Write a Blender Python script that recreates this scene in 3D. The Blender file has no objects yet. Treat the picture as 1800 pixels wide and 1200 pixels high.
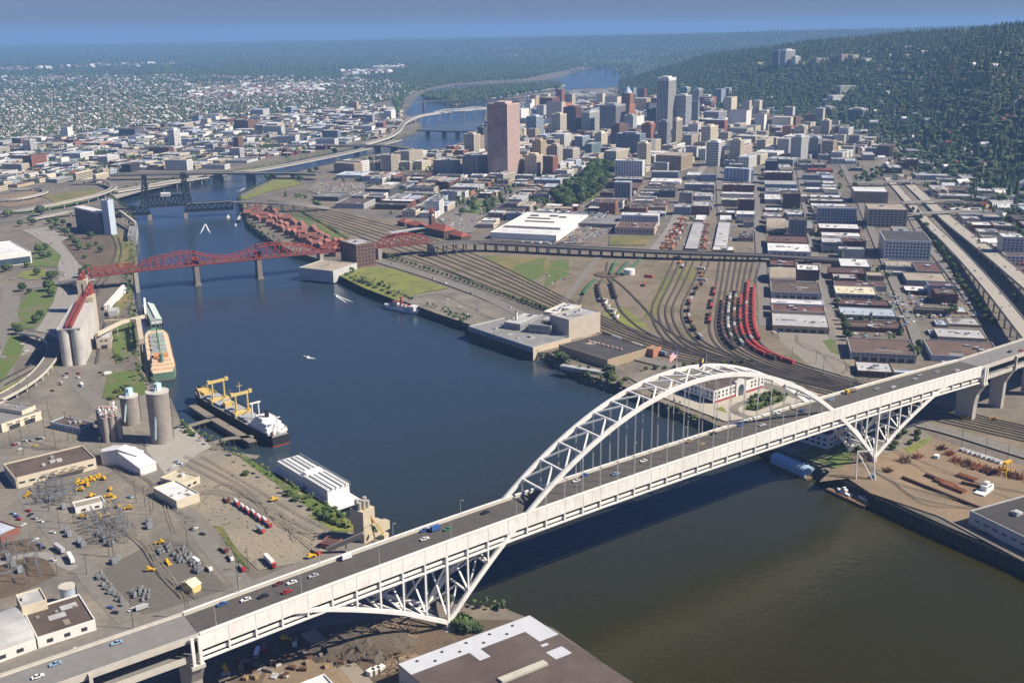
import bpy, bmesh, math, random
import numpy as np
from mathutils import Vector, Matrix
from mathutils.geometry import tessellate_polygon
random.seed(7); rng = np.random.default_rng(7)
R = random.Random(11)
S = bpy.context.scene
COL = S.collection
# ------------------------------------------------------------------ camera
CAM = np.array([-265.784, -435.801, 326.332]); YAW, PIT, ROLL, FPX = 0.620683, 0.290590, -0.0131816, 1832.51
_f = np.array([math.sin(YAW)*math.cos(PIT), math.cos(YAW)*math.cos(PIT), -math.sin(PIT)])
_r0 = np.array([math.cos(YAW), -math.sin(YAW), 0.0]); _u0 = np.cross(_r0, _f)
_r = _r0*math.cos(ROLL)+_u0*math.sin(ROLL); _u = -_r0*math.sin(ROLL)+_u0*math.cos(ROLL)
cd = bpy.data.cameras.new('camera'); cam = bpy.data.objects.new('camera', cd); COL.objects.link(cam)
cam.matrix_world = Matrix(((_r[0], _u[0], -_f[0], CAM[0]), (_r[1], _u[1], -_f[1], CAM[1]), (_r[2], _u[2], -_f[2], CAM[2]), (0, 0, 0, 1)))
cd.sensor_width = 36; cd.lens = FPX/1800*36; cd.clip_start = 1; cd.clip_end = 120000
S.camera = cam
# ------------------------------------------------------------------ sky, sun, exposure
SUND = np.array([-0.74, 0.74, -1.0]); SUND /= np.linalg.norm(SUND)      # direction the light travels
SKY_STRENGTH, SUN_STRENGTH = 0.052, 5.0
w = bpy.data.worlds.new('World'); S.world = w; w.use_nodes = True
nt = w.node_tree; bg = nt.nodes['Background']
sky = nt.nodes.new('ShaderNodeTexSky'); sky.sky_type = 'NISHITA'; sky.sun_disc = False
sky.sun_elevation = math.asin(-SUND[2]); sky.sun_rotation = math.atan2(-SUND[0], -SUND[1])
sky.altitude = 0; sky.air_density = 1.0; sky.dust_density = 0.5; sky.ozone_density = 6.0
tint = nt.nodes.new('ShaderNodeMix'); tint.data_type = 'RGBA'; tint.blend_type = 'MULTIPLY'; tint.inputs[0].default_value = 1
tint.inputs[7].default_value = (0.57, 0.61, 1.0, 1)
nt.links.new(sky.outputs[0], tint.inputs[6]); nt.links.new(tint.outputs[2], bg.inputs[0]); bg.inputs[1].default_value = SKY_STRENGTH
sd = bpy.data.lights.new('sun', 'SUN'); sd.energy = SUN_STRENGTH; sd.angle = math.radians(0.53); sd.color = (1.0, 0.905, 0.75)
so = bpy.data.objects.new('sun', sd); COL.objects.link(so)
so.rotation_euler = Vector(SUND.tolist()).to_track_quat('-Z', 'Y').to_euler(); so.location = (0, 0, 900)
S.view_settings.view_transform = 'Standard'; S.view_settings.look = 'None'; S.view_settings.gamma = 1
S.view_settings.exposure = 0.6
S.view_settings.use_curve_mapping = False
S.render.engine = 'CYCLES'; cy = S.cycles
cy.max_bounces = 4; cy.diffuse_bounces = 2; cy.glossy_bounces = 2; cy.transmission_bounces = 2; cy.volume_bounces = 0; cy.transparent_max_bounces = 4; cy.caustics_reflective = False; cy.caustics_refractive = False
cy.use_denoising = True
# ------------------------------------------------------------------ pixel helpers (photo pixels 1800 x 1200 -> points on a level plane)
GZ = 8.0
def ray(x, y):
    d = _f*FPX+_r*(x-900)+_u*(600-y); return d/np.linalg.norm(d)
def gp(x, y, z=GZ):
    d = ray(x, y); return CAM+d*((z-CAM[2])/d[2])
def pj(P):
    d = np.asarray(P, float)-CAM; k = d@_f
    return np.stack([900+FPX*(d@_r)/k, 600-FPX*(d@_u)/k], -1)
def solve(fn, target, lo, hi):
    a = fn(lo)-target; z = fn(hi)-target
    if (a > 0) == (z > 0): return lo if abs(a) < abs(z) else hi
    for _ in range(50):
        m = (lo+hi)/2; b = fn(m)-target
        if (b > 0) == (a > 0): lo = m; a = b
        else: hi = m
    return (lo+hi)/2
def height(x, y0, y1, z=GZ):
    g = gp(x, y0, z); d = ray(x, y1); s = np.hypot(*(g-CAM)[:2])/np.hypot(d[0], d[1]); return CAM[2]+d[2]*s-z
def pts(l, z=GZ): return [gp(x, y, z) for x, y in l]
# ------------------------------------------------------------------ materials
_M = {}
def mat(name, col=(.5, .5, .5), rough=.8, var=.12, scale=.15, metal=0.0, obv=0.0, col2=None, cscale=None, bump=0.0, spec=.5, lo=.35, hi=.65, emit=0):
    if name in _M: return _M[name]
    m = bpy.data.materials.new(name); _M[name] = m; m.use_nodes = True
    n = m.node_tree.nodes; l = m.node_tree.links; b = n['Principled BSDF']
    b.inputs['Roughness'].default_value = rough; b.inputs['Metallic'].default_value = metal
    b.inputs['Specular IOR Level'].default_value = spec
    m.diffuse_color = (*col, 1)
    g = n.new('ShaderNodeNewGeometry'); t = n.new('ShaderNodeTexNoise'); t.inputs['Scale'].default_value = scale
    t.inputs['Detail'].default_value = 6; t.inputs['Roughness'].default_value = .65
    l.new(g.outputs['Position'], t.inputs['Vector'])
    mr = n.new('ShaderNodeMapRange'); mr.inputs[1].default_value = .25; mr.inputs[2].default_value = .75
    mr.inputs[3].default_value = 1-var; mr.inputs[4].default_value = 1+var
    l.new(t.outputs['Fac'], mr.inputs[0])
    fac = mr.outputs[0]
    if obv:
        oi = n.new('ShaderNodeObjectInfo'); m2 = n.new('ShaderNodeMapRange'); m2.inputs[3].default_value = 1-obv; m2.inputs[4].default_value = 1+obv
        l.new(oi.outputs['Random'], m2.inputs[0]); mu = n.new('ShaderNodeMath'); mu.operation = 'MULTIPLY'
        l.new(m2.outputs[0], mu.inputs[0]); l.new(fac, mu.inputs[1]); fac = mu.outputs[0]
    base = None
    if col2:
        t2 = n.new('ShaderNodeTexNoise'); t2.inputs['Scale'].default_value = cscale or scale/6; t2.inputs['Detail'].default_value = 5
        l.new(g.outputs['Position'], t2.inputs['Vector'])
        r2 = n.new('ShaderNodeMapRange'); r2.inputs[1].default_value = lo; r2.inputs[2].default_value = hi
        l.new(t2.outputs['Fac'], r2.inputs[0])
        mx = n.new('ShaderNodeMix'); mx.data_type = 'RGBA'; mx.inputs[6].default_value = (*col, 1); mx.inputs[7].default_value = (*col2, 1)
        l.new(r2.outputs[0], mx.inputs[0]); base = mx.outputs[2]
    v = n.new('ShaderNodeVectorMath'); v.operation = 'SCALE'
    if base: l.new(base, v.inputs[0])
    else: v.inputs[0].default_value = col
    l.new(fac, v.inputs['Scale']); l.new(v.outputs[0], b.inputs['Base Color'])
    if bump:
        bp = n.new('ShaderNodeBump'); bp.inputs['Strength'].default_value = bump; l.new(t.outputs['Fac'], bp.inputs['Height']); l.new(bp.outputs[0], b.inputs['Normal'])
    if emit:
        b.inputs['Emission Color'].default_value = (*col, 1); b.inputs['Emission Strength'].default_value = emit
    return m
# ------------------------------------------------------------------ mesh builder
ORG = {}; CH = {}
class MB:
    def __init__(s): s.v = []; s.f = []; s.mi = []; s.m = 0
    def add(s, vs, fs):
        o = len(s.v); s.v.extend([(float(a[0]), float(a[1]), float(a[2])) for a in vs])
        for f in fs: s.f.append(tuple(o+i for i in f)); s.mi.append(s.m)
        return s
    def box(s, c, d, rz=0.0, bottom=True):          # c = centre of the base, d = full size
        cs, sn = math.cos(rz), math.sin(rz); hx, hy = d[0]/2, d[1]/2; vs = []
        for z in (c[2], c[2]+d[2]):
            for x, y in ((-hx, -hy), (hx, -hy), (hx, hy), (-hx, hy)): vs.append((c[0]+x*cs-y*sn, c[1]+x*sn+y*cs, z))
        fs = [(4, 5, 6, 7), (0, 1, 5, 4), (1, 2, 6, 5), (2, 3, 7, 6), (3, 0, 4, 7)]
        if bottom: fs.append((3, 2, 1, 0))
        return s.add(vs, fs)
    def beam(s, a, b, w, h=None, up=(0, 0, 1)):
        h = h or w; a = np.asarray(a, float); b = np.asarray(b, float); d = b-a; L = np.linalg.norm(d)
        if L < 1e-6: return s
        d = d/L; up = np.asarray(up, float)
        if abs(d@up) > .98: up = np.array([0, 1., 0]) if abs(d[1]) < .9 else np.array([1., 0, 0])
        x = np.cross(d, up); x /= np.linalg.norm(x); y = np.cross(x, d); vs = []
        for p in (a, b):
            for i, j in ((-1, -1), (1, -1), (1, 1), (-1, 1)): vs.append(p+x*i*w/2+y*j*h/2)
        return s.add(vs, [(0, 1, 5, 4), (1, 2, 6, 5), (2, 3, 7, 6), (3, 0, 4, 7), (3, 2, 1, 0), (4, 5, 6, 7)])
    def cyl(s, c, r, h, n=12, r2=None, cap=True):
        r2 = r if r2 is None else r2; vs = []
        for k in range(n):
            a = 2*math.pi*k/n; vs.append((c[0]+r*math.cos(a), c[1]+r*math.sin(a), c[2]))
        for k in range(n):
            a = 2*math.pi*k/n; vs.append((c[0]+r2*math.cos(a), c[1]+r2*math.sin(a), c[2]+h))
        fs = [(k, (k+1) % n, n+(k+1) % n, n+k) for k in range(n)]
        if cap: fs.append(tuple(range(n, 2*n)))
        return s.add(vs, fs)
    def tube(s, a, b, r, n=6, r2=None):
        a = np.asarray(a, float); b = np.asarray(b, float); d = b-a; L = np.linalg.norm(d); d /= L
        up = np.array([0, 0, 1.]) if abs(d[2]) < .9 else np.array([1., 0, 0])
        x = np.cross(d, up); x /= np.linalg.norm(x); y = np.cross(x, d); vs = []; r2 = r if r2 is None else r2
        for p, q in ((a, r), (b, r2)):
            for k in range(n): t = 2*math.pi*k/n; vs.append(p+x*q*math.cos(t)+y*q*math.sin(t))
        return s.add(vs, [(k, (k+1) % n, n+(k+1) % n, n+k) for k in range(n)]+[tuple(range(n-1, -1, -1)), tuple(range(n, 2*n))])
    def prism(s, poly, z0, z1, top=True, bot=False):
        n = len(poly); P = [(p[0], p[1]) for p in poly]
        ar = sum(P[i][0]*P[(i+1) % n][1]-P[(i+1) % n][0]*P[i][1] for i in range(n))
        if ar < 0: P = P[::-1]
        o = len(s.v); s.add([(x, y, z0) for x, y in P]+[(x, y, z1) for x, y in P], [(k, (k+1) % n, n+(k+1) % n, n+k) for k in range(n)])
        tri = tessellate_polygon([[Vector((x, y, 0)) for x, y in P]])
        def up(t):
            a, b, c = (P[i] for i in t); return t if (b[0]-a[0])*(c[1]-a[1])-(c[0]-a[0])*(b[1]-a[1]) > 0 else t[::-1]
        for t in tri:
            t = up(t)
            if top: s.f.append(tuple(o+n+i for i in t)); s.mi.append(s.m)
            if bot: s.f.append(tuple(o+i for i in t[::-1])); s.mi.append(s.m)
        return s
    def sheet(s, poly, z):
        P = [(p[0], p[1]) for p in poly]; tri = tessellate_polygon([[Vector((x, y, 0)) for x, y in P]])
        fs = []
        for t in tri:
            a, b, c = (P[i] for i in t); fs.append(t if (b[0]-a[0])*(c[1]-a[1])-(c[0]-a[0])*(b[1]-a[1]) > 0 else t[::-1])
        zz = z if hasattr(z, '__len__') else [z]*len(P)
        return s.add([(x, y, q) for (x, y), q in zip(P, zz)], fs)
    def loft(s, secs, caps=True):                     # list of equal-length point rings
        n = len(secs[0]); o = len(s.v); vs = [p for q in secs for p in q]; fs = []
        for i in range(len(secs)-1):
            for k in range(n): a = i*n+k; b = i*n+(k+1) % n; fs.append((a, b, b+n, a+n))
        if caps: fs.append(tuple(range(n-1, -1, -1))); fs.append(tuple(range((len(secs)-1)*n, len(secs)*n)))
        return s.add(vs, fs)
    def strip(s, path, wid, z=None, h=0.0):           # ribbon along a ground path; h > 0 makes it a slab hanging below z
        P = np.array([[p[0], p[1], (p[2] if z is None else z)] for p in path], float); n = len(P); L = []; Rr = []
        for i in range(n):
            a = P[max(i-1, 0)]; b = P[min(i+1, n-1)]; t = (b-a)[:2]; t /= (np.hypot(*t)+1e-9); nn = np.array([-t[1], t[0]])
            wi = wid[i] if hasattr(wid, '__len__') else wid
            L.append((P[i][0]+nn[0]*wi/2, P[i][1]+nn[1]*wi/2, P[i][2])); Rr.append((P[i][0]-nn[0]*wi/2, P[i][1]-nn[1]*wi/2, P[i][2]))
        if h <= 0:
            vs = []
            for a, b in zip(L, Rr): vs += [b, a]
            return s.add(vs, [(2*i, 2*i+2, 2*i+3, 2*i+1) for i in range(n-1)])
        return s.loft([[a, b, (b[0], b[1], b[2]-h), (a[0], a[1], a[2]-h)] for a, b in zip(L, Rr)])
    def build(s, name, mats, parent=None, org=None, smooth=False, kind=None):
        if not s.v: return None
        if not isinstance(mats, (list, tuple)): mats = [mats]
        v = np.array(s.v, dtype=np.float64)
        if parent is not None: o0 = ORG[parent.name]
        elif org is not None: o0 = np.array(org, float)
        else: o0 = np.array([(v[:, 0].min()+v[:, 0].max())/2, (v[:, 1].min()+v[:, 1].max())/2, v[:, 2].min()])
        me = bpy.data.meshes.new(name); me.from_pydata((v-o0).tolist(), [], s.f)
        for m in mats: me.materials.append(m)
        if len(mats) > 1: me.polygons.foreach_set('material_index', np.array(s.mi, dtype=np.int32))
        if smooth: me.polygons.foreach_set('use_smooth', np.ones(len(s.f), dtype=bool))
        o = bpy.data.objects.new(name, me); COL.objects.link(o)
        if parent is not None: o.parent = parent; CH.setdefault(parent.name, []).append(o)
        else: o.location = o0
        ORG[o.name] = o0
        if kind: o['kind'] = kind
        return o
def thing(name, loc):
    o = bpy.data.objects.new(name, None); o.empty_display_size = 1; COL.objects.link(o); o.location = [float(a) for a in loc]; ORG[o.name] = np.array(loc, float); return o
LAB = []
def tag(o, desc, cat, group=None, place=None, pos=None):
    """desc = how it looks; place = where it is, or None to name the nearest landmark"""
    o['category'] = cat
    if group: o['group'] = group
    LAB.append([o, desc, place, np.array(pos if pos is not None else o.location, float)])
    return o
def copy_tree(o, parent=None, loc=None, rz=None, sc=None):
    c = o.copy(); COL.objects.link(c)
    if parent is not None: c.parent = parent; CH.setdefault(parent.name, []).append(c)
    if loc is not None: c.location = [float(a) for a in loc]; ORG[c.name] = np.array(loc, float)
    if rz is not None: c.rotation_euler = (0, 0, rz)
    if sc is not None: c.scale = (sc, sc, sc) if not hasattr(sc, '__len__') else sc
    for ch in CH.get(o.name, ()): copy_tree(ch, c)
    return c
def struct(mb, name, m, **k): return mb.build(name, m, kind='structure', **k)
# ================================================================== SETTING: water, land, hills, haze
EAST = [(1180, 1290), (1120, 1215), (985, 1120), (900, 1085), (845, 1078), (800, 1075), (740, 1030), (700, 988), (672, 952), (628, 932), (570, 902), (512, 866), (490, 852), (432, 816), (385, 790), (355, 775), (318, 752), (300, 715), (288, 690), (262, 680), (252, 640), (246, 600), (243, 560), (236, 520), (234, 500), (240, 478), (243, 462), (240, 440), (236, 420), (240, 400), (238, 380), (215, 366), (200, 352), (215, 344), (248, 335), (317, 319), (358, 312), (447, 298), (533, 278), (583, 268), (640, 256), (700, 244), (728, 235), (742, 225), (737, 214), (712, 204), (712, 196), (722, 186), (728, 176), (738, 167), (755, 158), (800, 150), (860, 147), (920, 144), (975, 139), (1000, 130), (1024, 123), (1045, 119)]
WEST = [(2300, 1300), (1960, 1085), (1800, 1010), (1650, 945), (1538, 893), (1500, 872), (1452, 850), (1405, 826), (1335, 800), (1262, 768), (1205, 744), (1150, 722), (1098, 698), (1030, 676), (990, 652), (957, 634), (938, 634), (823, 596), (822, 578), (763, 556), (735, 548), (700, 530), (657, 511), (637, 508), (607, 487), (585, 488), (560, 466), (512, 453), (490, 441), (462, 423), (431, 398), (425, 378), (418, 360), (416, 351), (482, 318), (505, 312), (545, 301), (600, 289), (650, 277), (720, 271), (790, 264), (815, 250), (838, 236), (848, 215), (852, 198), (862, 186), (885, 176), (935, 168), (990, 161), (1050, 158), (1098, 154), (1108, 148), (1095, 134), (1080, 124), (1070, 119)]
ISLE = [(738, 171), (760, 177), (798, 185), (840, 178), (933, 163), (985, 155), (995, 150), (985, 144), (940, 147), (860, 152), (800, 156), (755, 163)]
eastP = [gp(x, y, 0)[:2] for x, y in EAST]; westP = [gp(x, y, 0)[:2] for x, y in WEST]; isleP = [gp(x, y, 0)[:2] for x, y in ISLE]
def far(x, D):
    d = ray(x, 300); h = np.array([d[0], d[1]]); h /= np.hypot(*h); return CAM[:2]+h*D
FARD = 42000
def shift(P, s, closed=False):
    out = []; n = len(P)
    for i in range(n):
        a = P[(i-1) % n] if (closed or i > 0) else P[i]; b = P[(i+1) % n] if (closed or i < n-1) else P[i]
        t = (b-a)/np.hypot(*(b-a)); out.append(P[i]+np.array([-t[1], t[0]])*s)
    return out
M_land = mat('land_soil', (.19, .158, .118), rough=.95, var=.32, scale=.09, col2=(.12, .108, .092), cscale=.008)
M_far = mat('far_land', (.055, .075, .04), rough=.95, var=.45, scale=.02, col2=(.12, .11, .085), cscale=.0016, lo=.5, hi=.72)
M_bank = mat('bank_rock', (.13, .11, .085), rough=.95, var=.5, scale=.35, col2=(.06, .075, .03), cscale=.05, bump=.6)
wm = bpy.data.materials.new('river_water'); wm.use_nodes = True; wn = wm.node_tree.nodes; wl = wm.node_tree.links; wb = wn['Principled BSDF']
wb.inputs['Roughness'].default_value = .08; wb.inputs['IOR'].default_value = 1.34
geo = wn.new('ShaderNodeNewGeometry')
t1 = wn.new('ShaderNodeTexNoise'); t1.inputs['Scale'].default_value = .22; t1.inputs['Detail'].default_value = 4; t1.inputs['Roughness'].default_value = .6
t2 = wn.new('ShaderNodeTexNoise'); t2.inputs['Scale'].default_value = .012; t2.inputs['Detail'].default_value = 3
wl.new(geo.outputs['Position'], t1.inputs['Vector']); wl.new(geo.outputs['Position'], t2.inputs['Vector'])
rw = wn.new('ShaderNodeMapRange'); rw.inputs[1].default_value = .35; rw.inputs[2].default_value = .65; rw.inputs[3].default_value = .05; rw.inputs[4].default_value = .2; t4 = wn.new('ShaderNodeTexNoise'); t4.inputs['Scale'].default_value = .009; t4.inputs['Detail'].default_value = 5; wl.new(geo.outputs['Position'], t4.inputs['Vector']); wl.new(t4.outputs['Fac'], rw.inputs[0]); wl.new(rw.outputs[0], wb.inputs['Roughness'])
ad = wn.new('ShaderNodeMath'); ad.operation = 'MULTIPLY_ADD'; ad.inputs[1].default_value = 3.0; wl.new(t2.outputs['Fac'], ad.inputs[0]); wl.new(t1.outputs['Fac'], ad.inputs[2])
bp = wn.new('ShaderNodeBump'); bp.inputs['Strength'].default_value = .42; bp.inputs['Distance'].default_value = .8; wl.new(ad.outputs[0], bp.inputs['Height']); wl.new(bp.outputs[0], wb.inputs['Normal'])
sx = wn.new('ShaderNodeSeparateXYZ'); wl.new(geo.outputs['Position'], sx.inputs[0]); t3 = wn.new('ShaderNodeTexNoise'); t3.inputs['Scale'].default_value = .006; t3.inputs['Detail'].default_value = 4; wl.new(geo.outputs['Position'], t3.inputs['Vector'])
ma = wn.new('ShaderNodeMath'); ma.operation = 'MULTIPLY_ADD'; ma.inputs[1].default_value = 160; wl.new(t3.outputs['Fac'], ma.inputs[0]); wl.new(sx.outputs[1], ma.inputs[2])       # silty olive downstream; the sky's reflected blue put into the colour upstream
mw = wn.new('ShaderNodeMapRange'); mw.interpolation_type = 'SMOOTHSTEP'; mw.inputs[1].default_value = -40; mw.inputs[2].default_value = 430; wl.new(ma.outputs[0], mw.inputs[0])
mc = wn.new('ShaderNodeMix'); mc.data_type = 'RGBA'; mc.inputs[6].default_value = (.026, .0225, .0005, 1); mc.inputs[7].default_value = (.026, .043, .060, 1); wl.new(mw.outputs[0], mc.inputs[0]); wl.new(mc.outputs[2], wb.inputs['Base Color'])
mb = MB(); mb.sheet([(-6000, -6000), (14000, -6000), (20000, 14000), (-2000, 14000)], 0.0); struct(mb, 'river_water', wm, org=(0, 0, 0))
# land: a flat sheet each side of the river with sloping banks
def land(chain, outer, inset, name):
    top = shift(chain, inset)
    mb = MB(); mb.sheet([*top, *outer], GZ); n = len(chain); o = len(mb.v)
    mb.m = 1
    mb.add([(p[0], p[1], -1.5) for p in chain]+[(p[0], p[1], GZ) for p in top], [((k+1), k, n+k, n+k+1) if inset > 0 else (k, k+1, n+k+1, n+k) for k in range(n-1)])
    return struct(mb, name, [M_land, M_bank], org=(0, 0, 0))
land(eastP, [far(1068, 9500), far(1068, FARD), far(700, FARD), far(200, FARD), far(-500, FARD), far(-2600, 20000), np.array([-4000, 3000]), np.array([-3000, -3000]), np.array([-100, -1500])], 5, 'east_bank')
land(westP, [far(1068, 9500), far(1068, FARD), far(1500, FARD), far(2300, FARD), far(4500, 20000), np.array([6000, -1500]), np.array([1500, -2500])], -5, 'west_bank')
mb = MB(); it = shift(isleP, 10, True); mb.sheet(it, 5); n = len(isleP)
mb.m = 1; mb.add([(p[0], p[1], -1) for p in isleP]+[(p[0], p[1], 5) for p in it], [(k, (k+1) % n, n+(k+1) % n, n+k) for k in range(n)])
struct(mb, 'river_island', [M_far, mat('island_sand', (.30, .26, .19), rough=.95)], org=(0, 0, 0))
# ---- hills: heights as a function of world position (azimuth from a fixed point of the plain and distance)
def azx(x, y):                                      # photo column of a ground position (far field)
    d = np.array([x-CAM[0], y-CAM[1]]); k = d@_f[:2]; return 900+FPX*(d@_r[:2])/np.maximum(k*math.cos(0)/math.cos(PIT)**2*math.cos(PIT)**2, 1)
HA = np.array([(1100, 4700, 6400, 0), (1150, 4600, 6400, 60), (1220, 4300, 6200, 130), (1300, 3900, 5900, 172), (1400, 3550, 5600, 212), (1500, 3150, 5400, 240), (1560, 2900, 5200, 258), (1650, 2500, 4700, 274), (1720, 2200, 4300, 286), (1800, 2000, 4100, 296), (1950, 1700, 3900, 306), (2300, 1500, 3600, 320), (3500, 1400, 3500, 320)], float)
HB = np.array([(-400, 16000, 26000, 60), (300, 15000, 24000, 80), (600, 13000, 20000, 125), (900, 11000, 18000, 155), (1000, 9800, 16500, 180), (1200, 8800, 15000, 205), (1400, 8600, 14500, 238), (1550, 8600, 14000, 246), (1800, 8600, 14000, 290), (2500, 8600, 14000, 290)], float)
_ph = rng.random((14, 3))*6.28; _fr = rng.normal(0, 1, (14, 2))
def wav(x, y, s):
    q = 0
    for i in range(14): q = q+np.sin((x*_fr[i, 0]+y*_fr[i, 1])/s*(1+.25*i)+_ph[i, 0])/(1+.35*i)
    return q/3.2
def hill(x, y):
    x = np.asarray(x, float); y = np.asarray(y, float); dx = x-CAM[0]; dy = y-CAM[1]; D = np.hypot(dx, dy)
    k = dx*_f[0]+dy*_f[1]; k = np.maximum(k, 1); a = 900+FPX*(dx*_r[0]+dy*_r[1])/k*math.cos(PIT)
    out = np.zeros_like(D)
    for H in (HA, HB):
        f = np.interp(a, H[:, 0], H[:, 1]); c = np.interp(a, H[:, 0], H[:, 2]); h = np.interp(a, H[:, 0], H[:, 3])
        t = np.clip((D-f)/(c-f), 0, 1); b = np.clip((D-c)/(c*.8), 0, 1)
        s = (t*t*(3-2*t))*.75+t*.25; z = h*s*(1-.35*b)+wav(x, y, 420)*h*.09*np.clip(t*3, 0, 1)*(1-t*.75)
        out = np.maximum(out, z)
    return out
def gph(x, y):
    d = ray(x, y); t = 300.0
    while t < 45000:
        p = CAM+d*t; z = float(hill(p[0], p[1]))+GZ-1
        if p[2] <= max(z, GZ): return p
        t += max(4.0, (p[2]-z)*.6)
    return CAM+d*t
M_hill = mat('wooded_hill', (.060, .090, .036), rough=.95, var=.5, scale=.018, col2=(.10, .115, .05), cscale=.004)
nA, nD = 150, 110
az = np.linspace(-500, 2700, nA); ds = 1500*np.power(FARD*.98/1500, np.linspace(0, 1, nD))
V = []; 
for i in range(nD):
    for x in az:
        h = np.array([_f[0]/math.cos(PIT)*FPX+_r[0]*(x-900), _f[1]/math.cos(PIT)*FPX+_r[1]*(x-900)]); h /= np.hypot(*h)
        p = CAM[:2]+h*ds[i]; V.append((p[0], p[1]))
V = np.array(V); Z = hill(V[:, 0], V[:, 1]); Z = np.where(Z < 2.0, -6, Z)
mb = MB(); mb.add([(a[0], a[1], GZ-1+z) for a, z in zip(V, Z)], [])
for i in range(nD-1):
    for j in range(nA-1):
        q = (i*nA+j, i*nA+j+1, (i+1)*nA+j+1, (i+1)*nA+j)
        if max(Z[k] for k in q) > 0: mb.f.append(q); mb.mi.append(0)
struct(mb, 'hills', M_hill, org=(0, 0, 0), smooth=True)
# far plain, a sheet over the land where the tree-covered suburbs begin
mb = MB(); mb.sheet([*pts([(-900, 262), (-300, 252), (0, 232), (200, 212), (400, 196), (600, 186), (690, 176), (716, 160), (740, 148), (900, 139), (1000, 120), (1030, 116)], GZ+.3), *[far(x, FARD*.97) for x in (1068, 500, -400)], far(-2400, 15000)], GZ+.3)
struct(mb, 'far_plain', M_far, org=(0, 0, 0))
mb = MB(); mb.sheet([*pts([(1115, 146), (1150, 150), (1220, 175), (1330, 190), (1480, 200), (1640, 225), (1700, 265), (1800, 300), (2100, 330)], GZ+.3), far(3500, 9000), far(2400, 20000), far(1085, 12000)], GZ+.3)
struct(mb, 'far_plain', M_far, org=(0, 0, 0))
# haze: the air of the whole valley
HAZE_DENS = 7.0e-5
hm = bpy.data.materials.new('valley_haze'); hm.use_nodes = True; hn = hm.node_tree; hn.nodes.remove(hn.nodes['Principled BSDF'])
pv = hn.nodes.new('ShaderNodeVolumePrincipled'); pv.inputs['Color'].default_value = (.30, .56, 1.0, 1); pv.inputs['Density'].default_value = HAZE_DENS; pv.inputs['Anisotropy'].default_value = .0
for a in ('Density Attribute', 'Color Attribute', 'Temperature Attribute'): pv.inputs[a].default_value = ''
hm.cycles.homogeneous_volume = True
hn.links.new(pv.outputs[0], hn.nodes['Material Output'].inputs['Volume'])
mb = MB(); mb.box((0, 0, -3), (2*FARD+14000, 2*FARD+14000, 480)); mb.build('haze', hm, kind='stuff', org=(0, 0, -3))
# ================================================================== WHITE ARCH BRIDGE (two decks)
M_white = mat('white_steel_paint', (.80, .79, .75), rough=.55, var=.08, scale=.4, col2=(.68, .66, .60), cscale=.12, lo=.5, hi=.75)
M_conc = mat('concrete', (.42, .39, .34), rough=.9, var=.16, scale=.3)
M_concL = mat('pale_concrete', (.50, .47, .41), rough=.9, var=.14, scale=.25)
M_road = mat('road_asphalt', (.085, .078, .070), rough=.95, var=.18, scale=.35)
M_roadL = mat('worn_road', (.20, .195, .185), rough=.95, var=.15, scale=.2)
M_dark = mat('dark_steel', (.035, .037, .04), rough=.6, var=.2)
M_line = mat('road_marking', (.17, .16, .14), rough=.9)
L_, SD = 382.6, 136.5; W_ = 23.0; NP = 28; PW = L_/NP
def dz(X): return 57.35+6.9*(1-((X-L_/2)/(L_/2+SD))**2)
def ribz(X): return 12.2+101.7*(1-((X-L_/2)/(L_/2))**2)
_sx = np.array([0, 13.8, 27.6, 42.1, 54.8, 69, 81.3, 90.4, 105]); _sz = np.array([12.2, 20.2, 28.2, 34.8, 40.1, 45.6, 49.7, 51.9, 53.5])
def sidez(a): return float(np.interp(a, _sx, _sz))
br = thing('arch_bridge', (L_/2, W_/2, 0))
tag(br, 'long white steel arch bridge with two road decks across the river', 'bridge', place='')
X0, X1 = -SD, L_+SD; XS = [X0+k*(X1-X0)/48 for k in range(49)]
def slab(y0, y1, zt, zb, name, m, parent=br, xs=XS):
    b = MB(); b.loft([[(X, y0, dz(X)+zt), (X, y1, dz(X)+zt), (X, y1, dz(X)+zb), (X, y0, dz(X)+zb)] for X in xs]); return b.build(name, m, parent)
M_white2 = mat('white_girder_paint', (.80, .78, .73), rough=.6, var=.10, scale=.35, col2=(.70, .66, .59), cscale=.09, lo=.5, hi=.75)
ud = slab(1.0, W_-1.0, -1.25, -2.2, 'upper_deck', M_conc)
slab(2.0, W_-2.0, -1.20, -1.24, 'road_surface', M_road, ud)
b = MB()                                            # lane lines of the upper deck
for Y in (2.6, 6.0, 9.6, 13.3, 17.0, 20.4):
    solid = Y in (2.6, 20.4); k = X0
    while k < X1:
        e = k+(9 if solid else 4); b.beam((k, Y, dz(k)-1.185), (min(e, X1), Y, dz(min(e, X1))-1.185), .16, .01); k += 9 if solid else 12
b.build('lane_line', M_line, ud, kind='stuff')
for y0, y1 in ((.7, 1.15), (W_-1.15, W_-.7)): slab(y0, y1, -.05, -1.3, 'parapet', M_concL)
slab(1.2, 2.2, -.9, -1.3, 'walkway', M_concL)
for y in (0, W_): slab(y-.8, y+.68, 0, -8.6, 'tie_girder', M_white2)
q = MB()                                            # plate joints of the girder webs
for k in range(97):
    X = X0+k*(X1-X0)/96
    for y in (-.82, W_+.70): q.beam((X, y, dz(X)-8.4), (X, y, dz(X)-.2), .10 if k % 2 else .22, .08, up=(1, 0, 0))
q.build('web_stiffener', mat('joint_white_paint', (.755, .735, .69), rough=.6), br, kind='stuff')
q = MB()
for y in (-.80, W_+.69): q.loft([[(X, y, dz(X)-.75), (X, y-.05, dz(X)-.75), (X, y-.05, dz(X)-.6), (X, y, dz(X)-.6)] for X in XS])
q.build('edge_rail', mat('grey_rail', (.45, .42, .37)), br)
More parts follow.
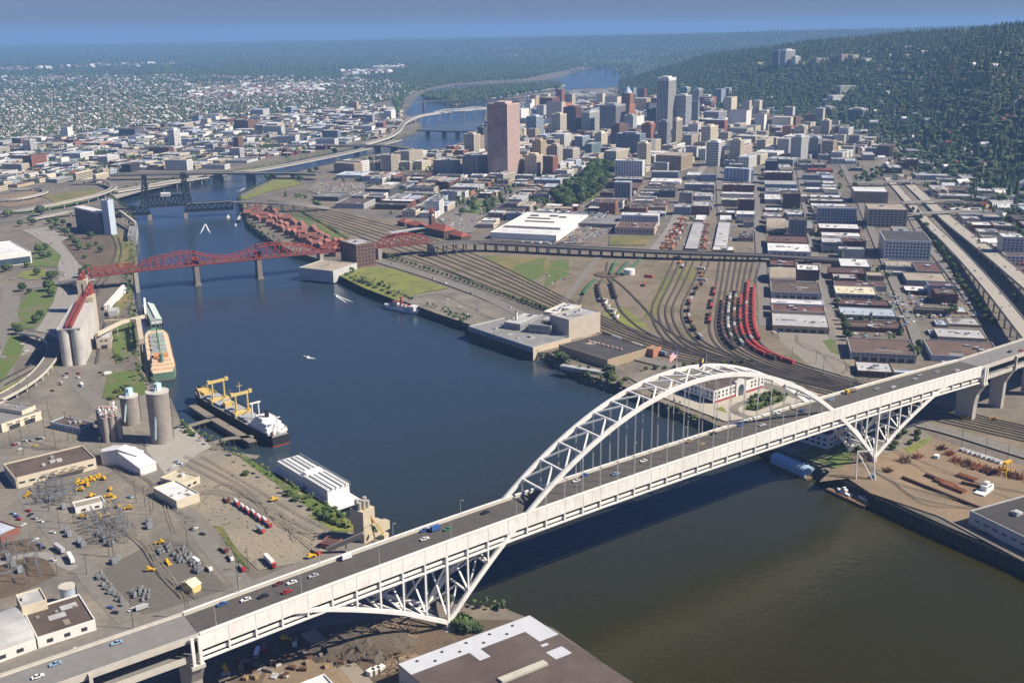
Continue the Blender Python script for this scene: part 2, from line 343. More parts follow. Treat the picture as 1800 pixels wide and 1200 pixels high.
ld = slab(1.0, W_-1.0, -12.2, -13.1, 'lower_deck', M_conc); slab(2.2, W_-2.2, -12.15, -12.19, 'road_surface', M_road, ld)
for y0, y1 in ((.75, 1.4), (W_-1.4, W_-.75)): slab(y0, y1, -10.9, -12.6, 'lower_parapet', M_white2)
for y in (0, W_): slab(y-.55, y+.55, -13.6, -14.6, 'bottom_chord', M_white)
NODES = [(-SD+k*SD/10) for k in range(1, 10)]+[k*PW for k in range(NP+1)]+[L_+k*SD/10 for k in range(1, 10)]
def lowz(X):                                        # lower end of a post: rib below the deck, else the bottom chord
    c = dz(X)-14.0
    if X < 0: return min(c, sidez(-X)) if -X < 92 else c
    if X > L_: return min(c, sidez(X-L_)) if X-L_ < 92 else c
    return min(c, ribz(X))
for y in (0, W_):
    for X in NODES:
        b = MB(); pier = abs(X) < 1 or abs(X-L_) < 1
        b.beam((X, y, lowz(X)), (X, y, dz(X)-8.6), 1.7 if pier else 1.0, 1.3 if pier else .9, up=(1, 0, 0)); b.build('post', M_white, br)
    b = MB(); secs = []                             # main arch rib, box section square to its slope
    for k in range(0, 2*NP+1):
        X = k*PW/2; s = -2*101.7*(X-L_/2)/(L_/2)**2; n = np.array([-s, 0, 1])/math.hypot(s, 1); c = np.array([X, y, ribz(X)]); hh = 1.35
        secs.append([c+n*hh+(0, -.75, 0), c+n*hh+(0, .75, 0), c-n*hh+(0, .75, 0), c-n*hh+(0, -.75, 0)])
    b.loft(secs); b.build('arch_rib', M_white, br)
    for sgn, ox in ((-1, 0), (1, L_)):
        b = MB(); secs = []; A = np.linspace(0, 105, 24)
        for a in A:
            s = (sidez(a+1)-sidez(max(a-1, 0)))/((a+1)-max(a-1, 0)); n = np.array([-s*sgn, 0, 1])/math.hypot(s, 1); hh = 1.15 if a < 95 else .7
            c = np.array([ox+sgn*a, y, sidez(a)]); secs.append([c+n*hh+(0, -.7, 0), c+n*hh+(0, .7, 0), c-n*hh+(0, .7, 0), c-n*hh+(0, -.7, 0)])
        b.loft(secs); b.build('side_rib', M_white, br)
    for k in range(NP+1):                           # hangers: a pair of ropes each
        X = k*PW
        if ribz(X)-dz(X) > 2.5:
            b = MB()
            for e in (-.32, .32): b.tube((X+e, y, dz(X)-.4), (X+e, y, ribz(X)-1.2), .13, 5)
            b.build('hanger', M_whiteD if 'M_whiteD' in globals() else mat('hanger_rope', (.50, .50, .48), rough=.6), br)
def kpanel(a0, b0, a1, b1, w=1.1):                  # strut between nodes, K braces to the middle of the next strut
    m1 = (a1+b1)/2
    for p in (a0, b0): q = MB(); q.beam(p, m1, w*.8, w*.85); q.build('brace', M_white, br)
def P3(X, y, f): return np.array([X, y, f(X)])
for k in range(NP+1):
    X = k*PW
    if k in (0, NP) or abs(ribz(X)-(dz(X)-2)) < 6: continue
    q = MB(); q.beam(P3(X, 0, ribz), P3(X, W_, ribz), 1.0, 1.1); q.build('strut', M_white, br)
for k in range(NP):
    Xa, Xb = (k*PW, (k+1)*PW) if k < NP//2 else ((k+1)*PW, k*PW)
    if any(abs(ribz(X)-(dz(X)-5)) < 9 for X in (Xa, Xb)): continue
    kpanel(P3(Xa, 0, ribz), P3(Xa, W_, ribz), P3(Xb, 0, ribz), P3(Xb, W_, ribz))
for sgn, ox in ((-1, 0), (1, L_)):
    ss = lambda X: sidez(abs(X-ox)); st = SD/10
    for k in range(1, 7):
        Xa, Xb = ox+sgn*(k-1)*st, ox+sgn*k*st
        q = MB(); q.beam(P3(Xb, 0, ss), P3(Xb, W_, ss), 1.0, 1.0); q.build('strut', M_white, br)
        kpanel(P3(Xa, 0, ss), P3(Xa, W_, ss), P3(Xb, 0, ss), P3(Xb, W_, ss), 1.2)
    for k in (0, 1, 2):                             # cross bracing between the tall posts
        for s2 in ((1, -1) if k else (1,)):
            X = ox+sgn*s2*k*st; z0 = lowz(X)+1; z1 = dz(X)-14
            if z1-z0 < 8: continue
            zm = (z0+z1)/2
            for A, B in (((X, 0, z0), (X, W_/2, zm)), ((X, W_, z0), (X, W_/2, zm)), ((X, W_/2, zm), (X, 0, z1)), ((X, W_/2, zm), (X, W_, z1))):
                q = MB(); q.beam(A, B, .9, .9); q.build('brace', M_white, br)
    for y in (0, W_):
        b = MB(); b.box((ox, y, GZ-4), (6, 5, 4.5)); b.box((ox, y, GZ+.5), (3.2, 2.6, 2.6)); b.build('pier_footing', M_concL, br)
for X in [X0+k*(X1-X0)/48 for k in range(49)]:      # floor beams under both decks
    q = MB(); q.beam((X, .7, dz(X)-3.1), (X, W_-.7, dz(X)-3.1), .5, 1.7); q.build('floor_beam', M_white, br)
# joint piers at the ends of the steelwork
for sgn, X in ((-1, X0), (1, X1)):
    p = thing('bridge_pier', (X+sgn*3, W_/2, GZ)); tag(p, 'flared concrete pier with white columns', 'pier', 'end piers of the white bridge', place='at the left end of the steel arch bridge' if sgn < 0 else 'at the right end of the steel arch bridge')
    zt = dz(X)-16.5; b = MB(); secs = []
    for t, hw in ((0, 7.6), (.45, 7.9), (.72, 9.2), (.9, 12.5), (1, 14)):
        z = GZ-1+(zt-GZ+1)*t; hx = 2.8; c = X+sgn*3
        secs.append([(c-hx, W_/2-hw, z), (c+hx, W_/2-hw, z), (c+hx, W_/2+hw, z), (c-hx, W_/2+hw, z)])
    b.loft(secs); b.build('pier_wall', M_conc, p)
    b = MB()
    b.box((X+sgn*3, W_/2, zt), (6.6, 30, 1.8)); b.build('pier_cap', M_concL, p)
    for y in (-2.2, W_+2.2):
        for e in (1.2, 4.6):
            b = MB(); b.beam((X+sgn*e, y, zt+1.6), (X+sgn*e, y, dz(X)-(.3 if y < 0 else 3.5)), 1.5, 1.5, up=(1, 0, 0)); b.build('column', M_white2, p)
# ---- approach viaducts: two decks on wall piers
def approach(sgn, length, label, place):
    Xs = X0 if sgn < 0 else X1; o = thing('approach_viaduct', (Xs+sgn*length/2, W_/2, GZ)); tag(o, label, 'viaduct', place=place)
    n = 14; xs = [Xs+sgn*(.25+k*(length-.25)/n) for k in range(n+1)]
    zz = lambda X: dz(Xs)-abs(X-Xs)*(.012 if sgn < 0 else .004)
    def sl(y0, y1, zt, zb, name, m, par=o):
        b = MB(); b.loft([[(X, y0, zz(X)+zt), (X, y1, zz(X)+zt), (X, y1, zz(X)+zb), (X, y0, zz(X)+zb)] for X in xs]); return b.build(name, m, par)
    d = sl(-.3, W_+.3, -1.2, -3.4, 'upper_deck', M_concL); sl(1.2, W_-1.2, -1.14, -1.18, 'road_surface', M_roadL, d)
    for y in (-.2, W_-.4): sl(y, y+.6, 0, -1.3, 'parapet', M_concL)
    d = sl(-.5, W_+.5, -11.2, -13.2, 'lower_deck', M_concL); sl(1.2, W_-1.2, -11.14, -11.18, 'road_surface', M_roadL, d)
    for y in (-.4, W_-.2): sl(y, y+.6, -10, -11.3, 'lower_parapet', M_concL)
    for k in range(1, int(length//52)+1):
        X = Xs+sgn*(k*52-2); b = MB(); zt = zz(X)-13.3; b.loft([[(X-2.2, W_/2-hw, z), (X+2.2, W_/2-hw, z), (X+2.2, W_/2+hw, z), (X-2.2, W_/2+hw, z)] for z, hw in ((GZ-1, 5.5), (GZ+(zt-GZ)*.65, 6), (zt-2, 11), (zt, 11.5))]); b.build('wall_pier', M_conc, o)
        for y in (-1.3, W_+1.3): b = MB(); b.beam((X, y, zt), (X, y, zz(X)-.4), 1.8, 1.5, up=(1, 0, 0)); b.build('column', M_concL, o)
approach(-1, 330, 'two level concrete viaduct with pale deck', 'leading to the left end of the white bridge')
approach(1, 330, 'two level concrete viaduct on tall piers', 'at the right end of the white bridge')
# ---- lamp posts on the bridge
lp = None
def lamp(X, y, s, zb):
    global lp
    if lp is None:
        lp = thing('street_lamp', (0, 0, 0)); b = MB(); b.tube((0, 0, 0), (0, 0, 9.5), .13, 6, .09); b.build('pole', mat('lamp_pole', (.45, .47, .46), rough=.5), lp)
        b = MB(); b.tube((0, 0, 9.4), (0, 2.2, 10.1), .07, 5); b.build('arm', mat('lamp_pole'), lp); b = MB(); b.box((0, 2.5, 10.0), (.4, .9, .22)); b.build('lamp_head', mat('lamp_head', (.7, .7, .68), rough=.4), lp)
        o = lp
    else: o = copy_tree(lp)
    o.location = (X, y, zb); ORG[o.name] = np.array([X, y, zb]); o.rotation_euler = (0, 0, 0 if s > 0 else math.pi)
    return o
for k in range(-3, 15):
    X = k*44+4
    if X0-150 < X < X1+60:
        zb = (dz(X) if X0 <= X <= X1 else dz(min(max(X, X0), X1))-.6)-.1
        tag(lamp(X, .95, 1, zb), 'grey street lamp', 'street lamp', 'lamps along the bridge deck', place='on the near parapet of the white bridge')
        tag(lamp(X+20, W_-.95, -1, zb), 'grey street lamp', 'street lamp', 'lamps along the bridge deck', place='on the far parapet of the white bridge')
# ---- flags on the crown
def flag(x, y, zb, h, n1, kind):
    o = thing('flag_pole', (x, y, zb)); b = MB(); b.tube((x, y, zb), (x, y, zb+h), .22, 6, .12); b.build('pole', M_white, o)
    b = MB(); nx, ny = 12, 13 if kind == 'us' else 8; fw, fh = 8.5, 5.2; vs = []
    for j in range(ny+1):
        for i in range(nx+1):
            u = i/nx; d = -u*fw; vs.append((x+d*.93, y+.25+d*.25+math.sin(u*7)*.45*u, zb+h-.3-fh*j/ny-u*u*1.6))
    if kind == 'us': ms = [mat('flag_red', (.55, .04, .05)), mat('flag_white', (.75, .72, .70)), mat('flag_blue', (.04, .05, .2))]
    else: ms = [mat('flag_navy', (.012, .016, .06)), mat('flag_gold', (.62, .45, .06))]
    b.add(vs, [])
    for j in range(ny):
        for i in range(nx):
            b.f.append((j*(nx+1)+i, j*(nx+1)+i+1, (j+1)*(nx+1)+i+1, (j+1)*(nx+1)+i))
            if kind == 'us': mi = 2 if (i < 5 and j < 7) else (0 if j % 2 == 0 else 1)
            else: mi = 1 if (4 <= i <= 7 and 2 <= j <= 5) else 0
            b.mi.append(mi)
    b.build('flag', ms, o); return o
Xc = L_/2
Xu = solve(lambda X: pj((X, W_, ribz(X)))[0], 1189, 100, 260)
tag(flag(*[Xu, W_, ribz(Xu)+1.2], 13, 0, 'us'), 'white pole flying the red and white striped flag', 'flag', place='on top of the white arch')
tag(flag(*[Xc+.3*PW, 0, ribz(Xc)+1.2], 15, 0, 'or'), 'white pole flying the navy flag with gold emblem', 'flag', place='on top of the white arch')
# ================================================================== GROUND: roads, yards, grass, railway
OC0, OCS, OCN = np.array([-900., -700.]), 5.0, 1500
OCC = np.zeros((OCN, OCN), bool)
def _cells(poly):
    P = np.array([(p[0], p[1]) for p in poly], float); lo = np.floor((P.min(0)-OC0)/OCS).astype(int).clip(0, OCN-1); hi = np.ceil((P.max(0)-OC0)/OCS).astype(int).clip(0, OCN-1)
    I, J = np.meshgrid(np.arange(lo[0], hi[0]+1), np.arange(lo[1], hi[1]+1), indexing='ij'); x = OC0[0]+(I+.5)*OCS; y = OC0[1]+(J+.5)*OCS
    ins = np.zeros(I.shape, bool); n = len(P)
    for i in range(n):
        a = P[i]; b = P[(i+1) % n]; c = (a[1] > y) != (b[1] > y)
        with np.errstate(divide='ignore', invalid='ignore'): ins ^= c & (x < (b[0]-a[0])*(y-a[1])/(b[1]-a[1]+1e-12)+a[0])
    return I[ins], J[ins]
def mark(poly): i, j = _cells(poly); OCC[i, j] = True
def taken(poly):
    i, j = _cells(poly); return bool(OCC[i, j].any()) or len(i) == 0
def inpoly(p, P):
    c = False; n = len(P)
    for i in range(n):
        a = P[i]; b = P[i-1]
        if (a[1] > p[1]) != (b[1] > p[1]) and p[0] < (b[0]-a[0])*(p[1]-a[1])/(b[1]-a[1])+a[0]: c = not c
    return c
mark([*shift(eastP, 9), *shift(westP, -9)[::-1]])
def catmull(P, n=6):
    P = [np.array(p, float) for p in P]; out = []; Q = [2*P[0]-P[1], *P, 2*P[-1]-P[-2]]
    for i in range(1, len(Q)-2):
        a, b, c, d = Q[i-1:i+3]
        for k in range(n):
            t = k/n; out.append(.5*((2*b)+(c-a)*t+(2*a-5*b+4*c-d)*t*t+(3*b-a-3*c+d)*t**3))
    out.append(P[-1]); return out
LAY = [0.0]
def lay(): LAY[0] += .012; return GZ+.35+LAY[0]
G_asph = mat('asphalt_lot', (.215, .19, .152), rough=.95, var=.26, scale=.3, col2=(.135, .122, .106), cscale=.035, lo=.4, hi=.7)
G_road = mat('street_asphalt', (.185, .17, .148), rough=.95, var=.2, scale=.2)
G_grav = mat('gravel_yard', (.275, .232, .172), rough=1, var=.28, scale=.5, col2=(.21, .19, .152), cscale=.03, lo=.4, hi=.65)
G_dirt = mat('bare_earth', (.26, .185, .115), rough=1, var=.22, scale=.4, col2=(.19, .145, .095), cscale=.025)
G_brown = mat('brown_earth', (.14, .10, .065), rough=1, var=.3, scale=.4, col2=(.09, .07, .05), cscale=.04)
G_grass = mat('grass', (.095, .14, .028), rough=1, var=.4, scale=.35, col2=(.15, .13, .075), cscale=.07, lo=.5, hi=.68)
G_lime = mat('lime_grass', (.185, .20, .042), rough=1, var=.28, scale=.3, col2=(.12, .13, .045), cscale=.06, lo=.45, hi=.7)
G_dry = mat('dry_grass', (.21, .165, .06), rough=1, var=.3, scale=.3, col2=(.11, .13, .035), cscale=.02)
G_bal = mat('rail_ballast', (.20, .16, .115), rough=1, var=.3, scale=.3, col2=(.125, .11, .06), cscale=.03, lo=.42, hi=.68)
G_conc = mat('concrete_apron', (.33, .31, .27), rough=.95, var=.12, scale=.2)
def zone(name, px, m, occ=True):
    P = pts(px); b = MB(); b.sheet(P, lay()); struct(b, name, m)
    if occ: mark(P)
def road(px, wid, name='road', m=G_road, lanes=0, occ=True, n=6):
    P = catmull([p[:2] for p in pts(px)], n); z = lay(); b = MB(); b.strip([(p[0], p[1], z) for p in P], wid); o = struct(b, name, m)
    for i in range(len(P)-1):
        if occ:
            d = P[i+1]-P[i]; k = np.array([-d[1], d[0]])/np.hypot(*d)*(wid/2+2); mark([P[i]+k, P[i+1]+k, P[i+1]-k, P[i]-k])
    if lanes:
        q = MB()
        for s in lanes:
            Q = shift(P, s); q.strip([(p[0], p[1], z+.03) for p in Q], .35)
        o2 = q.build('lane_line', M_line, kind='stuff', parent=o)
    return P
# east side
zone('paved_yard', [(-60, 700), (60, 640), (130, 600), (200, 640), (300, 700), (330, 770), (430, 1025), (640, 955), (690, 1000), (300, 1120), (-80, 1260), (-200, 900)], G_asph)
zone('gravel_yard', [(345, 800), (372, 788), (420, 803), (490, 848), (560, 890), (615, 935), (640, 955), (545, 985), (455, 1003), (425, 975), (375, 925), (330, 880), (300, 840)], G_grav)
zone('pale_apron', [(255, 770), (330, 745), (372, 786), (345, 800), (300, 838), (262, 818)], G_conc, False)
zone('grass_strip', [(430, 800), (490, 842), (560, 882), (620, 918), (612, 930), (560, 905), (520, 878), (470, 840), (425, 808)], G_grass, False)
zone('grass_strip', [(540, 905), (590, 900), (630, 925), (612, 937), (585, 935)], G_lime, False)
zone('grass_strip', [(375, 925), (390, 925), (430, 985), (437, 1000), (425, 990), (395, 950)], G_dry, False)
zone('brown_yard', [(0, 955), (60, 945), (100, 1012), (30, 1045), (-60, 1070), (-80, 1000)], G_brown, False)
zone('storage_yard', [(165, 1010), (285, 945), (330, 955), (400, 1035), (320, 1065), (230, 1085)], mat('oily_yard', (.125, .112, .095), rough=1, var=.2, scale=.4), False)
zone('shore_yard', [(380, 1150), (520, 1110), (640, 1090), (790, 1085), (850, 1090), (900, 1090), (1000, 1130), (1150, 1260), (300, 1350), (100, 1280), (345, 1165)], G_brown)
zone('sandy_lot', [(470, 1180), (545, 1155), (585, 1140), (620, 1160), (660, 1250), (440, 1250)], G_dirt)
road([(-40, 640), (20, 620), (62, 605), (95, 580), (118, 540), (130, 500), (128, 465), (112, 435), (85, 415), (60, 402)], 40, 'freeway', mat('freeway_concrete', (.27, .25, .225), rough=.95, var=.12, scale=.1), lanes=(-12, -8, 0, 8, 12))
road([(100, 640), (160, 700), (240, 790), (300, 870), (360, 950), (430, 1030), (470, 1075)], 12, 'street', G_road)
road([(-10, 800), (60, 885), (130, 975), (190, 1050), (230, 1090)], 14, 'street', G_road)
road([(-60, 1010), (60, 975), (130, 1000)], 7, 'street', mat('pale_lane', (.26, .25, .23)), occ=False)
road([(-120, 1220), (60, 1160), (230, 1105), (330, 1070), (450, 1030), (560, 985), (640, 955)], 14, 'street', G_road)
road([(540, 1110), (575, 1140), (620, 1180), (660, 1230)], 9, 'street', mat('dirt_road', (.27, .23, .18)), occ=False)
road([(-60, 508), (40, 505), (95, 499), (140, 492)], 26, 'road', G_road, lanes=(0,))
road([(5, 700), (14, 640), (10, 590), (8, 540), (16, 500)], 12, 'street', G_road)
road([(35, 590), (22, 560), (25, 520)], 14, 'street', G_road)
road([(20, 492), (60, 475), (105, 478), (100, 488), (40, 492)], 8, 'street', G_road, occ=False)
road([(-50, 395), (20, 388), (60, 378), (110, 370), (145, 363)], 14, 'ramp', G_road)
zone('grass_field', [(36, 578), (30, 545), (52, 512), (100, 503), (95, 530), (75, 562), (60, 578)], G_grass)
zone('grass_field', [(-10, 690), (-10, 660), (8, 610), (18, 590), (48, 590), (38, 622), (12, 660)], G_grass)
zone('grass_field', [(28, 487), (38, 478), (70, 473), (102, 480), (96, 487), (50, 491)], G_lime)
zone('grass_field', [(57, 462), (62, 425), (85, 430), (108, 450), (100, 470), (70, 468), (40, 470)], G_grass)
zone('grass_strip', [(95, 615), (115, 575), (128, 545), (140, 530), (135, 560), (115, 600)], G_dry)
zone('grass_strip', [(60, 655), (100, 625), (115, 615), (108, 640), (70, 665), (0, 700), (0, 685)], G_lime, False)
zone('grass_strip', [(190, 545), (205, 520), (228, 508), (232, 525), (215, 545), (205, 560)], G_dry, False)
zone('grass_strip', [(192, 420), (205, 412), (235, 425), (238, 455), (225, 470), (208, 475), (200, 455)], G_dry, False)
zone('grass_strip', [(200, 575), (238, 560), (240, 620), (205, 640), (197, 610)], G_grass, False)
zone('grass_strip', [(190, 655), (240, 652), (262, 690), (225, 705), (180, 700)], G_grass, False)
zone('dirt_lot', [(108, 425), (150, 405), (195, 415), (205, 440), (200, 470), (165, 485), (140, 465)], G_brown)
zone('dirt_lot', [(0, 345), (60, 335), (75, 355), (20, 365), (0, 362)], G_dirt)
zone('dirt_lot', [(75, 345), (160, 332), (190, 338), (100, 360)], G_dry)
zone('grass_field', [(20, 377), (60, 365), (140, 352), (150, 358), (60, 376)], G_grass, False)
zone('river_terrace', [(205, 350), (250, 337), (330, 320), (365, 315), (360, 305), (230, 330), (195, 340)], G_conc)
# west side
zone('sandy_yard', [(1440, 848), (1500, 790), (1560, 765), (1640, 770), (1700, 790), (1830, 830), (1900, 900), (1860, 985), (1640, 905), (1530, 868), (1490, 842)], G_dirt)
zone('quay_apron', [(1640, 903), (1705, 930), (1860, 1005), (1900, 1040), (1860, 1020), (1750, 962)], G_asph, False)
zone('ballast_field', [(420, 352), (560, 365), (700, 392), (800, 430), (850, 438), (1000, 445), (1345, 452), (1350, 560), (1420, 640), (1560, 690), (1800, 745), (2100, 800), (2100, 870), (1800, 800), (1620, 750), (1450, 705), (1300, 665), (1160, 625), (1040, 588), (960, 545), (850, 500), (740, 462), (600, 425), (500, 395), (430, 370)], G_bal)
zone('grass_field', [(592, 483), (640, 470), (690, 472), (760, 498), (790, 507), (745, 515), (700, 530), (640, 507)], G_lime)
zone('asphalt_lot', [(700, 527), (745, 516), (790, 508), (830, 520), (905, 552), (930, 575), (850, 575), (828, 572), (765, 551)], G_asph)
zone('dry_grass', [(845, 450), (960, 455), (975, 470), (930, 500), (900, 480)], G_dry, False)
zone('dry_grass', [(900, 470), (960, 452), (950, 490), (930, 497)], G_grass, False)
zone('grass_patch', [(970, 460), (1000, 455), (1000, 485), (970, 500), (955, 505)], G_grass, False)
zone('dry_grass', [(1130, 560), (1165, 490), (1185, 490), (1150, 560)], G_dry, False)
zone('dry_grass', [(1060, 555), (1095, 540), (1140, 575), (1120, 580)], G_lime, False)
zone('dry_grass', [(1190, 470), (1225, 470), (1222, 495), (1190, 492)], G_dry, False)
zone('gravel_lot', [(1345, 452), (1362, 452), (1372, 585), (1470, 590), (1500, 660), (1500, 690), (1430, 650), (1370, 600)], mat('pale_gravel', (.235, .21, .175), rough=1, var=.18, scale=.3))
zone('grass_patch', [(1445, 600), (1468, 597), (1476, 625), (1460, 620)], G_grass, False)
zone('asphalt_lot', [(1100, 662), (1150, 690), (1330, 660), (1370, 672), (1300, 650), (1180, 640)], G_asph)
zone('office_plaza', [(1150, 694), (1275, 742), (1330, 735), (1400, 710), (1440, 695), (1380, 665), (1330, 655), (1200, 670)], mat('plaza_paving', (.42, .38, .31), rough=.9, var=.1))
zone('plaza_lawn', [(1306, 722), (1318, 700), (1350, 688), (1385, 694), (1380, 705), (1330, 724)], G_grass, False)
zone('plaza_lawn', [(1255, 720), (1270, 716), (1279, 727), (1265, 724)], G_lime, False)
zone('car_park', [(1365, 790), (1480, 745), (1590, 742), (1640, 770), (1560, 800), (1500, 790), (1450, 820)], G_asph)
zone('grass_strip', [(1400, 800), (1450, 775), (1490, 785), (1500, 812), (1470, 825)], G_grass, False)
zone('grass_strip', [(1590, 790), (1640, 765), (1632, 780), (1600, 800)], G_lime, False)
zone('embankment', [(507, 372), (540, 380), (615, 425), (600, 428), (520, 385)], G_grass, False)
zone('embankment', [(540, 378), (575, 390), (590, 415), (560, 395)], G_dry, False)
zone('waterfront_park', [(420, 350), (482, 317), (520, 316), (530, 325), (470, 338), (432, 352)], G_lime)
zone('post_office_lot', [(985, 385), (1085, 385), (1080, 400), (1025, 430), (970, 428), (860, 422)], G_asph)
zone('parking_lot', [(560, 318), (640, 322), (640, 345), (560, 342), (540, 335)], G_asph)
zone('vacant_lot', [(1072, 417), (1150, 415), (1135, 432), (1070, 432)], G_dry)
zone('station_forecourt', [(770, 385), (860, 350), (880, 355), (855, 385), (830, 410), (800, 412)], G_road)
zone('park_ground', [(1000, 365), (975, 350), (1045, 295), (1085, 290), (1065, 320), (1045, 350)], G_grass)
zone('park_ground', [(810, 375), (830, 355), (880, 350), (885, 370), (850, 378)], G_grass)
zone('sports_field', [(1730, 272), (1800, 262), (1870, 262), (1850, 275)], G_lime)
road([(640, 452), (700, 470), (770, 492), (850, 522), (905, 548), (960, 575), (1060, 612), (1160, 640), (1320, 672), (1480, 720), (1640, 752), (1800, 800), (2000, 860)], 15, 'road', G_road, lanes=(0,))
road([(1345, 700), (1300, 712), (1292, 725), (1330, 735), (1390, 712)], 7, 'plaza_drive', G_asph, occ=False)
road([(1060, 445), (1030, 480), (1000, 520), (985, 540)], 9, 'street', G_road)
road([(836, 388), (868, 368), (900, 345), (925, 330)], 14, 'street', G_road)
road([(1150, 440), (1180, 400), (1205, 345), (1240, 290), (1275, 250)], 16, 'street', mat('pale_street', (.24, .22, .195), rough=.95))
road([(1345, 575), (1340, 500), (1336, 430), (1330, 360), (1328, 300)], 14, 'street', G_road)
road([(1275, 440), (1268, 380), (1264, 320), (1262, 285)], 12, 'street', G_road)
road([(1470, 600), (1450, 530), (1432, 450), (1415, 360), (1405, 300)], 12, 'street', G_road)
road([(1500, 655), (1485, 610), (1465, 560)], 10, 'street', mat('dirt_street', (.24, .20, .15)))
road([(1620, 620), (1590, 540), (1560, 470), (1530, 400), (1500, 330), (1480, 290)], 12, 'street', G_road)
road([(1800, 640), (1730, 560), (1670, 480), (1630, 430), (1600, 380)], 12, 'street', G_road)
road([(1495, 330), (1560, 280), (1640, 235), (1700, 195)], 18, 'road', G_road)
# railway tracks: ballast strip with two rails
M_tie = mat('oiled_ballast', (.088, .070, .056), rough=1, var=.3, scale=.5)
M_rail = mat('rail_steel', (.22, .20, .19), rough=.45, metal=.7)
def track(px, n=6):
    P = catmull([p[:2] for p in pts(px)], n); z = lay(); o = thing('railway_track', (P[0][0], P[0][1], z)); o['kind'] = 'structure'
    b = MB(); b.strip([(p[0], p[1], z) for p in P], 2.4); b.build('sleeper_bed', M_tie, o)
    for s in (-.75, .75):
        Q = shift(P, s); b = MB(); b.strip([(p[0], p[1], z+.16) for p in Q], .16, h=.14); b.build('rail', M_rail, o)
    return P
TRK = {}
for i, dy in enumerate((0, 4, 8, 12.5, 17, 22, 27)):    # through tracks past the station
    TRK['m%d' % i] = track([(470, 352+dy*.55), (560, 367+dy*.9), (640, 386+dy*1.25), (740, 414+dy*1.6), (850, 455+dy*1.75), (950, 503+dy*1.5), (1040, 549+dy*1.25), (1150, 594+dy), (1290, 633+dy*.8), (1430, 664+dy*.9), (1570, 696+dy), (1700, 727+dy), (1850, 762+dy), (2050, 810+dy)])
for i, x in enumerate((1262, 1272, 1282, 1292, 1302, 1312, 1322, 1334)):
    k = (x-1262)/72
    TRK['y%d' % i] = track([(x+4, 452), (x-3-4*k, 500), (x-13+3*k, 550), (x-14+8*k, 585), (x+2+8*k, 612), (x+45+8*k, 636-2*k), (x+110+6*k, 658-4*k), (x+200, 682-4*k)])
for i, x in enumerate((1180, 1192, 1204, 1216, 1232, 1244)):
    TRK['w%d' % i] = track([(x+6, 455), (x-14, 500), (x-34, 545), (x-22, 585), (x+10, 612), (x+80, 637), (x+170, 661), (x+300, 690)])
for i, q in enumerate(([(1050, 492), (1036, 505), (1020, 530), (1020, 545), (1040, 562), (1090, 585), (1160, 609), (1280, 640)], [(1060, 490), (1052, 505), (1055, 525), (1066, 545), (1085, 565), (1130, 592), (1200, 618)], [(1068, 488), (1076, 505), (1082, 525), (1092, 548), (1120, 575), (1160, 597), (1230, 625)], [(1075, 490), (1095, 505), (1130, 540), (1150, 562), (1190, 592), (1260, 620)], [(1095, 486), (1125, 460)], [(1085, 486), (1105, 462)], [(1072, 486), (1083, 462)], [(1064, 486), (1068, 462)])):
    TRK['r%d' % i] = track(q)
track([(0, 672), (60, 640), (100, 612), (130, 575), (148, 540), (170, 500), (196, 465), (205, 440), (200, 420), (190, 405)])
track([(10, 678), (70, 645), (108, 618), (140, 578), (158, 542), (180, 502), (206, 468), (214, 440), (208, 418)])
track([(170, 640), (180, 590), (190, 560), (212, 520), (225, 505)])
# turntable pit
b = MB(); c = gp(1067, 484); b.cyl((c[0], c[1], lay()), 17, .3, 28); o = b.build('turntable_pit', G_brown); q = MB(); q.beam((c[0]-14, c[1]-9, GZ+1.4), (c[0]+14, c[1]+9, GZ+1.4), 4, .8); q.build('turntable_bridge', M_dark, o)
tag(o, 'round locomotive turntable with a bridge girder in the rail yard', 'turntable', place='')
# ================================================================== BUILDINGS
WALL = {'brown brick': (.15, .085, .065), 'red brick': (.25, .095, .065), 'tan': (.43, .34, .23), 'cream': (.60, .53, .40), 'white': (.72, .71, .67), 'grey': (.31, .31, .31), 'pale blue': (.42, .48, .55), 'dark grey': (.11, .11, .125), 'beige': (.48, .42, .34), 'pink': (.58, .43, .37), 'maroon': (.15, .055, .05), 'orange brick': (.42, .18, .10), 'pale grey': (.46, .46, .45), 'blue grey': (.25, .30, .36), 'black': (.03, .03, .035), 'teal': (.20, .32, .33), 'yellow': (.60, .48, .20)}
ROOF = {'light grey': (.44, .44, .44), 'white': (.68, .68, .67), 'brown': (.11, .08, .065), 'dark': (.065, .06, .06), 'grey': (.23, .23, .225), 'maroon': (.125, .062, .055), 'tan': (.36, .31, .24), 'pale blue': (.46, .52, .60), 'cream': (.70, .63, .45), 'red': (.33, .08, .055), 'rust': (.13, .085, .065)}
def wmat(n): return mat('wall '+n, WALL[n], rough=.85, var=.12, scale=.12, obv=.12)
def rmat(n): return mat('roof '+n, ROOF[n], rough=.9, var=.2, scale=.16, obv=.12, col2=tuple(c*.78 for c in ROOF[n]), cscale=.05)
M_glass = mat('window_glass', (.045, .052, .062), rough=.18, var=.3, scale=.2)
M_glassb = mat('blue_glass', (.06, .085, .12), rough=.12, var=.25, scale=.1)
M_copper = mat('bronze_glass', (.34, .20, .18), rough=.15, var=.35, scale=.05, col2=(.46, .34, .32), cscale=.03, metal=.25)
M_unit = mat('roof_unit', (.40, .40, .39), rough=.6, obv=.3)
def fq(b, o, e, n, u0, u1, z0, z1, off=.12):            # a quad on a wall that starts at o and runs along e, normal n
    p = [(o[0]+e[0]*u+n[0]*off, o[1]+e[1]*u+n[1]*off, z) for u, z in ((u0, z0), (u1, z0), (u1, z1), (u0, z1))]
    d = e[0]*n[1]-e[1]*n[0]
    b.add(p if d < 0 else p[::-1], [(0, 1, 2, 3)])
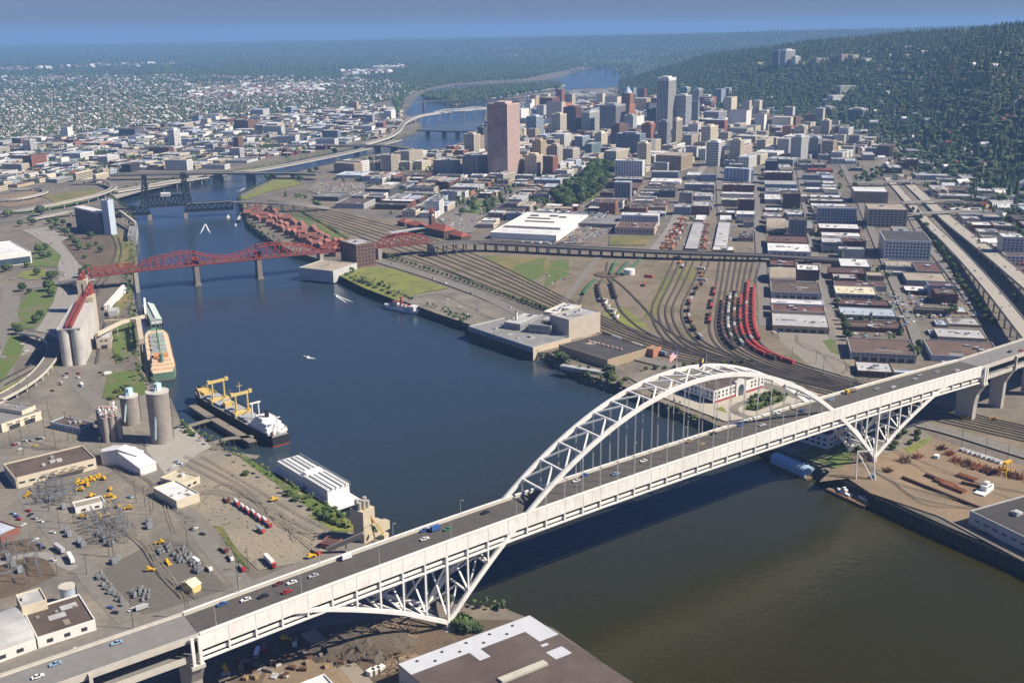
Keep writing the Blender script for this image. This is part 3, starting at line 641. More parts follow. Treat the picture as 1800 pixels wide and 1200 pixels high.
def windows(b, o, e, n, w, h, z0, st):
    k = st[0]
    if k == 'grid':
        sx, sz, fw, fh = st[1:5]; nx = max(1, int((w-1)/sx)); nz = max(1, int((h-.6)/sz)); mx = (w-nx*sx)/2; b0 = (h-nz*sz)*.6
        for i in range(nx):
            for j in range(nz): fq(b, o, e, n, mx+sx*(i+.5-fw/2), mx+sx*(i+.5+fw/2), z0+b0+sz*(j+.5-fh/2), z0+b0+sz*(j+.5+fh/2))
    elif k == 'band':
        sz, fh = st[1:3]; nz = max(1, int((h-.6)/sz)); b0 = (h-nz*sz)*.6
        for j in range(nz): fq(b, o, e, n, w*.03, w*.97, z0+b0+sz*(j+.5-fh/2), z0+b0+sz*(j+.5+fh/2))
    elif k == 'vert':
        sx, fw = st[1:3]; nx = max(1, int((w-1)/sx)); mx = (w-nx*sx)/2
        for i in range(nx): fq(b, o, e, n, mx+sx*(i+.5-fw/2), mx+sx*(i+.5+fw/2), z0+h*.06, z0+h*.95)
    elif k == 'dock':
        sx = st[1]; nx = max(1, int((w-2)/sx)); mx = (w-nx*sx)/2
        for i in range(nx): fq(b, o, e, n, mx+sx*(i+.15), mx+sx*(i+.85), z0+.2, z0+min(h*.62, 4.5))
        if h > 7:
            for i in range(nx*2): fq(b, o, e, n, mx+sx*(i*.5+.1), mx+sx*(i*.5+.4), z0+h*.72, z0+h*.86)
G4 = ('grid', 4.2, 3.7, .55, .5); G5 = ('grid', 5.5, 4.0, .6, .5); BD = ('band', 3.8, .48); VT = ('vert', 3.6, .5); DK = ('dock', 8.5); TW = ('grid', 5.0, 4.0, .62, .5)
NB = [0]
def bld(A, e1, e2, w, d, h, wall, roof, win=None, name='building', desc=None, cat='building', group=None, place=None, units=None, par=.9, z0=GZ, glass=None, win2='same', rtype='flat', occ=True, wm_=None, gs=.22):
    A = np.array([A[0], A[1]]); e1 = np.array(e1[:2]); e2 = np.array(e2[:2]); zb = z0-.6
    c = [A, A+e1*w, A+e1*w+e2*d, A+e2*d]; ctr = A+e1*w/2+e2*d/2
    if occ: mark(c)
    o = thing(name, (ctr[0], ctr[1], z0)); wmm = wm_ or wmat(wall); zt = z0+h
    b = MB(); b.prism(c, zb, zt, top=False)
    if rtype == 'flat':                                 # parapet: inner faces and coping
        t = .5; ic = [c[0]+e1*t+e2*t, c[1]-e1*t+e2*t, c[2]-e1*t-e2*t, c[3]+e1*t-e2*t]; n = len(b.v)
        b.add([(p[0], p[1], zt) for p in c]+[(p[0], p[1], zt) for p in ic]+[(p[0], p[1], zt-par) for p in ic], [(k, (k+1) % 4, 4+(k+1) % 4, 4+k) for k in range(4)]+[(4+k, 4+(k+1) % 4, 8+(k+1) % 4, 8+k) for k in range(4)])
        b.build('wall', wmm, o); r = MB(); r.sheet(ic, zt-par); rf = r.build('roof', rmat(roof), o)
    elif rtype == 'gable':                              # ridge along e1
        hr = d*gs; m0 = c[0]+e2*d/2; m1 = c[1]+e2*d/2
        b.add([(*c[1], zt), (*c[2], zt), (*m1, zt+hr)], [(0, 1, 2)]); b.add([(*c[3], zt), (*c[0], zt), (*m0, zt+hr)], [(0, 1, 2)]); b.build('wall', wmm, o)
        r = MB(); k = .5
        r.add([(*(c[0]-e2*k-e1*k), zt-.2), (*(c[1]-e2*k+e1*k), zt-.2), (*(m1+e1*k), zt+hr), (*(m0-e1*k), zt+hr), (*(c[3]+e2*k-e1*k), zt-.2), (*(c[2]+e2*k+e1*k), zt-.2)], [(0, 1, 2, 3), (3, 2, 5, 4)]); rf = r.build('roof', rmat(roof), o)
    elif rtype == 'arch':
        hr = d*.17; b.build('wall', wmm, o); r = MB(); S2 = []
        for k in range(11):
            t = math.pi*k/10; y = d/2-math.cos(t)*d/2; z = zt+math.sin(t)*hr; p = c[0]+e2*y; q = c[1]+e2*y; S2.append((p, q, z))
        r.add([v for p, q, z in S2 for v in ((p[0], p[1], z), (q[0], q[1], z))], [(2*k, 2*k+1, 2*k+3, 2*k+2) for k in range(10)]+[tuple(range(0, 22, 2))[::-1], tuple(range(1, 22, 2))]); rf = r.build('roof', rmat(roof), o)
    elif rtype == 'saw':
        b.build('wall', wmm, o); r = MB(); k = max(2, int(d/14)); st = d/k
        for i in range(k):
            p0 = c[0]+e2*st*i; p1 = c[1]+e2*st*i; q0 = p0+e2*st*.97; q1 = p1+e2*st*.97
            r.add([(*p0, zt), (*p1, zt), (*q1, zt+2.6), (*q0, zt+2.6), (*q0, zt), (*q1, zt)], [(0, 1, 2, 3), (3, 2, 5, 4), (0, 3, 4), (1, 5, 2)])
        rf = r.build('roof', rmat(roof), o)
    if win:
        q = MB(); N = [(c[0], e1, -e2, w), (c[3], e1, e2, w), (c[0], e2, -e1, d), (c[1], e2, e1, d)]
        for i, (oo, e, n, L) in enumerate(N):
            s = win if (i < 2 or win2 == 'same') else win2
            if s and L > 4: windows(q, oo, e, n, L, h-par, z0, s)
        q.build('windows', glass or M_glass, o, kind='stuff')
    nu = units if units is not None else (0 if min(w, d) < 12 else R.choice((0, 1, 1, 2, 3)))
    if rtype == 'flat':
        for i in range(nu):
            p = A+e1*w*R.uniform(.2, .8)+e2*d*R.uniform(.25, .75); s = R.uniform(2, min(6, w*.2+1)); q = MB(); q.box((p[0], p[1], zt-par+.02), (s, s*R.uniform(.6, 1.3), R.uniform(1.2, 3)), math.atan2(e1[1], e1[0])); q.build('rooftop_unit', M_unit, o)
    if rtype == 'flat' and w*d > 500:                   # repairs, skylights and plant on the roof
        for i in range(R.choice((1, 2, 3, 4)) if w*d > 900 else 1):
            p = A+e1*w*R.uniform(.15, .85)+e2*d*R.uniform(.15, .85); pw, pd = min(w*.3, R.uniform(3, 14)), min(d*.3, R.uniform(2, 9)); pw = min(pw, 1.6*min((p-A)@e1, w-(p-A)@e1)); pd = min(pd, 1.6*min((p-A)@e2, d-(p-A)@e2)); q = MB(); q.box((p[0], p[1], zt-par+.02+.01*i), (pw, pd, .08), math.atan2(e1[1], e1[0])); q.build('roof_patch', rmat(R.choice(('light grey', 'grey', 'dark', 'brown', 'tan'))), o)
        if h > 45: q = MB(); q.box((ctr[0], ctr[1], zt-par), (w*.55, d*.55, 4.5), math.atan2(e1[1], e1[0])); q.build('penthouse', wmm, o)
        elif h < 16 and R.random() < .5:
            k = max(3, int(w/9)); y_ = R.uniform(.3, .7); q = MB()
            for i in range(k): p = A+e1*w*(i+.5)/k+e2*d*y_; q.box((p[0], p[1], zt-par+.05), (1.6, 1.2, .9), math.atan2(e1[1], e1[0]))
            q.build('roof_vents', mat('vent_grey', (.3, .3, .29)), o, kind='stuff')
    NB[0] += 1
    tag(o, desc or f'{wall} {cat} with {roof} roof', cat, group, place)
    return o
def ev(a): a = math.radians(a); return np.array([math.cos(a), math.sin(a)])
NWA = 41.5
def bA(x0, x1, yb, yt, yk, wall, roof, win=DK, ang=NWA, **k):
    """front-left and front-right foot, foot row, front eaves row, roof back row"""
    e2 = ev(ang); e1 = ev(ang-90); A = gp(x0, yb); w = solve(lambda t: pj((A[0]+e1[0]*t, A[1]+e1[1]*t, GZ))[0], x1, 1, 600)
    h = max(3.0, height(x0, yb, yt)); d = solve(lambda t: pj((A[0]+e2[0]*t, A[1]+e2[1]*t, GZ+h))[1], yk, 1, 600)
    k.setdefault('group', 'warehouses and low buildings of the city blocks')
    return bld(A, e1, e2, w, max(d, 6), h, wall, roof, win, **k)
def bD(xl, xf, xr, yb, yt, wall, roof='grey', win=TW, ang=24, **k):
    """left edge, nearest corner, right edge, foot row of the nearest corner, top row"""
    F = gp(xf, yb); er = ev(ang); el = ev(ang+90); h = height(xf, yb, yt)
    w = solve(lambda t: pj((F[0]+el[0]*t, F[1]+el[1]*t, GZ+h))[0], xl, .5, 300); d = solve(lambda t: pj((F[0]+er[0]*t, F[1]+er[1]*t, GZ+h))[0], xr, .5, 220)
    k.setdefault('group', 'tall buildings of the city centre'); k.setdefault('name', 'office_tower' if h > 45 else 'city_building'); k.setdefault('cat', 'tower' if h > 45 else 'building')
    return bld(F+0, er, el, max(d, 8), max(w, 8), h, wall, roof, win, **k)
# ---- city centre towers
T1 = bD(855.5, 893, 913, 312, 183, 'pink', 'brown', None, ang=24, name='office_tower', desc='tall bronze glass and pink stone office tower, the widest of the city towers', place='', units=2)
def facade(o, xl, xf, xr, yb, yt, ang, stl, strr, gl, gr):
    F = gp(xf, yb); er = ev(ang); el = ev(ang+90); h = height(xf, yb, yt); w = solve(lambda t: pj((F[0]+el[0]*t, F[1]+el[1]*t, GZ+h))[0], xl, .5, 300); d = solve(lambda t: pj((F[0]+er[0]*t, F[1]+er[1]*t, GZ+h))[0], xr, .5, 220)
    q = MB(); windows(q, F[:2], el, -er, w, h-1, GZ, stl); windows(q, F[:2]+er*d, el, er, w, h-1, GZ, stl); q.build('window_bands', gl, o, kind='stuff')
    q = MB(); windows(q, F[:2], er, -el, d, h-1, GZ, strr); windows(q, F[:2]+el*w, er, el, d, h-1, GZ, strr); q.build('window_bands', gr, o, kind='stuff')
facade(T1, 855.5, 893, 913, 312, 183, 24, ('band', 3.9, .88), ('band', 3.9, .42), M_copper, mat('dim_glass', (.30, .20, .19), rough=.2))
DT = [(839, 850, 857, 268, 224, 'dark grey', 'dark', BD), (925, 943, 955, 244, 205, 'pale blue', 'light grey', BD), (969, 985, 996, 238, 201, 'cream', 'grey', G4), (990, 1012, 1022, 233, 189, 'maroon', 'maroon', BD), (1022, 1036, 1054, 234, 198, 'pale grey', 'white', TW), (1054, 1082, 1100, 237, 185, 'grey', 'light grey', VT), (1137, 1168, 1178, 218, 193, 'black', 'dark', None), (1216, 1226, 1230, 218, 178, 'grey', 'grey', G4), (1218, 1228, 1236, 187, 157, 'pale grey', 'grey', VT), (1197, 1207, 1214, 178, 154, 'pale grey', 'grey', VT), (1237, 1248, 1256, 194, 174, 'cream', 'grey', VT), (1276, 1289, 1296, 195, 172, 'beige', 'grey', VT), (1182, 1188, 1200, 256, 210, 'cream', 'light grey', VT), (1083, 1124, 1135, 280, 236, 'blue grey', 'light grey', BD), (1149, 1173, 1176, 301, 286, 'white', 'white', BD), (1153, 1197, 1218, 300, 274, 'tan', 'tan', G4), (985, 1007, 1019, 293, 262, 'beige', 'light grey', G4), (932, 972, 983, 293, 262, 'brown brick', 'brown', G4), (914, 926, 953, 304, 282, 'pink', 'tan', BD), (1062, 1083, 1107, 296, 266, 'cream', 'light grey', G4), (1028, 1040, 1056, 277, 253, 'teal', 'light grey', BD), (1045, 1057, 1068, 264, 234, 'cream', 'white', G4), (975, 992, 1004, 260, 236, 'white', 'white', G4), (812, 839, 858, 309, 276, 'beige', 'light grey', G4), (761, 796, 813, 307, 283, 'cream', 'light grey', G4), (813, 832, 849, 309, 281, 'tan', 'grey', G4), (727, 742, 757, 299, 284, 'cream', 'light grey', G4), (767, 790, 798, 336, 320, 'maroon', 'light grey', G4), (778, 804, 811, 352, 337, 'pale grey', 'light grey', None), (1490, 1515, 1527, 227, 193, 'grey', 'light grey', VT), (1440, 1457, 1470, 217, 190, 'grey', 'grey', VT), (1413, 1430, 1440, 223, 202, 'orange brick', 'brown', G4), (1467, 1480, 1488, 244, 223, 'red brick', 'brown', G4), (1347, 1357, 1365, 195, 172, 'cream', 'light grey', G4), (1490, 1500, 1509, 192, 177, 'cream', 'light grey', G4), (1402, 1408, 1435, 171, 150, 'cream', 'tan', G4), (1377, 1392, 1408, 266, 240, 'pale grey', 'white', VT), (1423, 1437, 1445, 277, 242, 'pale grey', 'white', VT), (1445, 1463, 1472, 279, 248, 'tan', 'grey', BD), (1292, 1307, 1323, 284, 257, 'pink', 'light grey', G4), (1542, 1563, 1575, 277, 257, 'brown brick', 'brown', G4), (1237, 1263, 1278, 217, 197, 'pale grey', 'light grey', BD), (1273, 1316, 1322, 320, 297, 'pale blue', 'white', ('vert', 8, .2)), (296, 308, 316, 257, 228, 'white', 'light grey', G4), (411, 437, 450, 229, 212, 'brown brick', 'brown', None), (410, 420, 427, 263, 242, 'brown brick', 'brown', None), (1110, 1128, 1140, 262, 240, 'white', 'white', G4), (1141, 1152, 1162, 268, 246, 'cream', 'light grey', G4), (1200, 1215, 1230, 262, 238, 'beige', 'grey', G4), (1232, 1246, 1258, 245, 225, 'tan', 'brown', G4), (1010, 1024, 1036, 262, 240, 'pale blue', 'white', BD), (1085, 1100, 1112, 250, 232, 'pale grey', 'white', BD), (870, 885, 905, 322, 306, 'beige', 'light grey', G4), (960, 975, 985, 262, 246, 'tan', 'light grey', G4), (1330, 1345, 1360, 262, 246, 'cream', 'tan', G4), (1160, 1176, 1190, 232, 214, 'red brick', 'red', G4), (1290, 1300, 1312, 236, 218, 'beige', 'light grey', G4), (1320, 1332, 1345, 228, 212, 'brown brick', 'brown', G4), (1362, 1372, 1388, 220, 205, 'tan', 'grey', G4), (1228, 1240, 1256, 282, 262, 'white', 'light grey', G4)]
for a in DT: bD(*a)
o = bD(1080.6, 1129, 1133.5, 313, 283, 'white', 'white', ('grid', 6, 4.4, .45, .5), ang=36, desc='white hotel block with even rows of square windows', cat='building', name='city_building', units=3)
o = bD(1242, 1262, 1274, 293, 250, 'white', 'white', BD, desc='white banded tower with a grey side', cat='tower', name='office_tower')
WF = bD(1155, 1173, 1189, 236, 137, 'white', 'light grey', ('vert', 4.6, .55), desc='tallest white tower with dark vertical window strips', cat='tower', name='office_tower', place='')
bD(1187, 1204, 1216, 234, 168, 'pale grey', 'light grey', BD, desc='pale grey banded tower just right of the tallest white tower', cat='tower', name='office_tower', place='', glass=M_glassb)
# orange brick tower with blue pointed crown
k1 = bD(1089, 1106, 1117, 222, 184, 'orange brick', 'brown', G4, name='office_tower', desc='orange brick tower with stepped sides and pale blue pointed crown', cat='tower', place='', units=0)
ob = ORG[k1.name]; F = gp(1106, 222); H1 = height(1106, 222, 184); H2 = height(1106, 222, 164); H3 = height(1106, 222, 153)
b = MB(); s = 32; b.box((ob[0], ob[1], GZ+H1-.8), (s, s, H2-H1), math.radians(24)); b.build('upper_shaft', wmat('orange brick'), k1)
q = MB(); er, el = ev(24), ev(114); oo = ob[:2]-er*s/2-el*s/2; windows(q, oo, er, -el, s, H2-H1-2, GZ+H1, G4); windows(q, oo, el, -er, s, H2-H1-2, GZ+H1, G4); q.build('windows', M_glass, k1, kind='stuff')
b = MB(); b.cyl((ob[0], ob[1], GZ+H2-.8), 16, H3-H2, 8, 2.5); b.build('crown', mat('pale blue copper', (.42, .55, .60), rough=.5), k1)
# ---- hospital and towers on the wooded hill
def hillb(xl, xr, yb, yt, wall, dep=30, win=G5, desc=None):
    a = gph((xl+xr)/2, yb); D = np.hypot(*(a-CAM)[:2]); sc = D/math.cos(PIT)/FPX*1.03; w = (xr-xl)*sc; h = (yb-yt)*sc+4
    er = ev(-10); el = ev(80); A = a[:2]-er*w*.5; bld(A, er, el, w*.95, dep, h, wall, 'light grey', win, z0=a[2]-4, name='hill_building', cat='building', desc=desc or f'{wall} building among the trees of the wooded hill', group='buildings on the wooded hill', occ=False, place='')
hillb(1367, 1379, 121, 94, 'blue grey', 40, VT, 'blue grey left block of the tall hospital on the hill'); hillb(1379, 1398, 121, 93, 'white', 40, VT, 'tallest white block of the hospital on the hill'); hillb(1397, 1407, 119, 103, 'white', 30, G5, 'lower white wing right of the hospital tower on the hill')
for i, a in enumerate([(1332, 1353, 118, 111, 'cream'), (1410, 1432, 117, 111, 'tan'), (1434, 1458, 114, 104, 'beige'), (1478, 1498, 110, 98, 'beige'), (1498, 1510, 111, 99, 'cream'), (1520, 1532, 116, 105, 'white'), (1534, 1547, 111, 106, 'cream'), (1505, 1512, 140, 132, 'grey'), (1475, 1513, 164, 153, 'pale grey'), (1462, 1492, 178, 169, 'white'), (1730, 1742, 90, 84, 'cream'), (1628, 1643, 140, 136, 'white'), (1760, 1778, 138, 131, 'tan')]): hillb(*a, desc=f'{a[4]} building half hidden by trees, {("left of the white hospital", "just right of the white hospital", "second right of the white hospital", "with stepped blocks on the hill crest", "brightest of the stepped hill crest blocks", "white end block of the hill crest row", "last of the hill crest row", "low on the hill under the hospital row", "widest block at the foot of the hill", "slab on posts at the foot of the hill", "high on the right hill", "long house on the right hill", "villa on the right hill")[i]}')
# ---- warehouse district right of the rail yard (front-left x, front-right x, foot, eaves, roof back)
def Z(ox, oy, s): return lambda x0, x1, yb, yt, yk, *a, **k: bA(ox+x0/s, ox+x1/s, oy+yb/s, oy+yt/s, oy+yk/s, *a, **k)
za = Z(1300, 400, 6); zb = Z(1500, 400, 6); zc = Z(1200, 280, 3); zd = Z(1300, 250, 6); ze = Z(1050, 280, 6)
za(345, 945, 1095, 1025, 895, 'tan', 'light grey'); za(338, 900, 960, 868, 806, 'beige', 'maroon', None); za(332, 888, 880, 790, 744, 'white', 'white', None)
za(326, 862, 748, 672, 560, 'pale grey', 'brown', DK); za(312, 590, 600, 545, 452, 'tan', 'tan', None, rtype='arch'); za(600, 838, 558, 440, 382, 'brown brick', 'white', G4)
za(295, 750, 300, 240, 152, 'white', 'white', DK); za(292, 728, 215, 146, 80, 'brown brick', 'maroon', None); za(862, 1082, 268, 150, 100, 'grey', 'light grey', DK); za(1085, 1305, 262, 140, 106, 'brown brick', 'maroon', G4); za(1042, 1312, 316, 222, 196, 'pale grey', 'light grey', None)
za(1062, 1382, 470, 402, 320, 'grey', 'white', DK); za(940, 1330, 545, 470, 410, 'brown brick', 'maroon', G4); za(1012, 1450, 742, 690, 606, 'pale grey', 'cream', ('grid', 7, 4, .75, .6)); za(1000, 1548, 655, 600, 556, 'grey', 'maroon', None)
za(1036, 1588, 850, 800, 745, 'brown brick', 'maroon', None); za(1066, 1660, 950, 910, 830, 'pale grey', 'pale blue', DK); za(1120, 1720, 1075, 1030, 962, 'brown brick', 'rust', None); za(1330, 1520, 560, 500, 462, 'tan', 'tan', G4); za(370, 590, 470, 440, 412, 'grey', 'light grey', None); za(320, 590, 430, 390, 330, 'brown brick', 'maroon', None)
zb(318, 806, 332, 130, 30, 'white', 'dark', ('grid', 4.6, 4.6, .62, .6), desc='white six storey warehouse with an even grid of windows beside the freeway', place='', units=0)
zb(345, 665, 455, 400, 345, 'pale grey', 'tan', G4); zb(668, 942, 520, 455, 366, 'grey', 'maroon', None); zb(560, 1000, 605, 552, 466, 'grey', 'tan', None); zb(785, 1085, 718, 606, 566, 'pale blue', 'maroon', None); zb(545, 775, 700, 660, 606, 'brown brick', 'white', None)
zb(1010, 1345, 1040, 1020, 940, 'tan', 'light grey', None); zb(872, 1000, 1050, 1020, 962, 'grey', 'pale blue', None); zb(890, 1410, 1200, 1145, 1052, 'tan', 'light grey', DK); zb(640, 1000, 915, 860, 836, 'dark grey', 'rust', DK); zb(1095, 1210, 912, 885, 826, 'yellow', 'pale blue', None); zb(410, 525, 520, 470, 450, 'grey', 'light grey', None); zb(800, 880, 1140, 1120, 1064, 'grey', 'light grey', None)
zc(882, 1230, 1060, 1012, 936, 'pale grey', 'rust', DK); zc(920, 1110, 1146, 1112, 1062, 'brown brick', 'light grey', ('grid', 5, 4, .6, .5)); zc(1310, 1690, 1062, 1030, 946, 'pale blue', 'rust', None); zc(870, 1165, 905, 880, 852, 'brown brick', 'rust', None); zc(1115, 1280, 1146, 1120, 1104, 'pale grey', 'pale blue', None); zc(1370, 1460, 1090, 1070, 1060, 'white', 'white', None)
zd(1345, 1760, 892, 702, 642, 'beige', 'tan', ('grid', 6.5, 4.4, .72, .55), desc='big beige eight storey loft building with wide windows beside the freeway', place=''); zd(812, 1225, 860, 690, 672, 'pale blue', 'grey', ('grid', 5, 4.6, .7, .6), desc='pale blue loft building with a grid of wide windows', place=''); zd(1200, 1560, 645, 516, 466, 'tan', 'white', ('grid', 4.4, 4.4, .5, .55), desc='tan office block with white roof left of the freeway overpass', place='')
zd(832, 1266, 1000, 902, 852, 'maroon', 'white', None); zd(280, 480, 965, 930, 845, 'tan', 'tan', DK, rtype='arch'); zd(490, 790, 960, 900, 815, 'tan', 'grey', None); zd(262, 605, 520, 440, 400, 'pale blue', 'light grey', G4); zd(452, 636, 700, 540, 512, 'brown brick', 'brown', G4); zd(640, 720, 640, 570, 545, 'beige', 'light grey', None); zd(262, 440, 650, 600, 545, 'pale grey', 'white', None); zd(262, 450, 812, 770, 742, 'white', 'light grey', G4); zd(268, 452, 735, 712, 686, 'grey', 'white', None); zd(470, 680, 810, 745, 706, 'brown brick', 'light grey', None); zd(1030, 1235, 850, 785, 772, 'brown brick', 'brown', None); zd(705, 1030, 530, 492, 470, 'grey', 'white', None); zd(750, 1085, 600, 575, 550, 'pale grey', 'white', None); zd(740, 1100, 665, 615, 590, 'maroon', 'light grey', None); zd(720, 985, 320, 290, 272, 'red brick', 'red', None); zd(870, 1000, 405, 375, 345, 'pale blue', 'pale blue', None); zd(660, 850, 400, 345, 330, 'blue grey', 'grey', G4); zd(880, 1000, 465, 430, 404, 'tan', 'white', None); zd(255, 400, 400, 330, 300, 'brown brick', 'light grey', G4); zd(690, 870, 470, 420, 395, 'blue grey', 'grey', None)
ze(80, 235, 310, 240, 226, 'maroon', 'brown', G4); ze(240, 420, 330, 300, 240, 'brown brick', 'rust', None); ze(20, 190, 600, 455, 420, 'orange brick', 'brown', ('grid', 5, 4.5, .7, .6)); ze(250, 640, 700, 585, 556, 'white', 'white', ('grid', 4.6, 4.4, .5, .55), desc='long white four storey warehouse with rows of small windows', place=''); ze(185, 600, 790, 715, 650, 'pink', 'rust', ('grid', 6, 6, .4, .4)); ze(280, 480, 555, 500, 470, 'brown brick', 'rust', None); ze(480, 720, 560, 500, 475, 'tan', 'rust', None); ze(400, 740, 460, 432, 418, 'pale grey', 'white', None); ze(430, 620, 412, 400, 385, 'pale grey', 'pale blue', None); ze(455, 620, 370, 355, 340, 'grey', 'white', None); ze(470, 640, 335, 325, 312, 'pale grey', 'white', None); ze(510, 660, 305, 290, 280, 'grey', 'light grey', None); ze(640, 820, 400, 330, 290, 'dark grey', 'dark', None)
ze(805, 985, 590, 500, 470, 'blue grey', 'light grey', G4); ze(1000, 1180, 590, 490, 440, 'brown brick', 'light grey', G4); ze(860, 1000, 465, 350, 335, 'beige', 'light grey', G4); ze(1020, 1200, 430, 385, 345, 'pale grey', 'light grey', None); ze(915, 1230, 335, 262, 238, 'grey', 'light grey', G4); ze(1090, 1255, 232, 160, 150, 'blue grey', 'light grey', None); ze(940, 1090, 220, 165, 130, 'pale grey', 'white', None); ze(1325, 1655, 340, 265, 250, 'red brick', 'white', None, rtype='flat'); ze(1290, 1450, 600, 560, 532, 'brown brick', 'white', None); ze(1465, 1660, 640, 575, 540, 'white', 'white', DK); ze(1480, 1655, 540, 420, 402, 'maroon', 'white', G4); ze(1305, 1480, 500, 425, 405, 'tan', 'white', G4); ze(1320, 1650, 395, 360, 342, 'white', 'white', None); ze(1540, 1640, 720, 660, 635, 'grey', 'rust', None)
ze(570, 850, 215, 130, 112, 'blue grey', 'light grey', G4); ze(1340, 1640, 225, 110, 90, 'pale blue', 'white', ('vert', 7, .2))
# freight sheds with curved white roofs
for x0, x1, yk in ((920, 1060, 665), (1222, 1370, 665)): ze(x0, x1, 960, 940, yk, 'dark grey', 'light grey', None, name='freight_shed', desc='long freight shed with pale grey roof panels', cat='shed', group='freight sheds', units=0, par=.3)
ze(1030, 1140, 655, 640, 582, 'grey', 'white', None, name='freight_shed', desc='short freight shed with white roof', cat='shed', group='freight sheds', units=0); ze(1288, 1420, 655, 640, 585, 'grey', 'white', None, name='freight_shed', desc='short freight shed with white roof', cat='shed', group='freight sheds', units=0)
# east side blocks
for a in [(133, 135, 162, 320, 304, 'cream', 'light grey', BD), (107, 109, 121, 291, 278, 'white', 'white', None), (82, 84, 98, 317, 307, 'cream', 'white', None), (66, 68, 75, 318, 312, 'cream', 'light grey', None), (165, 170, 190, 322, 307, 'cream', 'light grey', G4), (213, 230, 245, 303, 289, 'black', 'dark', None), (180, 183, 191, 312, 298, 'tan', 'light grey', G4)]: bD(*a, ang=41.5, name='city_building', cat='building', group='buildings of the east side')
# ================================================================== NAMED BUILDINGS, SILOS, QUAYS
def bQ(F, L, Rr, yt, wall, roof, win=None, h=None, **k):
    """foot pixels of the nearest corner, the left and the right corner; row of the nearest corner's top"""
    f = gp(*F)[:2]; l = gp(*L)[:2]; r = gp(*Rr)[:2]; h = h or height(F[0], F[1], yt); e1 = (r-f)/np.hypot(*(r-f)); n = np.array([-e1[1], e1[0]]); d = (l-f)@n
    if d < 0: n = -n; d = -d
    return bld(f, e1, n, np.hypot(*(r-f)), d, h, wall, roof, win, **k)
def rbQ(F, L, Rr, h, *a, **k):                          # the same from roof corners at height h
    def g(p): q = gp(p[0], p[1], GZ+h); return tuple(pj((q[0], q[1], GZ)))
    return bQ(g(F), g(L), g(Rr), 0, *a, h=h, **k)
# office block with arched entrance
O1 = bQ((1254, 711), (1204, 686), (1342, 682), 687, 'white', 'brown', None, desc='cream three storey office block with arched glass entrance on the plaza', place='', name='office_block')
f = gp(1254, 711)[:2]; r = gp(1342, 682)[:2]; l = gp(1204, 686)[:2]; e1 = (r-f)/np.hypot(*(r-f)); n = np.array([-e1[1], e1[0]]); n = n if (l-f)@n > 0 else -n; WO = np.hypot(*(r-f)); DO = (l-f)@n; HO = height(1254, 711, 687)
for oo, e, nn, L in ((f, e1, -n, WO), (f, n, -e1, DO)):
    q = MB(); nx = int(L/4.6)
    for i in range(nx):
        if L == WO and abs(i-nx*.52) < 2.2: continue
        for j in (1, 2):
            u = (i+.5)*L/nx; z = GZ+HO*(.22+.27*j); c = np.array([*(oo+e*u+nn*.14), z]); ring = [(c[0]+e[0]*math.cos(t)*1.15, c[1]+e[1]*math.cos(t)*1.15, c[2]+math.sin(t)*1.25) for t in np.linspace(0, 2*math.pi, 13)[:-1]]
            b0 = len(q.v); q.add(ring, [tuple(range(12))])
    q.build('round_window', M_glass, O1, kind='stuff'); q = MB(); fq(q, oo, e, nn, 1, L-1, GZ+HO*.06, GZ+HO*.24, .16); q.build('ground_floor_band', mat('maroon_awning', (.30, .05, .06)) if L == WO else M_glass, O1)
c = f+e1*WO*.52; q = MB(); w2 = 6.5; ax = [c+e1*t-n*.9 for t in (-w2, w2)]; q.prism([c-e1*w2-n*.9, c+e1*w2-n*.9, c+e1*w2+n*2, c-e1*w2+n*2], GZ, GZ+HO+1.5)
pk = c-n*.9; q.add([(*(c-e1*w2-n*.9), GZ+HO+1.5), (*(c+e1*w2-n*.9), GZ+HO+1.5), (*pk, GZ+HO+4), (*(c-e1*w2+n*2), GZ+HO+1.5), (*(c+e1*w2+n*2), GZ+HO+1.5), (*(c+n*2), GZ+HO+4)], [(0, 1, 2), (0, 2, 5, 3), (1, 4, 5, 2)]); q.build('entrance_bay', wmat('white'), O1)
q = MB(); A = [(-3.6, .5), (3.6, .5), (3.6, HO*.62)]+[(3.6*math.cos(t), HO*.62+3.6*math.sin(t)) for t in np.linspace(0.2, math.pi-.2, 9)]+[(-3.6, HO*.62)]; q.add([(*(c+e1*u-n*1.05), GZ+z) for u, z in A], [tuple(range(len(A)))]); q.build('arched_glass', M_glassb, O1)
bQ((1455, 792), (1385, 762), (1500, 768), 765, 'white', 'brown', ('grid', 5, 4, .55, .5), desc='second cream office block half hidden under the white bridge deck', place='', name='office_block')
# river mill with tall tan block
f = gp(937, 634, 0)[:2]; l = gp(824, 595, 0)[:2]; n = (l-f)/np.hypot(*(l-f)); e1 = np.array([n[1], -n[0]]); e1 = e1 if e1[0]+e1[1] > 0 else -e1; LM_ = np.hypot(*(l-f)); WM_ = solve(lambda t: pj((f[0]+e1[0]*t, f[1]+e1[1]*t, 14.5))[0], 1003, 5, 80)
ML = bld(f, e1, n, WM_, LM_, 5.6, 'pale grey', 'grey', ('grid', 4.2, 5, .5, .5), z0=9, name='mill_building', desc='long waterfront mill building with white upper floor on a dark wharf', place='', units=4)
q = MB(); q.prism([f-e1*.3-n*.3, f+e1*WM_-n*.3, f+e1*WM_+n*LM_, f-e1*.3+n*LM_], -1, 8.4); q.build('wharf_wall', mat('tarred_wharf', (.05, .042, .038), rough=.95, var=.4, scale=.4), ML)
q = MB(); fq(q, f, e1, -n, 0, WM_, .5, 14.4, .34); q.build('end_wall', mat('cream_render', (.60, .50, .37), rough=.9), ML)
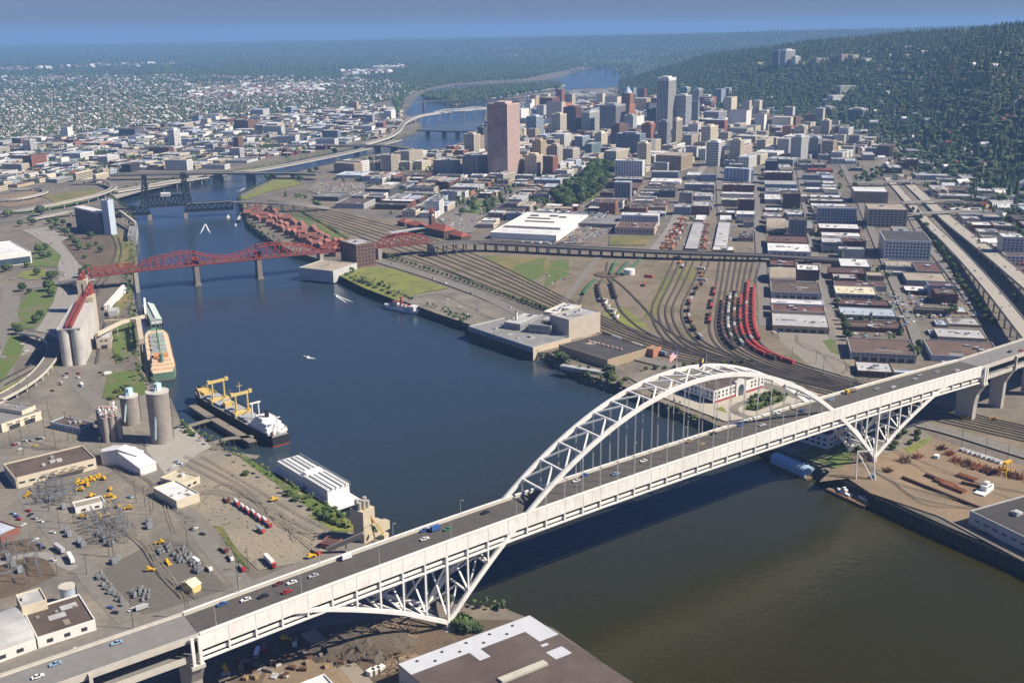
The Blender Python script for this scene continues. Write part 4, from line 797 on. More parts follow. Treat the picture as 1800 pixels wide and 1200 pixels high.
q = MB(); [fq(q, f, n, -e1, LM_*(i+.2)/30, LM_*(i+.6)/30, 8.0, 10.2, .36) for i in range(30)]; q.build('loading_door', M_dark, ML, kind='stuff')
bQ((1000, 600), (974, 588), (1055, 585), 562, 'beige', 'light grey', None, name='mill_building', desc='tall tan windowless mill block with pale lit end wall', place='', h=24)
bQ((968, 597), (940, 585), (992, 578), 560, 'grey', 'grey', ('grid', 5, 4.5, .35, .4), name='mill_building', desc='grey middle mill building behind the waterfront mill', place='', h=15)
bQ((915, 590), (898, 580), (952, 572), 560, 'grey', 'light grey', ('grid', 5, 4.5, .4, .4), name='mill_building', desc='small grey mill house beside the white stack', place='', h=13)
bQ((985, 570), (962, 562), (1022, 553), 545, 'beige', 'white', None, name='mill_building', desc='low mill building with white cluttered roof behind the tan block', place='', h=12, units=6)
c = gp(908, 580); o = thing('chimney_stack', c); b = MB(); b.cyl(c, 1.8, 22, 12, 1.5); b.build('shaft', mat('white_stack', (.7, .69, .66)), o); b = MB(); b.cyl((c[0], c[1], GZ+21), 2.0, 1, 12); b.build('rim', M_conc, o); tag(o, 'slim white chimney stack of the waterfront mill', 'chimney', place='')
W1 = rbQ((1068, 632), (979, 606), (1140, 611), 9, 'tan', 'dark', None, name='brown_warehouse', desc='wide flat warehouse with dark brown roof and orange end wall on the west bank', place='', units=0)
for i in range(8):
    p = gp(1036+8*i, 599+2.1*i, GZ+9); q = MB(); q.box((p[0], p[1], GZ+8.1), (3, 2.2, 1.5), .6); q.build('roof_vent', mat('roof_vent', (.42, .27, .24)), W1)
rbQ((1062, 655), (998, 634), (1068, 651), 3, 'pale grey', 'light grey', None, name='loading_shed', desc='low pale loading shed along the river side of the brown warehouse', place='', par=.2)
bQ((1148, 629), (1140, 624), (1162, 623), 614, 'orange brick', 'tan', None, name='gate_house', desc='small orange brick block at the end of the brown warehouse', place='')
# red bridge bank: concrete pier house and brick house
bQ((586, 489), (563, 470), (628, 474), 463, 'pale grey', 'tan', None, z0=GZ-6, name='pier_house', desc='windowless pale concrete pier house under the red bridge', place='', h=16)
bQ((628, 472), (612, 462), (661, 466), 430, 'brown brick', 'light grey', ('grid', 5.5, 5, .6, .5), name='brick_house', desc='five storey brown brick building beside the red bridge', place='')
# post office: white slab with stepped roof
PO = bA(862, 978, 420, 408, 372, 'white', 'white', None, name='post_office', desc='very large white flat roofed mail building beside the rail yard', place='', units=0, ang=36)
ob = ORG[PO.name]; er, el = ev(36-90), ev(36)
q = MB(); q.box((ob[0]+el[0]*10, ob[1]+el[1]*10, GZ+5), (95, 120, 9), math.radians(36-90)); q.build('upper_storey', wmat('white'), PO)
q = MB(); s0 = ob[:2]+el*10-el*60-er*47; windows(q, s0, er, -el, 95, 8, GZ+6.4, ('grid', 5, 7, .75, .5)); q.build('windows', M_glass, PO, kind='stuff')
for u, v, a, bb in ((-10, 10, 40, 5), (-25, 35, 14, 10), (8, 38, 14, 9), (26, 30, 12, 8), (0, -20, 50, 4)):
    q = MB(); p = ob[:2]+er*u+el*(v+10); q.box((p[0], p[1], GZ+13.9), (a, bb, 1.6), math.radians(36-90)); q.build('rooftop_unit', mat('dark_unit', (.12, .11, .11)), PO)
bA(985, 1085, 398, 390, 372, 'grey', 'grey', BD, ang=36, name='parking_deck', desc='grey open parking deck full of cars right of the white mail building', place='', h_=0) if False else bA(985, 1085, 398, 390, 374, 'grey', 'grey', ('band', 3, .5), ang=36, name='parking_deck', desc='grey open parking deck full of cars right of the white mail building', place='', units=0)
# railway station: red hipped roofs and clock tower
def hip(o, c, w, d, h, hr, a, m1, m2):
    ca = ev(a); sa = ev(a+90); C4 = [c[:2]+ca*i*w/2+sa*j*d/2 for i, j in ((-1, -1), (1, -1), (1, 1), (-1, 1))]; b = MB(); b.prism(C4, GZ-.5, GZ+h, top=False); b.build('wall', m1, o)
    k = .8; E4 = [c[:2]+ca*i*(w/2+k)+sa*j*(d/2+k) for i, j in ((-1, -1), (1, -1), (1, 1), (-1, 1))]; r0 = c[:2]-ca*(w/2-d/2*.9); r1 = c[:2]+ca*(w/2-d/2*.9); b = MB()
    b.add([(*p, GZ+h-.2) for p in E4]+[(*r0, GZ+h+hr), (*r1, GZ+h+hr)], [(0, 1, 5, 4), (1, 2, 5), (2, 3, 4, 5), (3, 0, 4), (3, 2, 1, 0)]); b.build('roof', m2, o)
    q = MB(); windows(q, C4[0], ca, -sa, w, h-1, GZ, ('grid', 5, 5, .5, .6)); windows(q, C4[1], sa, ca, d, h-1, GZ, ('grid', 5, 5, .5, .6)); windows(q, C4[0], sa, -ca, d, h-1, GZ, ('grid', 5, 5, .5, .6)); q.build('windows', M_glass, o, kind='stuff')
st = thing('railway_station', gp(775, 415)); tag(st, 'red tiled railway station with a square brick clock tower', 'station', place='')
M_tile = mat('red_roof_tile', (.30, .085, .055), rough=.9, var=.2, scale=.4); M_sbrick = wmat('brown brick')
sdir = math.degrees(math.atan2(*(gp(830, 418)-gp(690, 385))[[1, 0]]))
for px, w, d, h, hr in (((775, 414), 52, 24, 12, 7), ((735, 404), 40, 18, 9, 5), ((808, 422), 34, 18, 9, 5), ((712, 397), 22, 16, 8, 5)): hip(st, gp(*px), w, d, h, hr, sdir, M_sbrick, M_tile)
c = gp(760, 408); b = MB(); b.box((c[0], c[1], GZ), (7.5, 7.5, 33), math.radians(sdir)); b.build('clock_tower', M_sbrick, st); b = MB(); b.cyl((c[0], c[1], GZ+33), 6.2, 9, 4, .4); b.build('tower_roof', M_tile, st)
for a in range(4):
    b = MB(); e = ev(sdir+90*a); t = ev(sdir+90*a+90); p = c[:2]+e*3.9; b.add([(p[0]+t[0]*1.8*math.cos(s), p[1]+t[1]*1.8*math.cos(s), GZ+29+1.8*math.sin(s)) for s in np.linspace(0, 2*math.pi, 17)[:-1]], [tuple(range(16))]); b.build('clock_face', mat('clock_white', (.75, .74, .7)), st)
cn = thing('platform_canopy', gp(725, 416)); tag(cn, 'long pale grey platform canopy over the tracks', 'canopy', place=''); A, B = gp(685, 418), gp(752, 407); b = MB(); b.beam((A[0], A[1], GZ+8), (B[0], B[1], GZ+8), 15, .5); b.build('roof', rmat('light grey'), cn)
for i in range(9):
    p = A+(B-A)*(i/8); b = MB(); b.box((p[0], p[1], GZ), (.5, .5, 7.8)); b.build('post', M_dark, cn)
# rail yard odds: round tank
c = gp(1106, 483); o = thing('storage_tank', c); b = MB(); b.cyl(c, 7.5, 8, 20); b.build('shell', mat('tank_white', (.74, .74, .72), rough=.5), o); b = MB(); b.cyl((c[0], c[1], GZ+8), 7.5, 1.4, 20, .5); b.build('roof', mat('tank_white'), o); tag(o, 'round white storage tank in the rail yard', 'tank', place='')
# red roofed waterside apartments
R2 = random.Random(5); k = 0; M_sal = mat('salmon_roof', (.26, .105, .08), rough=.9, var=.18, scale=.3, obv=.22); M_timb = mat('timber_wall', (.22, .12, .09), rough=.9, obv=.2)
for i in range(46):
    t = i/45; row = i % 3; px = 436+(585-436)*t+R2.uniform(-5, 5)+row*7; py = 381+(449-381)*t+R2.uniform(-3, 2)-row*7
    if py > 447 and px < 560 and row == 0: continue
    c = gp(px, py); w, d, h = R2.uniform(11, 16), R2.uniform(9, 12), R2.uniform(6, 10); a = 318+R2.choice((0, 90)); ca = ev(a); sa = ev(a+90); C4 = [c[:2]+ca*p*w/2+sa*q*d/2 for p, q in ((-1, -1), (1, -1), (1, 1), (-1, 1))]
    o = thing('apartment_house', c); b = MB(); b.prism(C4, GZ-.5, GZ+h, top=False); hr = R2.uniform(3.5, 6); m0 = c[:2]-ca*w/2; m1 = c[:2]+ca*w/2
    b.add([(*C4[1], GZ+h), (*C4[2], GZ+h), (*m1, GZ+h+hr)], [(0, 1, 2)]); b.add([(*C4[3], GZ+h), (*C4[0], GZ+h), (*m0, GZ+h+hr)], [(0, 1, 2)]); b.build('wall', M_timb, o)
    b = MB(); e = .6; b.add([(*(C4[0]-sa*e-ca*e), GZ+h-.4), (*(C4[1]-sa*e+ca*e), GZ+h-.4), (*(m1+ca*e), GZ+h+hr), (*(m0-ca*e), GZ+h+hr), (*(C4[3]+sa*e-ca*e), GZ+h-.4), (*(C4[2]+sa*e+ca*e), GZ+h-.4)], [(0, 1, 2, 3), (3, 2, 5, 4)]); b.build('roof', M_sal, o)
    tag(o, 'small house with salmon roof', 'house', 'red roofed waterside apartments', place='in the cluster left of the station'); mark(C4)
# ---- EAST BANK INDUSTRY
# white grain elevator with red gallery
A = gp(131, 641); B = gp(153, 596); ax = (B-A)[:2]; LE = np.hypot(*ax); ax /= LE; nx_ = np.array([ax[1], -ax[0]]); rr = 5.6; HE = 39
ge = thing('grain_elevator', A); tag(ge, 'row of tall white grain silos with a red roof gallery', 'grain elevator', place='on the east bank')
M_silo = mat('silo_white', (.50, .48, .44), rough=.85, var=.22, scale=.12, col2=(.42, .40, .37), cscale=.06); M_red = mat('red_oxide_steel', (.23, .045, .035), rough=.7, var=.25); M_tan = mat('silo_tan', (.50, .43, .32), rough=.85, var=.15)
ns = int(LE/(2*rr))+2
for i in range(ns):
    for s in (-1, 1):
        p = A[:2]+ax*(i*2*rr)+nx_*s*rr*1.02; b = MB(); b.cyl((p[0], p[1], GZ-.5), rr, HE, 18); b.build('silo', M_silo, ge, smooth=False)
L2 = (ns-.5)*2*rr; p0 = A[:2]-ax*rr; b = MB(); b.prism([p0-nx_*2*rr, p0+nx_*2*rr, p0+ax*L2+nx_*2*rr, p0+ax*L2-nx_*2*rr], GZ+HE-.7, GZ+HE+.5); b.build('roof_slab', M_silo, ge)
for s in (-2.2, 2.2):
    b = MB(); b.beam((*(p0+nx_*s), GZ+HE+2.5), (*(p0+ax*(L2+14)+nx_*s), GZ+HE+6), 2.0, 3.4); b.build('gallery', M_red, ge)
for i in range(ns*2):
    p = p0+ax*(i*rr+3)-nx_*rr*1.3; b = MB(); b.box((p[0], p[1], GZ+HE+.5), (1.2, 2.2, 1.2), .4); b.build('hatch', mat('hatch_white', (.7, .7, .68)), ge)
def tower_house(px, w, d, h, nm, desc, red=2):
    c = gp(*px); o = thing('elevator_house', c); tag(o, desc, 'elevator house', place=''); a = math.atan2(ax[1], ax[0]); b = MB(); b.box((c[0], c[1], GZ-.5), (d, w, h+.5), a); b.build('wall', M_tan, o)
    for k in range(red):
        b = MB(); p = c[:2]+ax*(k*6-3)+nx_*(k*2-1); b.box((p[0], p[1], GZ+h), (5, 4.5, 5+3*k), a+.3*k); b.cyl((p[0], p[1], GZ+h+5+3*k), 2.4, 3, 8, .8); b.build('headhouse', M_red, o)
    q = MB(); e1_ = np.array([ax[1], -ax[0]]); fq(q, c[:2]-ax*d/2-e1_*w/2, e1_, -ax, w*.42, w*.58, GZ+3, GZ+h-4); q.build('window_strip', M_glass, o); return o
tower_house((163, 587), 13, 22, 44, 't', 'tan elevator house with red machinery on its roof behind the white silos', 3)
tower_house((152, 548), 11, 14, 40, 't', 'narrow tan elevator tower topped with red machinery left of the red bridge', 2)
# low shed in front of the elevator, conveyors
def conveyor(pts3, w, m, label, place='', legs=True):
    P = [np.array(p) for p in pts3]; o = thing('conveyor', (P[0][0], P[0][1], GZ)); b = MB()
    for a, c in zip(P, P[1:]): b.beam(a, c, w, w*1.1)
    b.build('gallery', m, o)
    if legs:
        for a, c in zip(P, P[1:]):
            n = max(1, int(np.hypot(*(c-a)[:2])/18))
            for i in range(n):
                p = a+(c-a)*((i+.5)/n)
                if p[2] > GZ+3: b = MB(); b.beam((p[0], p[1], 2), (p[0], p[1], p[2]-w*.5), .7, .7, up=(1, 0, 0)); b.build('leg', M_conc, o)
    tag(o, label, 'conveyor', place=place); return o
def g3(x, y, z): return gp(x, y, z)
M_gal = mat('gallery_tan', (.56, .50, .38), rough=.8)
conveyor([g3(170, 588, 26), g3(212, 567, 22), g3(253, 556, 20)], 3.2, M_gal, 'long tan conveyor gallery from the silos to the quay'); conveyor([g3(184, 565, 20), g3(240, 562, 22)], 2.6, M_gal, 'short tan conveyor beside the concrete hut on the silo quay')
conveyor([g3(243, 562, 20), g3(249, 600, 20)], 5, M_tan, 'tan ship loading gallery standing on the quay edge'); conveyor([g3(254, 525, 22), g3(256, 552, 14)], 2.2, M_white2, 'white loading spout boom at the covered barge berth')
bQ((208, 555), (193, 549), (210, 548), 546, 'pale grey', 'light grey', None, name='concrete_hut', desc='small pale concrete hut on the silo quay', place='', units=0); bQ((197, 612), (172, 610), (199, 600), 592, 'beige', 'light grey', ('dock', 9), name='open_shed', desc='low beige shed with two dark doorways beside the silos', place='', units=0)
for i in range(2): bQ((188+i*6, 545-i*1), (185+i*6, 543), (228+i*4-8, 508+i*4), 536, 'white', 'light grey', None, h=6, name='long_shed', desc=('long pale shed beside the silo tracks', 'second long pale shed nearer the river')[i], place='', units=0)
# dark silo block and tall slab by the black bridge
c0 = gp(140, 402); c1 = gp(178, 412); ex = (c1-c0)[:2]; LL = np.hypot(*ex); ex /= LL; ny = np.array([-ex[1], ex[0]]); o = thing('silo_block', c0); tag(o, 'dark ribbed silo block with white roof left of the black lift bridge', 'silo', place='')
hS = height(140, 402, 365)
for i in range(11):
    for j in range(2): p = c0[:2]+ex*(LL*i/10)+ny*j*9; b = MB(); b.cyl((p[0], p[1], GZ-.5), LL/20+.2, hS, 12); b.build('silo', mat('dark_concrete', (.15, .15, .16), rough=.9), o)
b = MB(); b.prism([c0[:2]-ny*4-ex*4, c1[:2]-ny*4+ex*4, c1[:2]+ny*13+ex*4, c0[:2]+ny*13-ex*4], GZ+hS-.6, GZ+hS+2.2); b.build('roof', rmat('white'), o)
T2 = bQ((196, 414), (186, 413), (206, 411), 352, 'pale blue', 'light grey', None, name='silo_tower', desc='tall pale blue grey elevator slab beside the dark silo block', place='', units=2)
conveyor([g3(212, 372, 26), g3(238, 392, 22)], 4, M_conc, 'grey conveyor gallery on the quay near the black bridge'); bQ((240, 424), (226, 421), (243, 404), 408, 'grey', 'grey', None, z0=2, h=16, name='quay_house', desc='grey pile supported quay house beside the dark silos', place='', units=1)
# cement silos and hopper block
def silo(px, r, h, desc, top=True, m=None):
    c = gp(*px); o = thing('cement_silo', c); b = MB(); b.cyl((c[0], c[1], GZ-.5), r, h, 28); b.build('shell', m or mat('cement_grey', (.28, .255, .225), rough=.9, var=.22, scale=.15), o); b = MB(); b.cyl((c[0], c[1], GZ+h-.5), r+.4, 1.0, 28); b.build('roof_rim', M_concL, o)
    if top:
        b = MB(); b.box((c[0]+1, c[1]+1, GZ+h+.5), (5, 4, 6), .5); b.build('penthouse', mat('pale_blue_steel', (.45, .60, .66)), o); b = MB(); b.beam((c[0]-2, c[1]-3, GZ+h+4), (c[0]-8, c[1]-9, GZ+6), 1.0, 1.0); b.build('chute', mat('pale_blue_steel'), o)
    b = MB(); b.beam((c[0]+r+.3, c[1], GZ), (c[0]+r+.3, c[1], GZ+h), 1.2, .8, up=(1, 0, 0)); b.build('ladder_shaft', M_dark, o)
    tag(o, desc, 'silo', place=''); mark([c[:2]+r*np.array(q) for q in ((-1, -1), (1, -1), (1, 1), (-1, 1))]); return o
silo((286, 775), 8.8, 43, 'tallest round grey cement silo with pale blue machinery on top'); silo((232, 744), 7.4, 25, 'shorter round grey cement silo left of the tallest one')
A = gp(205, 774); o = thing('silo_cluster', A); tag(o, 'block of small grey silos with red and white clutter on its roof', 'silo', place=''); B = gp(186, 741); ex = (B-A)[:2]/np.hypot(*(B-A)[:2]); ny = np.array([ex[1], -ex[0]])
for i in range(6):
    for j in range(3): p = A[:2]+ex*i*5.2+ny*(j-1.4)*5.2; b = MB(); b.cyl((p[0], p[1], GZ-.5), 2.65, 22, 12); b.build('silo', mat('cement_grey'), o)
for i in range(46):
    p = A[:2]+ex*R2.uniform(-2, 29)+ny*R2.uniform(-9, 5); b = MB(); b.box((p[0], p[1], GZ+21.5), (R2.uniform(.8, 2.4), R2.uniform(.8, 2.4), R2.uniform(.8, 3)), R2.random()); b.build('roof_hopper', R2.choice((mat('hatch_white'), M_red, mat('clutter_pink', (.5, .32, .30)), M_unit)), o)
rbQ((246, 822), (207, 780), (274, 812), 7, 'white', 'white', None, name='white_shed', desc='bright white gabled shed in front of the cement silos', place='', rtype='gable', gs=.10); rbQ((240, 800), (212, 772), (252, 792), 11, 'white', 'white', None, name='white_shed', desc='taller white shed joined to the gabled shed by the cement silos', place='', rtype='gable', gs=.12)
rbQ((140, 752), (120, 728), (164, 742), 6, 'pale blue', 'brown', G4, name='low_office', desc='low pale blue building with brown roof left of the silo block', place='')
# cream lodge with lettered front, other yard buildings
LG = rbQ((26, 840), (4, 815), (168, 805), 9, 'cream', 'brown', ('grid', 7, 4, .6, .4), name='lettered_building', desc='long cream two storey building with dark lettering on its front', place='', units=4)
fL = gp(26, 840, GZ+9)[:2]; rL = gp(168, 805, GZ+9)[:2]; eL = (rL-fL)/np.hypot(*(rL-fL)); nL = np.array([eL[1], -eL[0]]); nL = nL if nL@(CAM[:2]-fL) > 0 else -nL; WL = np.hypot(*(rL-fL)); q = MB()
for w0, w1 in ((.44, .525), (.555, .64), (.67, .755)):
    k = 14; P_ = [(*(fL+eL*WL*(w0+(w1-w0)*i/k)+nL*.25), GZ+6.6+(.75 if i in (0, 9) else .42)*math.sin(i*2.3)) for i in range(k+1)]; [q.beam(a_, c_, .16, .16) for a_, c_ in zip(P_, P_[1:])]
q.build('script_lettering', M_dark, LG); q = MB(); q.prism([fL+eL*WL*.40+nL*.1, fL+eL*WL*.86+nL*.1, fL+eL*WL*.86+nL*3.4, fL+eL*WL*.40+nL*3.4], GZ+4.2, GZ+4.6, bot=True); q.build('canopy', mat('canopy_brown', (.22, .17, .13)), LG)
ow = rbQ((132, 892), (126, 882), (184, 880), 5, 'white', 'tan', ('grid', 9, 4, .35, .4), name='site_office', desc='small white office with dark windows in the substation yard', place='', units=0)
rbQ((310, 888-8), (279, 853), (350, 866), 7, 'cream', 'white', None, name='yard_shed', desc='cream shed with white roof on the gravel yard', place='', units=0); rbQ((322, 850), (294, 833), (351, 836), 6, 'cream', 'cream', G5, name='yard_shed', desc='smaller cream shed behind the white roofed yard shed', place='', units=1)
rbQ((338, 1032), (324, 1020), (353, 1024), 5, 'yellow', 'cream', None, name='yellow_shed', desc='little yellow gabled shed at the corner of the storage yard', place='', rtype='gable')
LW = rbQ((65, 1120), (38, 1073), (167, 1088), 7, 'white', 'brown', ('grid', 9, 5, .35, .45), name='corner_warehouse', desc='white walled warehouse with brown flat roof near the approach viaduct', place='', units=0)
rbQ((-60, 1165), (-90, 1110), (62, 1121), 7, 'white', 'light grey', ('grid', 9, 5, .4, .45), name='corner_warehouse', desc='pale curved roof warehouse at the lower left edge', place='', rtype='arch'); rbQ((38, 1066), (28, 1044), (82, 1053), 12, 'cream', 'light grey', None, name='plant_house', desc='windowless cream plant house behind the brown roofed warehouse', place='', units=1)
c = gp(122, 1060); o = silo((122, 1062), 4.2, 12, 'round pale blue metal tank beside the cream plant house', top=False, m=mat('galvanised_blue', (.38, .44, .50), rough=.5))
rbQ((2, 745), (-60, 715), (72, 722), 8, 'cream', 'grey', ('dock', 14), name='depot', desc='cream depot with stepped grey roofs at the left edge', place='', units=1); rbQ((38, 722), (18, 700), (62, 712), 11, 'cream', 'grey', None, name='depot', desc='taller grey roofed bay of the cream depot', place='', units=0); rbQ((0, 940), (-60, 900), (33, 925), 6, 'red brick', 'pale blue', None, name='depot', desc='low depot with pale roof beside the left street', place='')
# arena with white roof
AR = rbQ((57, 447-14), (20, 400), (57, 432), 17, 'white', 'white', None, name='x') if False else None
f1, l1, r1 = gp(57, 462), gp(-60, 478), gp(54, 425); e1 = (l1-f1)[:2]/np.hypot(*(l1-f1)[:2]); n = np.array([e1[1], -e1[0]]); n = n if (r1-f1)[:2]@n > 0 else -n
AR = bld(f1[:2], e1, n, 120, 110, 17, 'white', 'white', None, name='sports_arena', desc='square glass arena with white roof at the left edge', place='', units=5, par=1.2); q = MB(); fq(q, f1[:2], e1, -n, 2, 118, GZ+1, GZ+10.5); fq(q, f1[:2], n, -e1, 2, 108, GZ+1, GZ+10.5); q.build('glass_wall', M_glassb, AR)
# batch plant at the river edge
c = gp(640, 948); o = thing('batch_plant', c); tag(o, 'tan concrete batching plant with hoppers and silos beside the bridge', 'plant', place='')
for dx, dy, w, d, z0_, h in ((0, 0, 9, 9, 0, 12), (0, 0, 11, 11, 12, 11), (10, 3, 10, 7, 0, 9), (17, 5, 8, 5, 0, 6)):
    b = MB(); b.box((c[0]+dx, c[1]+dy, GZ+z0_), (w, d, h), .35); b.build('hopper', M_tan, o)
for i in range(6): b = MB(); b.cyl((c[0]-3+3*(i % 3), c[1]-2+4*(i//3), GZ+23), 1.3, 5+i % 2, 10); b.build('small_silo', M_conc, o)
conveyor([g3(575, 965, GZ+3), g3(640, 938, GZ+14)], 2.5, mat('grey_gallery', (.25, .23, .2)), 'grey inclined conveyor feeding the batching plant')
rbQ((588, 958), (565, 950), (602, 945), 4, 'red brick', 'maroon', None, name='small_shed', desc='low rust red shed beside the inclined conveyor', place='', units=0)
M_yel = mat('crane_yellow', (.68, .42, .03), rough=.5)
c = gp(676, 945); o = thing('crawler_crane', c); tag(o, 'yellow lattice boom crane leaning over the river edge', 'crane', place=''); b = MB(); b.box(c, (5, 3.5, 3.2), .4); b.build('cab', M_tan, o); b = MB(); tip = np.array(gp(640, 893, GZ+24)); a = np.array([c[0], c[1], GZ+2.5])
for s in ((-.5, -.5), (.5, -.5), (.5, .5), (-.5, .5)): b.beam(a+np.array([s[0], s[1], 0]), tip+np.array([s[0], s[1], 0])*.5, .22)
for i in range(12): p = a+(tip-a)*i/12; q_ = a+(tip-a)*(i+1)/12; b.beam(p+(.5, .5, 0), q_+(-.5, -.5, 0), .14); b.beam(p+(-.5, .5, 0), q_+(.5, -.5, 0), .14)
b.build('lattice_boom', M_yel, o)
# bottom warehouse and its neighbour
BW = rbQ((1115, 1205), (700, 1168), (931, 1081), 13, 'pale grey', 'maroon', None, name='x') if False else None
zr = GZ+12; P = [gp(700, 1166, zr)[:2], gp(931, 1081, zr)[:2], gp(1115, 1201, zr)[:2]]; P.append(P[0]+P[2]-P[1]); eb = (P[1]-P[0])/np.hypot(*(P[1]-P[0])); nb = P[3]-P[0]; nb /= np.hypot(*nb)
BW = thing('river_warehouse', (*((P[0]+P[2])/2), 0)); tag(BW, 'huge warehouse with brown roof and pale border', 'warehouse', place='at the bottom edge beside the river'); LB = np.hypot(*(P[1]-P[0])); mark(P)
b = MB(); b.prism([P[0]+eb*.01, P[1], P[2], P[3]], -1, zr-.5, top=True); b.build('wall', wmat('pale grey'), BW)
b = MB(); b.prism([P[0]-eb*.4-nb*.4, P[1]+eb*.4-nb*.4, P[2]+eb*.4, P[3]-eb*.4], zr-.45, zr); b.build('roof', mat('brown_felt', (.085, .06, .052), rough=.95, var=.25, scale=.12, col2=(.11, .085, .075), cscale=.02), BW)
ST = mat('silver_strip', (.50, .52, .56), rough=.7, var=.1); wS = 12
def patch(u0, u1, v0, v1, m=ST, z=.06, name='roof_strip', h=0): b = MB(); q4 = [P[0]+eb*u+nb*v for u, v in ((u0, v0), (u1, v0), (u1, v1), (u0, v1))]; b.prism(q4, zr+.02, zr+z+h); b.build(name, m, BW)
patch(0, LB-12, 0, wS); patch(LB-12.1, LB, 0, wS*2.0, z=.09); patch(LB*.42, LB*.50, wS, wS+9); patch(LB-16, LB-6, 34, 42); patch(LB-14, LB-10, 27, 29); patch(LB*.38, LB*.72, 40, 44, mat('skylight_frame', (.45, .44, .36)), h=1.2, name='skylight')
for i in range(9): patch(LB*(.1+.09*i), LB*(.1+.09*i)+1.2, 3+5*(i % 2), 4.2+5*(i % 2), M_dark, .5, 'roof_vent')
rbQ((600, 1215), (480, 1215), (570, 1183), 8, 'white', 'white', None, name='yard_shed', desc='bright white roof corner of a shed at the bottom edge', place='', units=0)
# scrap mound and stacked goods below the deck
def mound(px, r, h, m, name, desc, cat='pile', seed=1):
    c = gp(*px); rg = np.random.default_rng(seed); b = MB(); n = 22; rings = []
    for j in range(7):
        t = j/6; ring = []
        for i in range(n): a = 2*math.pi*i/n; q = r*(1-t)*(1+.25*math.sin(2*a+seed)+.12*rg.normal()); ring.append((c[0]+q*math.cos(a)*1.3, c[1]+q*math.sin(a), GZ+.2+h*(1-(1-t)**2)+rg.normal()*.3*(0 < j)))
        rings.append(ring)
    b.loft(rings[::1], caps=False)
    for i in range(140): a = rg.random()*6.28; q = r*math.sqrt(rg.random())*.9; z = GZ+h*(1-(q/r)**2)*.9; p = np.array([c[0]+q*math.cos(a)*1.3, c[1]+q*math.sin(a), z]); b.beam(p, p+rg.normal(0, 1.6, 3), .35, .35)
    o = b.build(name, m); tag(o, desc, cat, place=''); return o
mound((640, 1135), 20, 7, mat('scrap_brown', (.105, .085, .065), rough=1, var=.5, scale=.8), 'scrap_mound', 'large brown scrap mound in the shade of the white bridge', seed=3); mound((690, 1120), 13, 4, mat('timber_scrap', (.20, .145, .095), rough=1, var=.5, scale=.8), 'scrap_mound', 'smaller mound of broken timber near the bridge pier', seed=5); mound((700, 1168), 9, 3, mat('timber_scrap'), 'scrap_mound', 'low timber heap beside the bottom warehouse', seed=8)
for i in range(3):
    c = gp(652+i*9, 1186-i*3); b = MB(); b.box(c, (4, 3, 3.2), .3); o = b.build('block_stack', mat('block_pale', (.5, .45, .36)) if i else mat('block_grey', (.45, .45, .44))); q = MB(); q.box((c[0], c[1], GZ+3.2), (4.2, 3.2, .15), .3); q.build('cover_sheet', mat('hatch_white'), o); tag(o, ('pale grey pallet of blocks', 'tan pallet of blocks', 'second tan pallet of blocks')[i], 'pallet', place='beside the bottom warehouse')
# ---- west yard: warehouse, sheet pile wall, steel stock
RW = bQ((1702, 921), (1770, 880), (1830, 985), 896, 'pale grey', 'dark', ('grid', 7, 5, .6, .22), name='quay_warehouse', desc='long pale warehouse with dark roof on the right hand quay', place='', units=4)
pw = thing('sheet_pile_wall', gp(1640, 905, 0)); tag(pw, 'dark sheet pile wall holding up the sandy yard at the river', 'wall', place='')
ch = [gp(x, y, 0)[:2] for x, y in ((1452, 850), (1500, 872), (1538, 893), (1650, 945), (1800, 1010), (1960, 1085))]; M_pile = mat('tarred_pile', (.05, .04, .035), rough=.95, var=.4, scale=.5)
b = MB(); b.loft([[(*p, -1), (*(p+np.array([-.3, -.9])), -1), (*(p+np.array([-.3, -.9])), GZ+.5), (*p, GZ+.5)] for p in ch]); b.build('wall', M_pile, pw)
for a, c in zip(ch, ch[1:]):
    L = np.hypot(*(c-a)); n = int(L/4)
    for i in range(n):
        p = a+(c-a)*i/n+np.array([-.4, -1.3]); b = MB(); b.cyl((p[0], p[1], -1), .55, GZ+2.0, 6); b.build('pile', M_pile, pw)
